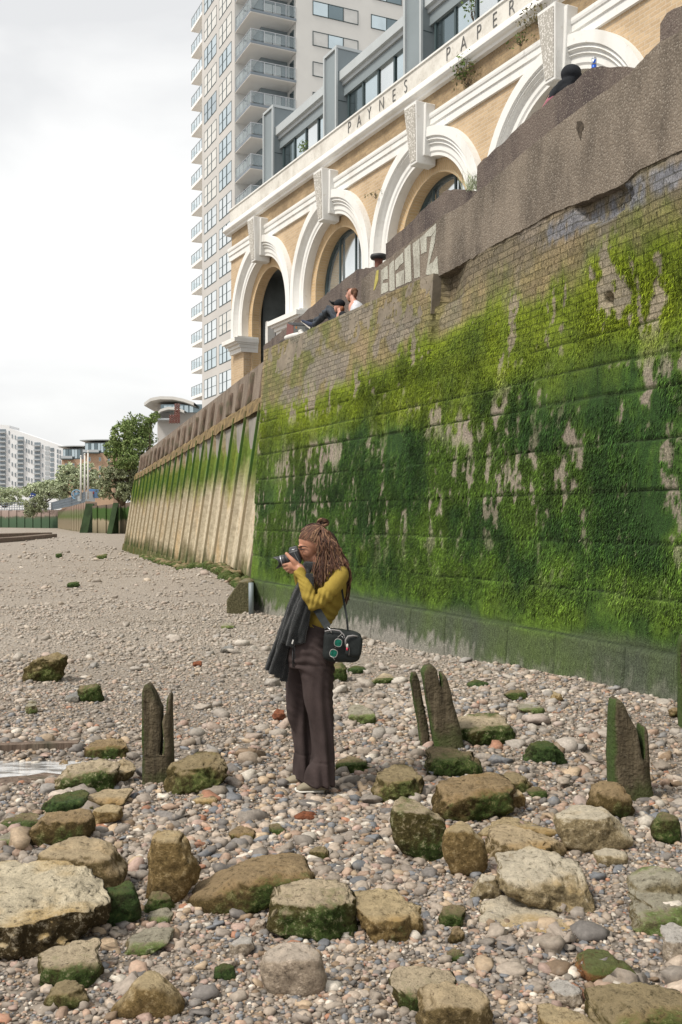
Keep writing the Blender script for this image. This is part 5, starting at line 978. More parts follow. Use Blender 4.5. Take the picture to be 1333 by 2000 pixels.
# rubble under the sheet piling
rg = random.Random(3)
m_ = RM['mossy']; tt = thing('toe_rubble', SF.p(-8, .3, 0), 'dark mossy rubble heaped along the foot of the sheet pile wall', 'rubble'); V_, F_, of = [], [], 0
for i in range(260):
    a = -rg.random()**1.4*24+1.0; o_ = rg.uniform(.05, .45); r = rg.uniform(.06, .2); p = SF.p(a, o_, 0); zg = gz1(p.x, p.y); sc = np.array([r*rg.uniform(.8, 1.4), r, r*rg.uniform(.5, .9)]); V = I1*(1+.5*(RNG.random((len(I1), 1))-.5))*sc+np.array([p.x, p.y, zg+.03]); V_.append(V); F_.append(F1+of); of += len(I1)
o = link('rubble', fast_mesh('rubble', np.vstack(V_)-np.array(tt.location), np.vstack(F_), True), m_, tt); o['kind'] = 'stuff'
# ---------------- timber stumps, buttress block, posts, planks
m = N('stump_timber', .9, .2); mpp = m.n('ShaderNodeMapping', Vector=m.co()); mpp.inputs['Scale'].default_value = (28, 28, 2.2); a_ = m.noise(1., 6, .7, mpp.outputs[0]); b_ = m.noise(3.2, 4); e_ = m.noise(40, 3)
g = m.n('ShaderNodeNewGeometry'); sx = m.n('ShaderNodeSeparateXYZ', i0=g.outputs['Normal']); gm = m.math('MULTIPLY_ADD', sx.outputs['X'], -.75, m.math('MULTIPLY', b_, .9))
k_ = m.ramp(a_, [(.3, (.035, .028, .018)), (.55, (.1, .08, .05)), (.75, (.19, .155, .105))]); k_ = m.mix(m.ramp(b_, [(.48, 0.), (.62, .75)]), k_, (.06, .075, .025)); k_ = m.mix(m.ramp(gm, [(.7, 0.), (1.05, .85)]), k_, (.05, .085, .02)); k_ = m.mix(m.ramp(e_, [(.62, 0.), (.75, .5)]), k_, (.16, .14, .1)); m.col(k_); m.bump(m.math('ADD', a_, e_), .9, .02); MAT['stump'] = m.m
def stump(tname, label, pieces, group=None):
    """pieces: list of (outline px, thickness, depth shift); feet stand on the shingle"""
    allp = [p for pc in pieces for p in pc[0]]; ymax = max(p[1] for p in allp); xm = sum(p[0] for p in allp)/len(allp); Y = F*CH/(ymax-CY-6); Y = F*(CH-gz1((xm-CX)*Y/F, Y))/(ymax-CY-6)
    b = Vector(((xm-CX)*Y/F, Y, gz1((xm-CX)*Y/F, Y))); t = thing(tname, b, label, 'stump', 'split timber stumps standing in the shingle')
    for k, (poly, th, ds, nm) in enumerate(pieces):
        pts = [((x-CX)*Y/F, CH-(y-CY)*Y/F) for x, y in poly]; pts = rag([(a, z-(.12 if z < b.z+.05 else 0)) for a, z in pts], .004, .05, k)
        bm = bmesh.new(); o_ = MB().prism(pts, Y+ds-th/2, Y+ds+th/2); me = bpy.data.meshes.new(nm); me.from_pydata([tuple(v-b) for v in o_.v], [], o_.f); bm.from_mesh(me)
        bmesh.ops.recalc_face_normals(bm, faces=bm.faces); bmesh.ops.triangulate(bm, faces=bm.faces)
        for _ in range(2): bmesh.ops.subdivide_edges(bm, edges=[e for e in bm.edges if e.calc_length() > .05], cuts=1, use_grid_fill=True)
        bmesh.ops.smooth_vert(bm, verts=bm.verts, factor=.25, use_axis_x=True, use_axis_y=True, use_axis_z=True)
        for v in bm.verts:
            q = v.co; top = max(0., min(1., (q.z)/.8)); v.co.y *= (1-.35*top); v.co.y += .018*mnoise.noise(Vector((q.x*22, k, q.z*2.5)))+.012*mnoise.noise(Vector((q.x*50, 3, q.z*6))); v.co.x += .006*mnoise.noise(Vector((q.y*30, 7, q.z*5)))
        for f in bm.faces: f.smooth = True
        bm.to_mesh(me); bm.free(); link(nm, me, MAT['stump'], t)
    return t
stump('timber_stump', 'broad split timber stump left of the woman, notched with a thin spike', [(z1([(834, 975), (832, 440), (845, 402), (862, 393), (882, 415), (905, 455), (925, 510), (941, 535), (943, 690), (935, 800), (950, 805), (958, 700), (948, 610), (962, 570), (971, 590), (975, 480), (987, 457), (999, 470), (1000, 700), (1006, 860), (975, 955), (930, 985)]), .16, 0, 'trunk')])
stump('timber_stump', 'pair of leaning timber stumps right of the woman, one thin and one forked', [(z5([(345, 512), (325, 420), (305, 310), (294, 250), (300, 222), (318, 218), (330, 250), (345, 330), (365, 430), (382, 512)]), .09, .03, 'thin_slat'),
      (z5([(392, 502), (370, 400), (348, 290), (336, 215), (348, 195), (372, 187), (395, 208), (402, 250), (410, 275), (405, 222), (415, 217), (432, 240), (450, 300), (470, 380), (488, 450), (500, 495), (450, 500)]), .22, -.02, 'trunk')])
stump('timber_stump', 'tall dark timber stump at the right with bright green left flank and thin spike', [(z5([(1058, 640), (1058, 480), (1057, 370), (1063, 325), (1080, 317), (1098, 330), (1118, 385), (1140, 420), (1152, 470), (1163, 545), (1172, 540), (1168, 450), (1174, 415), (1183, 430), (1190, 520), (1203, 660), (1208, 690), (1150, 705), (1110, 690), (1075, 665)]), .22, 0, 'trunk')])
stump('timber_stump', 'thin tall post cut off by the right edge of the picture', [([(1328, 1412), (1326, 1300), (1325, 1250), (1330, 1240), (1345, 1243), (1350, 1300), (1352, 1412)], .1, 0, 'trunk')])
bb = [(443, 1198), (443, 1172), (468, 1135), (484, 1136), (490, 1141), (490, 1200)]
Yb = 17.4; b0 = U(466, 1200, Yb); cbk = thing('concrete_block', b0, 'slant topped mossy concrete block at the foot of the wall corner', 'block')
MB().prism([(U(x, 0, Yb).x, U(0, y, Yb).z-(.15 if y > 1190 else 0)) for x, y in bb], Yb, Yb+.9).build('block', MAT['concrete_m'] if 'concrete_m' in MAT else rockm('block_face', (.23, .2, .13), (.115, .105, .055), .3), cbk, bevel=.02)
MB().tube([U(491, 1200, Yb-.2), U(491, 1138, Yb-.2)], .045, 10).build('drain_pipe', MAT['grey_panel'], cbk, True)
def plank(pts, w, lab, hgt=.05, nm='driftwood_plank'):
    P = []
    for x, y in pts:
        Y = F*CH/(y-CY); Y = F*(CH-gz1((x-CX)*Y/F, Y)-hgt/2)/(y-CY); P.append(U(x, y, Y)+Vector((0, 0, -.005)))
    o = thing(nm, P[0], lab, 'plank'); mb = MB()
    for i in range(len(P)-1):
        a, b = P[i], P[i+1]; n_ = Vector((-(b-a).y, (b-a).x, 0)).normalized()*w/2; z = Vector((0, 0, hgt)); mb.hex8([a-n_-z, b-n_-z, b+n_-z, a+n_-z, a-n_+z/2, b-n_+z/2, b+n_+z/2, a+n_+z/2])
    mb.build('plank', MAT['timber'], o); return o
plank([(-60, 1461), (60, 1456), (155, 1453)], .09, 'half buried grey plank lying just above the puddle', .05)
plank([(-60, 1534), (60, 1524), (112, 1514)], .2, 'wide pale sandy board edging the near side of the puddle', .03)
plank([(905, 1268), (960, 1288), (1028, 1312)], .12, 'rusty brown board lying along the foot of the green wall', .03)
plank([(-40, 1057), (30, 1053), (60, 1050), (100, 1046)], 1.2, 'long dark timber baulk far across the beach at the left', .35)
plank([(-40, 1048), (20, 1046), (60, 1045), (80, 1044)], 2.4, 'low weedy timber platform beyond the long baulk', .45, 'timber_platform')
# ---------------- figures: tapered limbs and masses fused into one continuous surface
def crom(P, n):
    P = np.array(P, float); out = []
    for i in range(len(P)-1):
        p0, p1, p2, p3 = P[max(i-1, 0)], P[i], P[i+1], P[min(i+2, len(P)-1)]
        for k in range(n): t = k/n; out.append(.5*((2*p1)+(-p0+p2)*t+(2*p0-5*p1+4*p2-p3)*t*t+(-p0+3*p1-3*p2+p3)*t**3))
    out.append(P[-1]); return np.array(out)
class Fig:
    def __init__(s, Y0, Yf=None): s.Y0 = Y0; s.k = Y0/F; s.Yf = Yf
    def q(s, x, y, dy=0.):
        Y = (s.Yf(x) if s.Yf else s.Y0)+dy; return np.array([(x-CX)*Y/F, Y, CH-(y-CY)*Y/F])
    def chain(s, pts, n=5, seg=16, cap=True):
        "pts: (x, y, depth shift m, half width px across, half depth m)"
        A = np.array([[*s.q(p[0], p[1], p[2]), p[3]*s.k, p[4]] for p in pts]); A = crom(A, n) if len(A) > 2 else crom(A, n); C = A[:, :3]; r1, r2 = np.maximum(A[:, 3], .002), np.maximum(A[:, 4], .002)
        T = np.gradient(C, axis=0); T /= np.linalg.norm(T, axis=1)[:, None]+1e-9; yv = np.array([0, 1., 0]); B1 = np.cross(T, yv); l = np.linalg.norm(B1, axis=1); B1[l < .25] = np.array([1., 0, 0]); B1 /= np.linalg.norm(B1, axis=1)[:, None]+1e-9; B2 = np.cross(B1, T)
        rings = []
        def ring(c, b1, b2, a, b): return [c+b1*a*math.cos(2*math.pi*k/seg)+b2*b*math.sin(2*math.pi*k/seg) for k in range(seg)]
        m = len(C)
        if cap:
            for t in (1., .8, .45): e = math.sqrt(max(0, 1-t*t)); rings.append(ring(C[0]-T[0]*t*min(r1[0], r2[0]), B1[0], B2[0], max(r1[0]*e, .0005), max(r2[0]*e, .0005)))
        for i in range(m): rings.append(ring(C[i], B1[i], B2[i], r1[i], r2[i]))
        if cap:
            for t in (.45, .8, 1.): e = math.sqrt(max(0, 1-t*t)); rings.append(ring(C[-1]+T[-1]*t*min(r1[-1], r2[-1]), B1[-1], B2[-1], max(r1[-1]*e, .0005), max(r2[-1]*e, .0005)))
        V = np.array(rings).reshape(-1, 3); Fc = []
        for i in range(len(rings)-1):
            for k in range(seg): k2 = (k+1) % seg; Fc.append([i*seg+k, i*seg+k2, (i+1)*seg+k2, (i+1)*seg+k])
        Fc.append([k for k in range(seg)][::-1]); Fc.append([(len(rings)-1)*seg+k for k in range(seg)]); return V, Fc
    def ell(s, x, y, dy, rx, ry, rd, rot=0.):
        G = I3; c, sn = math.cos(rot), math.sin(rot); X = G[:, 0]*rx*s.k; Z = G[:, 2]*ry*s.k; V = np.stack([X*c-Z*sn, G[:, 1]*rd, X*sn+Z*c], 1)+s.q(x, y, dy); return V, F3.tolist()
def fuse(name, prims, voxel, mat, parent, smooth=6, disp=None, fac=.5):
    V, Fc = [], []
    for v, f in prims:
        b = len(V); V += [tuple(p) for p in v]; Fc += [[b+i for i in q] for q in f]
    me = bpy.data.meshes.new('tmp'); me.from_pydata(V, [], Fc); me.update(); bm = bmesh.new(); bm.from_mesh(me); bmesh.ops.recalc_face_normals(bm, faces=bm.faces); bm.to_mesh(me); bm.free()
    o = bpy.data.objects.new('tmp', me); COL.objects.link(o); r = o.modifiers.new('r', 'REMESH'); r.mode = 'VOXEL'; r.voxel_size = voxel; r.use_smooth_shade = True
    sm = o.modifiers.new('s', 'SMOOTH'); sm.iterations = smooth; sm.factor = fac
    m2 = bpy.data.meshes.new_from_object(o.evaluated_get(bpy.context.evaluated_depsgraph_get())); bpy.data.objects.remove(o); m2.name = name
    n = len(m2.vertices); P = np.zeros(n*3, np.float32); m2.vertices.foreach_get('co', P); P = P.reshape(-1, 3).astype(float)
    if disp is not None:
        nr = np.zeros(n*3, np.float32); m2.vertex_normals.foreach_get('vector', nr); nr = nr.reshape(-1, 3); P = P+nr*disp(P, nr)[:, None]
    P = P-np.array(root_loc(parent)); m2.vertices.foreach_set('co', P.astype(np.float32).ravel()); m2.update(); m2.materials.clear(); return link(name, m2, mat, parent)
def cloth(name, c, scale=300., rough=.9, bump=.3, var=.15, sheen=.0):
    m = N(name, rough, .15); a = m.noise(6, 4); b = m.noise(scale, 2, .5); k = m.mix(m.ramp(a, [(.3, 0.), (.7, 1.)]), tuple(x*(1-var*1.4) for x in c), tuple(x*(1+var*1.4) for x in c)); k = m.mix(m.ramp(b, [(.35, .45), (.6, 0.)]), k, tuple(x*.5 for x in c)); m.col(k); m.bump(m.math('ADD', b, m.math('MULTIPLY', m.noise(30, 3), .6)), bump, .006)
    if sheen: m.b.inputs['Sheen Weight'].default_value = sheen
    return m.m
def skinm(name, c, sss=.12):
    m = N(name, .5, .4); a = m.noise(12, 4); m.col(m.mix(m.ramp(a, [(.3, 0.), (.7, 1.)]), tuple(x*.86 for x in c), (c[0]*1.12, c[1]*1.02, c[2]))); m.b.inputs['Subsurface Weight'].default_value = sss; m.b.inputs['Subsurface Radius'].default_value = (.012, .005, .003); m.bump(m.noise(180, 2), .1, .002); return m.m
WM = Fig(6.19); Q3 = lambda x, y, dy=0.: Vector(WM.q(x, y, dy)); PXM = 6.19/F
wo_ = thing('person', Q3(612, 1538), 'woman photographing, with brown dreadlocks in a topknot, mustard top, black scarf and wide dark trousers', 'person')
skin = skinm('warm_brown_skin', (.40, .205, .13)); c = WM.chain; e = WM.ell
# --- body: head with face, neck, arms, hands
face = [e(613, 1056, 0, 29, 30, .078, .15), e(604, 1070, 0, 20, 26, .066, .1), c([(602, 1072, 0, 18, .06), (601, 1084, 0, 15, .052), (603, 1094, 0, 10, .036)]), e(604.5, 1096.5, 0, 6.5, 5.5, .024),
        c([(588, 1066, 0, 3, .012), (586.5, 1073, 0, 4, .013), (583.5, 1080, 0, 3.6, .014), (588, 1083, 0, 3.2, .018)], 4, 10), e(594.5, 1090.5, 0, 4.4, 3.1, .024), e(596.5, 1094, 0, 4.2, 2.9, .021),
        e(586.5, 1066.5, -.03, 4.2, 2.6, .03), e(600, 1079, -.045, 9, 9, .022), c([(618, 1057, -.074, 2.4, .008), (622, 1062, -.083, 3.2, .007), (620, 1069, -.08, 2.4, .006)], 4, 10),
        c([(616, 1088, .0, 15, .052), (624, 1103, .0, 16, .055), (632, 1118, .0, 20, .065)]), c([(603, 1094, 0, 9, .035), (616, 1089, 0, 12, .05)])]
# near (left) arm, palm under the lens, thumb up its side, four fingers wrapped beneath
hand = [c([(590, 1118, -.10, 9, .029), (585, 1110, -.085, 9, .026), (577, 1105, -.07, 10, .02), (569, 1106, -.055, 9.5, .02)]),
        c([(580, 1104, -.085, 5.5, .014), (573, 1095, -.085, 4.8, .013), (566, 1088, -.075, 3.9, .0105), (559.5, 1081, -.062, 3.3, .0085)], 4, 12),
        c([(573, 1103, -.06, 4, .011), (563, 1102, -.055, 3.3, .0095), (555.5, 1103.5, -.035, 3., .0085), (551.5, 1102.5, -.005, 2.8, .008), (551, 1098.5, .02, 2.5, .007)], 4, 12),
        c([(573, 1108, -.055, 4, .011), (564, 1108.5, -.05, 3.4, .0095), (557.5, 1110, -.03, 3.1, .0088), (555, 1107.5, 0., 2.9, .008), (555, 1103, .024, 2.5, .007)], 4, 12),
        c([(575, 1112, -.055, 4, .011), (567, 1113.5, -.048, 3.3, .0095), (561.5, 1114.5, -.028, 3., .0085), (560, 1111, .0, 2.8, .008), (561, 1107, .022, 2.4, .007)], 4, 12),
        c([(578, 1115, -.06, 3.8, .0105), (571.5, 1117.5, -.05, 3., .0085), (566.5, 1117.5, -.03, 2.7, .0078), (565.5, 1114, -.005, 2.5, .007), (567, 1110, .015, 2.2, .006)], 4, 12)]
# far (right) hand on the grip
hand2 = [c([(584, 1118, .13, 8, .025), (581, 1106, .125, 9, .024), (577, 1094, .115, 10, .019)]), c([(577, 1098, .1, 4.5, .012), (585, 1092, .085, 3.6, .01), (590, 1086, .06, 3., .008)], 4, 12)]
for k, (y0, d0) in enumerate(((1083, .0), (1089, .002), (1095, .0), (1101, -.004))): hand2.append(c([(575, y0+3, .12, 3.8, .0105), (567, y0, .118, 3.2, .0095), (562, y0, .098, 2.9, .0085), (563, y0+1, .074, 2.5, .007)], 4, 12))
arms = [c([(650, 1140, -.14, 8, .025), (618, 1176, -.19, 8, .025), (590, 1118, -.1, 8, .025)]), c([(635, 1128, .14, 12, .036), (598, 1160, .17, 9, .028), (584, 1118, .13, 7.5, .024)]), c([(632, 1112, 0, 18, .06), (642, 1132, 0, 26, .11), (640, 1160, 0, 24, .1)])]
body = fuse('body', face+hand+hand2+arms, .0042, skin, wo_, 3, None, .4)
# eye, brow, lips, nails
dark = vary('eye_dark', (.03, .018, .014), .1, 50, .4, 0); MB().tube([Q3(585.5, 1074, -.05), Q3(590.5, 1072.8, -.066), Q3(596, 1074.8, -.074)], [.002, .0042, .002], 6).build('closed_eye', dark, wo_, True)
MB().tube([Q3(584.5, 1069.5, -.045), Q3(589, 1066.8, -.066), Q3(596, 1066.8, -.074), Q3(602, 1069.5, -.076)], [.002, .0036, .0032, .0012], 6).build('eyebrow', dark, wo_, True)
MB().tube([Q3(590.5, 1091.6, -.018), Q3(594, 1092.2, -.024), Q3(599, 1093, -.03)], [.002, .0022, .001], 6).build('lips', vary('lip', (.22, .07, .06), .1, 50, .5, 0), wo_, True)
gold = vary('gold', (.75, .6, .38), .1, 5, .25, 0, .5, .9)
for x, y, d in ((616.2, 1061, -.092), (622.3, 1075, -.098), (620.6, 1078.5, -.098)): MB().lathe(Q3(x, y, d), (0, -1, 0), [(.0005, -.003), (.003, -.0015), (.0033, .001), (.0005, .003)], 10).build('earring', gold, wo_, True)
MB().lathe(Q3(562.5, 1115.6, -.035), (-.8, .3, .2), [(.0098, -.002), (.0105, 0), (.0098, .002)], 14).build('ring', gold, wo_, True)
# --- mustard top
mus = cloth('mustard_jersey', (.31, .225, .045), 420, .9, .25, .1)
def folds(P, nr):
    d = .0055*np.sin((P[:, 0]*.7+P[:, 2]*1.0)*95+4*vnoise(P*9))*np.clip(vnoise(P*7+3)+.35, 0, 1)
    el = np.exp(-(((P[:, 0]-Q3(621, 0).x)/.06)**2+((P[:, 2]-Q3(0, 1160).z)/.055)**2)); d += .006*el*np.sin((P[:, 0]*1.0-P[:, 2]*.25)*210)
    wr = np.exp(-(((P[:, 0]-Q3(592, 0).x)/.035)**2+((P[:, 2]-Q3(0, 1128).z)/.05)**2)); d += .0032*wr*np.sin((P[:, 0]*.6+P[:, 2]*1.0)*260)
    wa = np.exp(-((P[:, 2]-Q3(0, 1216).z)/.05)**2); d += .004*wa*np.sin((P[:, 0]*.5+P[:, 2]*.9)*170)
    return d+.0012*fbm(P*30, 3)
torso = [c([(634, 1110, .02, 12, .07), (645, 1122, .0, 27, .135), (646, 1140, 0, 32, .145), (642, 1165, .0, 32, .135), (632, 1192, 0, 28, .125), (623, 1212, 0, 24, .125), (619, 1224, 0, 23.5, .13)], 6, 24, False)]
upper = [c([(660, 1115, -.09, 14, .05), (667, 1123, -.13, 15.5, .052), (656, 1141, -.165, 16, .05), (640, 1158, -.19, 15.5, .047), (622, 1176, -.205, 14, .045), (612, 1181, -.205, 12.5, .042)]),
         c([(613, 1181, -.205, 13, .043), (604, 1164, -.19, 13, .041), (597, 1146, -.165, 12, .038), (590, 1128, -.125, 10.5, .034), (584, 1113, -.098, 10, .032)], 6, 20, False),
         c([(640, 1116, .1, 15, .05), (618, 1136, .16, 15, .05), (598, 1158, .18, 13, .042)]), c([(598, 1158, .18, 13, .042), (587, 1136, .155, 11, .034), (582, 1116, .132, 9.5, .03)], 6, 20, False),
         c([(655, 1112, -.08, 10, .06), (662, 1109, -.04, 8, .07), (650, 1110, .06, 10, .08)])]
fuse('jersey_top', torso+upper, .006, mus, wo_, 4, folds)
# --- trousers
tro = cloth('brown_linen', (.062, .046, .044), 260, .95, .5, .22)
def tfold(P, nr):
    z = (Q3(0, 1538).z*0+P[:, 2]); d = .010*np.sin(P[:, 0]*95+P[:, 1]*60+2.5*np.sin(z*3)+3*vnoise(P*3))*sstep(.9-z, 0, .75); d += .006*np.sin(z*120+P[:, 0]*60+5*vnoise(P*6))*np.clip(vnoise(P*5)+.3, 0, 1)*sstep(z, .25, .6)
    seam = np.exp(-((z-.79)/.008)**2)+np.exp(-((z-.2)/.006)**2); return d-.004*seam
legs = [c([(621, 1216, -.0, 23, .12), (617, 1235, 0, 33, .145), (611, 1258, 0, 43, .165), (607, 1280, 0, 47, .17), (608, 1298, 0, 45, .165)], 6, 24, False),
        c([(622, 1268, -.07, 31, .10), (618, 1292, -.08, 37, .1), (621, 1325, -.085, 31, .095), (622, 1362, -.09, 27.5, .09), (628, 1410, -.09, 24, .085), (632, 1452, -.09, 21, .085), (632, 1480, -.09, 22.5, .09), (627, 1508, -.09, 27, .095), (625, 1531, -.09, 29, .1)], 8, 26, False),
        c([(600, 1268, .07, 32, .1), (588, 1300, .09, 29, .1), (586, 1345, .1, 27, .095), (588, 1395, .11, 26, .09), (594, 1430, .12, 23, .085), (597, 1462, .12, 19.5, .085), (595, 1492, .12, 21, .09), (594, 1521, .12, 20.5, .09)], 8, 26, False)]
fuse('trousers', legs, .0075, tro, wo_, 3, tfold)
MB().tube([Q3(573, 1262, -.12), Q3(572, 1282, -.13), Q3(573, 1303, -.128)], .0045, 6).tube([Q3(576, 1262, -.12), Q3(577, 1280, -.13), Q3(576, 1296, -.13)], .0045, 6).build('drawstring', MAT['black_iron'], wo_, True)
# --- shoes
canvas = cloth('olive_canvas', (.27, .235, .17), 300, .9, .3); rub = vary('white_rubber', (.62, .59, .53), .08, 20, .6, .1)
def shoe(x0, x1, yb, dy, h, nm='shoe'):
    f = [c([(x0+5, yb-5.5, dy, 3.5, .034), (x0+12, yb-7.5, dy, 6., .042), (x0+24, yb-10.5, dy, 8.5, .042), (x1-8, yb-12, dy, 9.5, .038), (x1-3, yb-11, dy, 9, .032)], 5, 16)]
    o = fuse('shoe', f, .005, canvas, wo_, 3); s = [c([(x0+4.5, yb-2.6, dy, 2.8, .038), (x0+15, yb-2.2, dy, 3., .048), (x0+30, yb-2.2, dy, 2.8, .042), (x1-4, yb-2.2, dy, 2.8, .038)], 5, 16), c([(x0+3, yb-5, dy, 3.6, .03), (x0+7, yb-4.4, dy, 4, .04)], 4, 14)]
    so_ = fuse('sole', s, .005, rub, wo_, 3); return o
shoe(576, 636, 1546, -.09, 0); shoe(553, 606, 1531.5, .12, 0)
# --- hair: scalp cap and locs
hairm = N('locs', .7, .35); n1_ = hairm.noise(160, 3, .6); hairm.col(hairm.mix(1., hairm.attr('tint'), hairm.ramp(n1_, [(.3, .55), (.7, 1.4)]), 'MULTIPLY')); hairm.bump(n1_, .6, .004)
hd = vary('hair_base', (.035, .02, .014), .3, 60, .8, .5)
fuse('hair', [e(617, 1051, 0, 29.5, 24.5, .079, .25), e(630, 1062, 0.012, 25, 28, .08), c([(634, 1060, .01, 26, .08), (645, 1090, .01, 26, .085), (651, 1112, .0, 22, .085)])], .006, hd, wo_, 4)
rgh = random.Random(12); LV, LF_, LC, lo_ = [], [], [], 0
def loc_strand(pts, r0, r1, col, wav=.004, seg=6):
    global lo_
    C = crom(np.array([WM.q(*p) for p in pts]), 6); n = len(C); t = np.linspace(0, 1, n)[:, None]; ph = rgh.random()*9
    C = C+wav*np.stack([vnoise(np.stack([t[:, 0]*7+ph, 0*t[:, 0]+k*3.3+ph, 0*t[:, 0]], 1)) for k in range(3)], 1)*np.minimum(1, t*2)
    T = np.gradient(C, axis=0); T /= np.linalg.norm(T, axis=1)[:, None]+1e-9; a = np.array([.3, .9, .2]); B1 = np.cross(T, a); B1 /= np.linalg.norm(B1, axis=1)[:, None]+1e-9; B2 = np.cross(T, B1); R = (r0*(1-t)+r1*t)*(1+.18*np.sin(t*n*2.1+ph)); R[-1] *= .3
    an = np.arange(seg)*2*math.pi/seg; V = C[:, None]+R[:, None]*(B1[:, None]*np.cos(an)[None, :, None]+B2[:, None]*np.sin(an)[None, :, None]); V = V.reshape(-1, 3); i = np.arange(n*seg).reshape(n, seg); j = np.roll(i, -1, 1)
    LV.append(V); LF_.append(np.stack([i[:-1], j[:-1], j[1:], i[1:]], -1).reshape(-1, 4)+lo_); LC.append(np.tile(col, (len(V), 1))); lo_ += len(V)
def lcol():
    b = rgh.choice([(.11, .052, .032), (.16, .075, .044), (.055, .028, .019), (.2, .098, .055), (.3, .175, .1), (.12, .05, .032), (.07, .036, .026)]); k = rgh.uniform(.65, 1.05); return (b[0]*k, b[1]*k, b[2]*k)
# swept from the hairline to the topknot, lying on the scalp
def scalp(x, y, out=1.04, side=-1):
    u, v = (x-617)/31., (y-1053)/29.; r2 = min(1., (u*u+v*v)/out**2); return side*.082*out*math.sqrt(max(0., 1-r2))
for i in range(120):
    s_ = -1 if rgh.random() < .8 else 1; t = rgh.random()
    if t < .5: hx, hy = 583.5+14*(t*2), 1051.5+3*t*2-12*(1-t*2)*0
    else: hx, hy = 597+19*(t-.5)*2, 1053+7*(t-.5)*2
    if rgh.random() < .35: hx, hy = 587+10*rgh.random(), 1048-16*rgh.random()
    bx, by = 627+rgh.uniform(-3, 3), 1029+rgh.uniform(-2, 3); pts = []
    for q in (0, .15, .35, .6, .85, 1.):
        x = hx+(bx-hx)*q; y = hy+(by-hy)*q-(9*math.sin(math.pi*q)*(1-t*.6)); pts.append((x, y, scalp(x, y, 1.05, s_)))
    loc_strand(pts, .0034, .0032, lcol(), .0022)
for i in range(90):           # over the crown and the back of the head
    s_ = -1 if rgh.random() < .8 else 1; ex, ey = 622+38*rgh.random(), 1062+22*rgh.random(); pts = []
    for q in (0, .2, .45, .7, 1.):
        x = 628+(ex-628)*q+5*math.sin(math.pi*q); y = 1030+(ey-1030)*q-2; u, v = (x-630)/31., (y-1060)/34.; pts.append((x, y, s_*.088*math.sqrt(max(.05, 1-(u*u+v*v)*.8))))
    loc_strand(pts, .0042, .0038, lcol(), .003)
# falling from crown over ear, shoulder and back
for i in range(360):
    u = rgh.random(); far = rgh.random() < .2; dep = -.092-.012*rgh.random() if not far else .07
    x0 = 612+28*rgh.random(); y0 = 1031+4*abs(x0-622)/10+rgh.uniform(0, 8)
    # lower end: in front of the shoulder (u small) to the back (u large)
    x3 = 610+60*u+rgh.uniform(-9, 9); y3 = 1142-26*max(0, u-.2)-rgh.random()**2*30+rgh.uniform(-4, 8)
    if x3 > 645: y3 = min(y3, 1112+rgh.uniform(-6, 8))
    x1 = 622+30*u+rgh.uniform(-3, 3); y1 = 1052+8*u; x2 = 621+44*u+rgh.uniform(-4, 4); y2 = 1086+rgh.uniform(-5, 6)
    ly = 0 if far else rgh.random()*.03; dd = dep+ly
    loc_strand([(x0, y0, dd*.45), (x1, y1, dd*.98), (x2, y2, dd*1.08), (x3, y3, dd*1.25-(.05 if (x3 > 622 and not far) else .02)+(.09 if x3 > 668 else 0))], rgh.uniform(.0024, .0042), .0016, lcol(), .016)
for i in range(26):
    x = 672+rgh.uniform(-5, 9); loc_strand([(652, 1060, .03), (674+rgh.uniform(-6, 6), 1096, .03+rgh.uniform(-.08, .05)), (684+rgh.uniform(-4, 2), 1125, rgh.uniform(-.05, .08)), (x+5, 1150, rgh.uniform(-.02, .06)), (x, rgh.uniform(1160, 1184), rgh.uniform(-.02, .06))], .004, .002, lcol(), .009)
for i in range(70):
    u = rgh.random(); loc_strand([(636+8*rgh.random(), 1036+10*u, -.03-.05*rgh.random()), (655+8*u, 1058+12*u, -.06), (664+8*u, 1082+10*u, -.07), (668+14*rgh.random(), 1098+rgh.uniform(0, 14), -.08-rgh.random()*.05)], .004, .002, lcol(), .01)
# topknot
for k in range(22):
    r = rgh.uniform(6, 11); tl = rgh.uniform(-.5, .5); a0 = rgh.random()*6; loc_strand([(631+r*math.cos(a0+a)*1.05, 1021-(.75*r)*math.sin(a0+a)*math.cos(tl)+rgh.uniform(-1, 1), .022*math.sin(a0+a+tl)*rgh.choice([-1, 1])) for a in np.linspace(0, 5.2, 9)], .0045, .0038, lcol(), .001)
o = link('locs', fast_mesh('locs', np.vstack(LV)-np.array(wo_.location), np.vstack(LF_), True, {'tint': np.vstack(LC)}, fsize=4), hairm.m, wo_); o['kind'] = 'stuff'
fuse('topknot_core', [e(631, 1021, 0, 7.5, 7, .022)], .004, hd, wo_, 2)
# --- scarf
wool = cloth('black_wool', (.021, .023, .024), 240, 1., .8, .3, .35)
def sfold(P, nr):
    u = P[:, 0]-P[:, 2]*.37; return .002*np.sin(u*160+2.5*vnoise(P*4))*sstep(1.5-P[:, 2], 0, .4)+.003*fbm(P*20, 3)
sc_ = [c([(600, 1104, -.06, 8, .03), (618, 1108, -.085, 9, .025), (636, 1112, -.08, 10, .03)]), c([(600, 1106, .0, 7, .03), (606, 1108, .06, 8, .03)])]
for j, (xb, yb, dd, w) in enumerate(((523, 1309, -.03, 8), (532, 1316, -.075, 8), (543, 1323, -.06, 8), (553, 1330, -.03, 8))):    # long end: four hanging folds
    t_ = j/3; sc_.append(c([(601+4*t_, 1108, -.05, 6, .028), (590+6*t_, 1136, -.085-.01*j, 6.5, .026), (570+12*t_, 1180, dd-.04, 7.5, .022), (551+19*t_, 1235, dd-.02, w*1.05, .02), (xb, yb, dd, w, .017)], 8, 16, False))
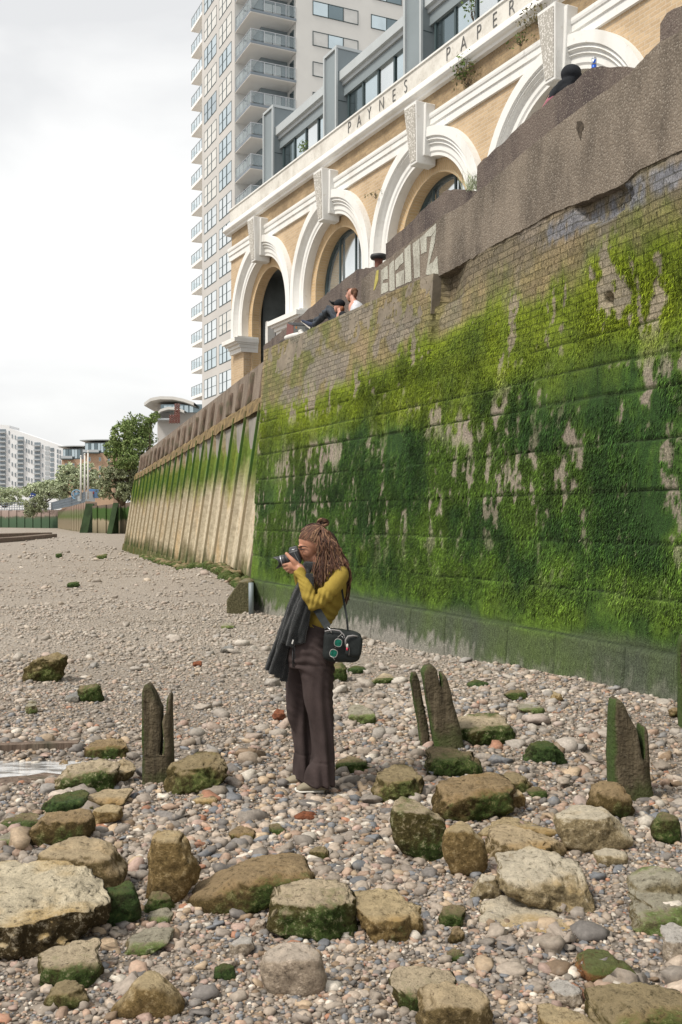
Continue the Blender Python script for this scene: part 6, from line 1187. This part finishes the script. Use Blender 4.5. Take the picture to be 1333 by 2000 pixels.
for j, (xb, yb, dd, w) in enumerate(((554, 1256, -.13, 7.5), (566, 1262, -.165, 8), (578, 1258, -.15, 8), (589, 1256, -.165, 8))):     # short end over it
    t_ = j/3; sc_.append(c([(602+6*t_, 1122, -.12, 6.5, .025), (594+10*t_, 1160, dd-.01, 7, .024), (574+22*t_, 1208, dd-.005, w*1.1, .02), (xb, yb, dd, w, .016)], 8, 16, False))
scf = fuse('scarf', sc_, .006, wool, wo_, 3, sfold)
P = np.zeros(len(scf.data.vertices)*3, np.float32); scf.data.vertices.foreach_get('co', P); P = P.reshape(-1, 3); nr = np.zeros_like(P).ravel(); scf.data.vertex_normals.foreach_get('vector', nr); nr = nr.reshape(-1, 3)
ix = RNG.integers(0, len(P), 16000); p = P[ix]; n_ = nr[ix]+RNG.normal(0, .6, p.shape); n_[:, 2] -= .5; n_ /= np.linalg.norm(n_, axis=1)[:, None]; t_ = RNG.normal(size=p.shape); t_ /= np.linalg.norm(t_, axis=1)[:, None]; L_ = RNG.uniform(.003, .011, (len(p), 1))
V = np.stack([p-t_*.0007, p+t_*.0007, p+n_*L_], 1).reshape(-1, 3); o = link('wool_fuzz', fast_mesh('wool_fuzz', V, np.arange(len(V)).reshape(-1, 3), False), wool, scf); o['kind'] = 'stuff'
MB().hex8([Q3(569.5, 1257, -.205), Q3(572, 1258, -.205), Q3(574.5, 1250, -.205), Q3(572, 1249, -.205), Q3(569.5, 1257, -.202), Q3(572, 1258, -.202), Q3(574.5, 1250, -.202), Q3(572, 1249, -.202)]).build('white_label', MAT['off_white'], scf)
# --- camera held to the eye
cmr = thing('camera', Q3(575, 1092, -.02), 'black digital camera with a hooded zoom lens held up to the woman\'s eye', 'camera'); blk = vary('camera_black', (.028, .03, .032), .2, 60, .45, .15, .5); gls = vary('lens_glass', (.02, .03, .05), .1, 5, .05, 0, .9)
ax = Vector((-27, 0, -7)).normalized(); upv = Vector((-7, 0, 27)).normalized(); side = Vector((0, 1, 0)); cc_ = Q3(578, 1087, .0)
def cb(a0, a1, s0, s1, u0, u1): return [cc_+ax*a+side*s+upv*u for u in (u0, u1) for a, s in ((a0, s0), (a1, s0), (a1, s1), (a0, s1))]
MB().hex8(cb(-.03, .028, -.068, .072, -.046, .04)).build('camera_body', blk, cmr, bevel=.008)
MB().hex8(cb(-.026, .045, .03, .078, -.046, .036)).build('grip', blk, cmr, bevel=.01)
MB().hex8([cc_+ax*a+side*s+upv*u for u, sc2 in ((.038, 1.), (.064, .72)) for a, s in ((-.03*sc2, -.032*sc2), (.034*sc2, -.032*sc2), (.034*sc2, .034*sc2), (-.03*sc2, .034*sc2))]).build('viewfinder_hump', vary('camera_grey', (.05, .055, .058), .1, 30, .4, .05, .5), cmr, bevel=.004)
MB().hex8(cb(-.046, -.029, -.02, .02, .012, .042)).build('eyecup', blk, cmr, bevel=.004)
L0 = cc_+ax*.026+upv*-.006; ln = MB().lathe(L0, ax, [(.03, 0), (.035, .004), (.0355, .03), (.033, .032), (.033, .036), (.036, .038), (.036, .062), (.033, .064), (.0335, .074), (.031, .076), (.031, .08)], 28).build('lens', blk, cmr, True)
MB().lathe(L0, ax, [(.0362, .0635), (.0368, .065), (.0368, .068), (.0362, .069)], 28).build('silver_ring', MAT['bare_metal'], ln, True); MB().lathe(L0, ax, [(.0, .0798), (.026, .0795), (.026, .081), (.0, .081)], 24).build('front_glass', gls, ln, True)
mb = MB(); rows = []
for k in range(41):
    t = 2*math.pi*k/40; h_ = .022+.016*math.cos(2*t)*1.0; b1_, b2_ = upv, side
    rows.append([L0+ax*q+(b1_*math.cos(t)+b2_*math.sin(t))*r for r, q in ((.0335, .074), (.0355, .082), (.0375, .078+h_*.8), (.0355, .078+h_), (.0325, .083))])
mb.grid(rows).build('lens_hood', blk, ln, True)
MB().lathe(cc_+side*-.045+upv*.04+ax*.0, upv, [(.013, 0), (.013, .008), (.011, .01)], 16).build('dial', MAT['bare_metal'], cmr, True)
MB().tube([cc_+side*-.07+upv*.03, Q3(588, 1104, -.09), Q3(590, 1120, -.1), Q3(594, 1112, -.08), Q3(606, 1108, -.08)], .004, 6).build('strap', blk, cmr, True)
# --- shoulder bag
bag = thing('shoulder_bag', Q3(671, 1292, -.2), 'black camera bag with grey piping hanging from the woman\'s shoulder at hip height', 'bag'); nyl = cloth('black_nylon', (.024, .028, .028), 200, .6, .2, .15); grey = vary('bag_piping', (.24, .23, .23), .1, 40, .6, .2)
def sell(xc, yc, dy, rx, ry, rd, pw, rot, tapl=0.):
    G = I4; g = np.sign(G)*np.abs(G)**pw; x = g[:, 0]*rx*PXM; z = g[:, 2]*ry*PXM*(1-tapl*g[:, 0]); cs, sn = math.cos(rot), math.sin(rot); return np.stack([x*cs-z*sn, g[:, 1]*rd, x*sn+z*cs], 1)+WM.q(xc, yc, dy), F4.tolist()
fuse('bag_body', [sell(669, 1261, -.2, 36, 30, .08, .42, -.08, .06)], .005, nyl, bag, 4, lambda P, nr: .003*fbm(P*14, 3))
fuse('front_pocket', [sell(691, 1262, -.262, 16, 20, .035, .45, -.1)], .005, nyl, bag, 4, lambda P, nr: .002*fbm(P*20, 3))
MB().tube([Q3(635, 1233, -.272), Q3(650, 1230, -.283), Q3(664, 1232, -.285), Q3(672, 1240, -.29), Q3(675, 1247, -.29)], .0042, 8).tube([Q3(676, 1262, -.302), Q3(675.5, 1250, -.304), Q3(680, 1243, -.304), Q3(690, 1241.5, -.3), Q3(699, 1243, -.29)], .0055, 8).tube([Q3(682, 1280, -.3), Q3(683, 1268, -.303), Q3(679, 1256, -.303)], .002, 6).build('piping', grey, bag, True)
MB().tube([Q3(679, 1258, -.307), Q3(678.5, 1265, -.309)], .005, 8).build('white_tag', rub, bag, True); MB().tube([Q3(678.5, 1265, -.309), Q3(678.3, 1270, -.309)], .0055, 8).build('red_tag', vary('red_tag', (.6, .04, .08), .1, 5, .5, 0), bag, True)
MB().tube([Q3(640, 1225, -.265), Q3(646, 1230, -.275), Q3(648, 1236, -.28)], .0045, 8).tube([Q3(666, 1234, -.285), Q3(671, 1240, -.29), Q3(674, 1246, -.292), Q3(672, 1248, -.292), Q3(668, 1242, -.29)], .0022, 6).build('metal_clip', MAT['bare_metal'], bag, True)
def band(pts, w, name, mat, par, th=.002):
    P = [Q3(*p) for p in pts]; r = []
    for i, p in enumerate(P):
        t = (P[min(i+1, len(P)-1)]-P[max(i-1, 0)]).normalized(); b = Vector((t.z, 0, -t.x)).normalized()*w/2; n = Vector((0, -th, 0)); r.append([p-b, p+b, p+b+n, p-b+n, p-b])
    return MB().grid(r).build(name, mat, par)
band([(608, 1165, -.17), (615, 1185, -.2), (623, 1196, -.225), (630, 1208, -.235), (637, 1219, -.25), (641, 1225, -.262)], .045, 'strap', nyl, bag)
band([(660, 1120, -.07), (668, 1150, -.1), (673, 1180, -.16), (678, 1208, -.2), (680, 1232, -.2)], .012, 'strap', nyl, bag)
MB().tube([Q3(698, 1246, -.2), Q3(704, 1238, -.2), Q3(706, 1243, -.19)], .002, 6).build('loose_cord', nyl, bag, True)
sg_ = thing('sunglasses', Q3(657, 1266, -.3), 'clear framed sunglasses with green mirror lenses clipped to the black bag', 'sunglasses'); teal = vary('green_lens', (.008, .17, .12), .6, 60, .12, 0, .8, .5); clr = vary('clear_frame', (.27, .26, .25), .1, 40, .3, 0, .5)
for x, y, rt in ((661, 1255.5, .25), (652, 1276, .35)):
    ct, st_ = math.cos(rt), math.sin(rt); ring = [];
    for k in range(25):
        t = 2*math.pi*k/24; ux = 7.4*math.copysign(abs(math.cos(t))**.75, math.cos(t)); uy = 7.4*math.copysign(abs(math.sin(t))**.8, math.sin(t)); ring.append(Q3(x+ux*ct-uy*st_, y+ux*st_+uy*ct, -.3))
    MB().tube(ring, .0026, 6, False).build('rim', clr, sg_, True); mb = MB(); mb.v = [r_+Vector((0, dz, 0)) for dz in (-.0015, .0015) for r_ in ring[:-1]]; n24 = 24; mb.f = [list(range(24)), list(range(24, 48))[::-1]]+[[i, (i+1) % 24, 24+(i+1) % 24, 24+i] for i in range(24)]; mb.build('lens', teal, sg_)
MB().tube([Q3(654, 1264, -.303), Q3(656.5, 1266, -.307), Q3(660, 1265, -.303)], .003, 6).build('bridge', dark, sg_, True)
MB().tube([Q3(645, 1281, -.3), Q3(651, 1284, -.307), Q3(654, 1289, -.305)], .0028, 6).tube([Q3(660, 1245, -.298), Q3(666, 1240, -.294), Q3(668, 1237, -.29)], .0022, 6).build('temple', clr, sg_, True)
# ---------------- two men resting on the wall ledge
MM = Fig(15.75, lambda x: F*7.1/(x+200)); Mq = lambda x, y, dy=0.: Vector(MM.q(x, y, dy)); c2 = MM.chain; e2 = MM.ell
pink = skinm('fair_skin', (.5, .27, .2)); white_c = cloth('white_shirt', (.6, .62, .66), 60, .9, .2, .06); jean = cloth('grey_denim', (.06, .07, .085), 60, .9, .3, .2); blackc = cloth('black_cloth', (.02, .022, .026), 60, .9, .2, .2)
def head(t, x, y, s, dy, beard=False):
    P = [e2(x+1.5, y-2, dy, 9.3*s, 9.5*s, .068), e2(x-2.5, y+2.5, dy, 7.*s, 9*s, .055), c2([(x-3, y+5, dy, 6*s, .045), (x-4.5, y+10, dy, 4.*s, .03)], 4, 12), c2([(x-8.3*s, y-1, dy, 1.2, .008), (x-10.6*s, y+3.2, dy, 1.6, .011), (x-8.5*s, y+4.6, dy, 1.6, .012)], 4, 10), e2(x-8.2*s, y+7.6, dy, 1.8, 1.5, .016), e2(x-8.2, y-2.6, dy, 1.8, 1.2, .045),
         c2([(x+3.4, y-.5, dy-.066, 1.2, .006), (x+4.6, y+1.5, dy-.074, 1.7, .006), (x+3.6, y+4.5, dy-.068, 1.1, .005)], 4, 8), c2([(x+3, y+6, dy, 6.5*s, .05), (x+5, y+14, dy, 6.8*s, .055), (x+8, y+22, dy, 9, .08)])]
    return P
m1 = thing('person', Mq(694, 628), 'bareheaded bearded man in a white shirt sitting on the river wall ledge', 'person')
b1_ = head(m1, 687, 575, 1., 0)+[c2([(693, 600, 0, 12, .1), (697, 622, 0, 14, .13), (695, 655, 0, 15, .14)]), c2([(690, 606, -.17, 6, .045), (680, 632, -.2, 5, .04), (660, 645, -.18, 4, .03), (648, 647, -.15, 4, .02)])]
fuse('body', b1_, .008, pink, m1, 2)
fuse('hair', [e2(692.5, 569.5, 0, 7.2, 7, .071, .3), e2(694.5, 574.5, 0, 4.4, 6.5, .064), e2(684, 566, 0, 6, 3, .05)], .008, vary('auburn', (.12, .06, .035), .3, 60, .9, .5), m1, 2)
fuse('beard', [c2([(690, 578, 0, 1.5, .058), (687, 585, 0, 3.3, .05), (683.2, 587, 0, 3.0, .032), (680.6, 583.6, 0, 1.4, .018)], 5, 12)], .006, vary('beard', (.16, .07, .035), .3, 60, .9, .5), m1, 2)
fuse('shirt', [c2([(696, 594, 0, 7, .06), (698, 602, 0, 13, .14), (699, 618, 0, 17, .165), (697, 645, 0, 17, .16), (696, 660, 0, 17, .15)]), c2([(696, 606, -.16, 8, .055), (688, 624, -.2, 7, .05)])], .009, white_c, m1, 3, lambda P, nr: .006*fbm(P*12, 3))
fuse('trousers', [c2([(695, 655, 0, 14, .15), (660, 652, -.1, 9, .08), (610, 655, -.12, 7, .065), (590, 656, -.12, 6, .06)]), c2([(690, 655, .08, 12, .09), (640, 655, .06, 8, .07), (588, 657, .02, 6, .06)])], .01, cloth('pale_trousers', (.5, .47, .43), 60, .9, .2, .08), m1, 3)
fuse('shoe', [c2([(592, 652, -.1, 5, .045), (574, 656, -.1, 6, .05), (560, 660, -.1, 5.5, .045)], 5, 12), e2(588, 648, -.1, 6, 5, .045)], .008, MAT['off_white'], m1, 2); fuse('shoe', [c2([(570, 664, .03, 5, .045), (556, 667, .03, 6.5, .05), (549, 672, .03, 6.5, .045)], 5, 12)], .008, vary('dark_sole', (.06, .05, .045), .2, 20, .8, .2), m1, 2)
m2 = thing('person', Mq(668, 632, -.05), 'man in black cap and grey jeans lounging on the ledge with knees drawn up', 'person')
b2_ = head(m2, 662, 600, .94, -.12)+[c2([(668, 618, -.12, 11, .09), (674, 640, -.12, 13, .12)]), c2([(668, 622, -.28, 5, .04), (655, 640, -.28, 4, .035), (640, 646, -.24, 3.5, .02)])]
fuse('body', b2_, .008, pink, m2, 2)
fuse('hair', [e2(669, 604, -.12, 4.6, 6, .064)], .008, vary('ginger', (.22, .09, .045), .3, 60, .9, .5), m2, 2)
cap = fuse('cap', [e2(664, 593, -.12, 11, 8.5, .078, -.1)], .008, blackc, m2, 2); fuse('peak', [c2([(658, 593, -.12, 2, .06), (650, 592.5, -.12, 1.6, .055), (645.5, 589.5, -.12, 1.3, .035)], 5, 14)], .006, blackc, cap, 1)
fuse('jacket', [c2([(668, 614, -.12, 6, .06), (672, 622, -.12, 11, .13), (676, 640, -.12, 15, .15), (678, 655, -.12, 15, .14)]), c2([(672, 620, -.27, 6, .05), (660, 638, -.29, 5, .045)])], .009, blackc, m2, 3)
def jf(P, nr): return .008*np.sin((P[:, 0]+P[:, 2])*45+3*vnoise(P*5))+.003*fbm(P*14, 2)
fuse('jeans', [c2([(676, 650, -.12, 12, .14), (662, 634, -.2, 9, .075), (649, 610, -.22, 7, .065), (643, 603, -.22, 5.5, .06)]), c2([(643, 604, -.22, 6.2, .06), (632, 616, -.22, 7.5, .06), (622, 628, -.22, 6.2, .055), (615, 634, -.22, 5.5, .05)]), c2([(672, 648, -.02, 11, .1), (653, 630, .0, 8, .07), (641, 615, 0, 6.5, .06), (630, 620, .0, 6.8, .06), (616, 628, .0, 5.8, .05)])], .009, jean, m2, 3, jf)
sh = fuse('shoe', [c2([(617, 634, -.22, 5, .045), (608, 634, -.22, 5, .045), (598, 630, -.22, 3.6, .04), (592, 627.5, -.22, 2.8, .035)], 5, 14)], .007, vary('navy_suede', (.03, .04, .07), .2, 30, .9, .2), m2, 2)
MB().hex8([Mq(589.5, 626, -.265), Mq(607, 640.5, -.265), Mq(607, 640.5, -.17), Mq(589.5, 626, -.17), Mq(587.8, 628, -.265), Mq(605.5, 642.8, -.265), Mq(605.5, 642.8, -.17), Mq(587.8, 628, -.17)]).build('white_sole', rub, sh, bevel=.004)
for k in range(3): x = 602.5+k*3; MB().hex8([Mq(x, 631.5, -.272), Mq(x+1.4, 631.5, -.272), Mq(x+3, 638.5, -.272), Mq(x+1.6, 638.5, -.272), Mq(x, 631.5, -.262), Mq(x+1.4, 631.5, -.262), Mq(x+3, 638.5, -.262), Mq(x+1.6, 638.5, -.262)]).build('white_stripe', rub, sh)
fuse('shoe', [c2([(616, 628, .0, 5, .045), (606, 628, .0, 4.6, .042), (598, 630, .0, 3.5, .04)], 5, 14)], .008, blackc, m2, 2)
bx = thing('case', Mq(582, 652, .25), 'squat dark case with a red end and round orange sticker by the men\'s shoes', 'case'); bp = [(573, 648), (606, 640), (606, 634), (573, 634)]
def Bq(x, y, d): return Mq(x, y, d)
MB().hex8([Bq(572, 662, .12), Bq(606, 662, .0), Bq(610, 662, .35), Bq(561, 662, .4), Bq(573.5, 635, .12), Bq(606, 636, .0), Bq(610, 633, .35), Bq(562, 631, .4)]).build('case_body', vary('case_grey', (.1, .105, .1), .2, 8, .8, .2), bx, bevel=.01)
MB().hex8([Bq(570.8, 660, .113), Bq(573, 660, .11), Bq(560, 660, .41), Bq(559.4, 660, .40), Bq(572.2, 636, .113), Bq(574, 636, .11), Bq(562, 632, .41), Bq(561, 632, .40)]).build('red_end', vary('red_brown', (.17, .07, .06), .2, 8, .8, .2), bx)
MB().hex8([Bq(572.5, 634.8, .1), Bq(603, 635.5, -.02), Bq(606, 634.2, .3), Bq(563, 632.5, .38), Bq(573.5, 630.8, .12), Bq(603, 632.5, .0), Bq(606, 631, .32), Bq(563, 629.5, .4)]).build('lid', MAT['black_iron'], bx)
MB().lathe(Bq(580, 640, .085), (.3, -1, 0), [(0, 0), (.024, .0), (.024, .006), (0, .006)], 18).build('orange_sticker', vary('orange', (.6, .26, .09), .1, 9, .7, 0), bx)
# ---------------- hooded figure and a can on the parapet
HF = Fig(11.7); h1 = thing('person', HF.q(1095, 215), 'person in a black hood leaning over behind the rough parapet near the top right', 'person'); c3 = HF.chain; e3 = HF.ell
fuse('body', [e3(1113, 152, 0, 14, 17, .08), c3([(1112, 160, 0, 9, .06), (1110, 178, 0, 12, .07), (1100, 200, .05, 24, .15), (1090, 260, .1, 30, .17)]), c3([(1093, 170, .0, 6, .04), (1078, 186, -.05, 5, .035), (1066, 205, -.06, 4, .03)]), c3([(1066, 205, -.06, 4, .03), (1060, 214, -.06, 3.5, .02)])], .01, skinm('shaded_skin', (.3, .17, .12)), h1, 2)
fuse('hood', [e3(1115, 145, 0, 20, 18.5, .13), e3(1122, 150, 0, 14, 14, .12), c3([(1116, 158, 0, 17, .11), (1108, 175, 0, 20, .13), (1098, 195, 0, 30, .17), (1090, 240, .05, 36, .2)]), c3([(1100, 168, -.05, 12, .07), (1085, 184, -.09, 9, .06), (1076, 194, -.1, 7, .05)])], .012, blackc, h1, 3, lambda P, nr: .01*fbm(P*7, 3))
fuse('sleeve', [c3([(1080, 190, -.1, 7, .05), (1070, 204, -.1, 6.5, .05), (1062, 216, -.1, 6, .045)])], .01, cloth('dusky_pink', (.33, .12, .16), 60, .9, .2, .15), h1, 2)
HC = Fig(10.35); can = thing('drink_can', HC.q(1160, 134.5), 'slim blue and silver drink can standing on the rough parapet', 'can'); r_ = .0265; b0 = Vector(HC.q(1160.5, 136)); b0.z -= .005
MB().lathe(b0, (0, 0, 1), [(.022, 0), (r_, .006), (r_, .05)], 20).build('blue_base', vary('can_blue', (.02, .09, .45), .1, 9, .35, 0, .5, .5), can, True); MB().lathe(b0, (0, 0, 1), [(r_, .0505), (r_, .112)], 20).build('silver_body', vary('can_silver', (.55, .6, .68), .1, 9, .3, 0, .5, .6), can, True)
MB().lathe(b0, (0, 0, 1), [(r_, .1125), (.0235, .125), (.0225, .127), (.0, .1265)], 20).build('lid', MAT['bare_metal'], can, True)
mb = MB()
mb.hex8([b0+Vector((-.02, -.0275, .06)), b0+Vector((.004, -.0275, .06)), b0+Vector((.004, -.0255, .06)), b0+Vector((-.02, -.0255, .06)), b0+Vector((-.004, -.0275, .1)), b0+Vector((.018, -.0275, .1)), b0+Vector((.018, -.0255, .1)), b0+Vector((-.004, -.0255, .1))]); mb.build('blue_flash', vary('can_blue_flash', (.02, .09, .45), .1, 9, .35, 0), can)
# grass tuft growing behind the parapet joint
gt = thing('grass_tuft', KF.p(*(lambda h: (h[0], 0, h[1]))(KF.hit(922, 372))), 'tuft of pale grass growing behind the joint in the rough parapet', 'grass tuft'); b = gt.location; V = []; Fq = []
for i in range(60):
    d = Vector((RNG.normal(0, .05), RNG.normal(0, .04), 0)); L_ = RNG.uniform(.12, .32); ln = Vector((RNG.normal(0, .1), RNG.normal(0, .06), L_)); w = Vector((.003, .001, 0)); k = len(V); V += [d-w, d+w, d+ln*.6+w, d+ln*.6-w, d+ln+Vector((ln.x*.6, 0, -.03))]; Fq += [[k, k+1, k+2], [k, k+2, k+3], [k+3, k+2, k+4]]
link('blades', fast_mesh('blades', np.array([tuple(v) for v in V]), Fq, False), MAT['leaf_pale'], gt)
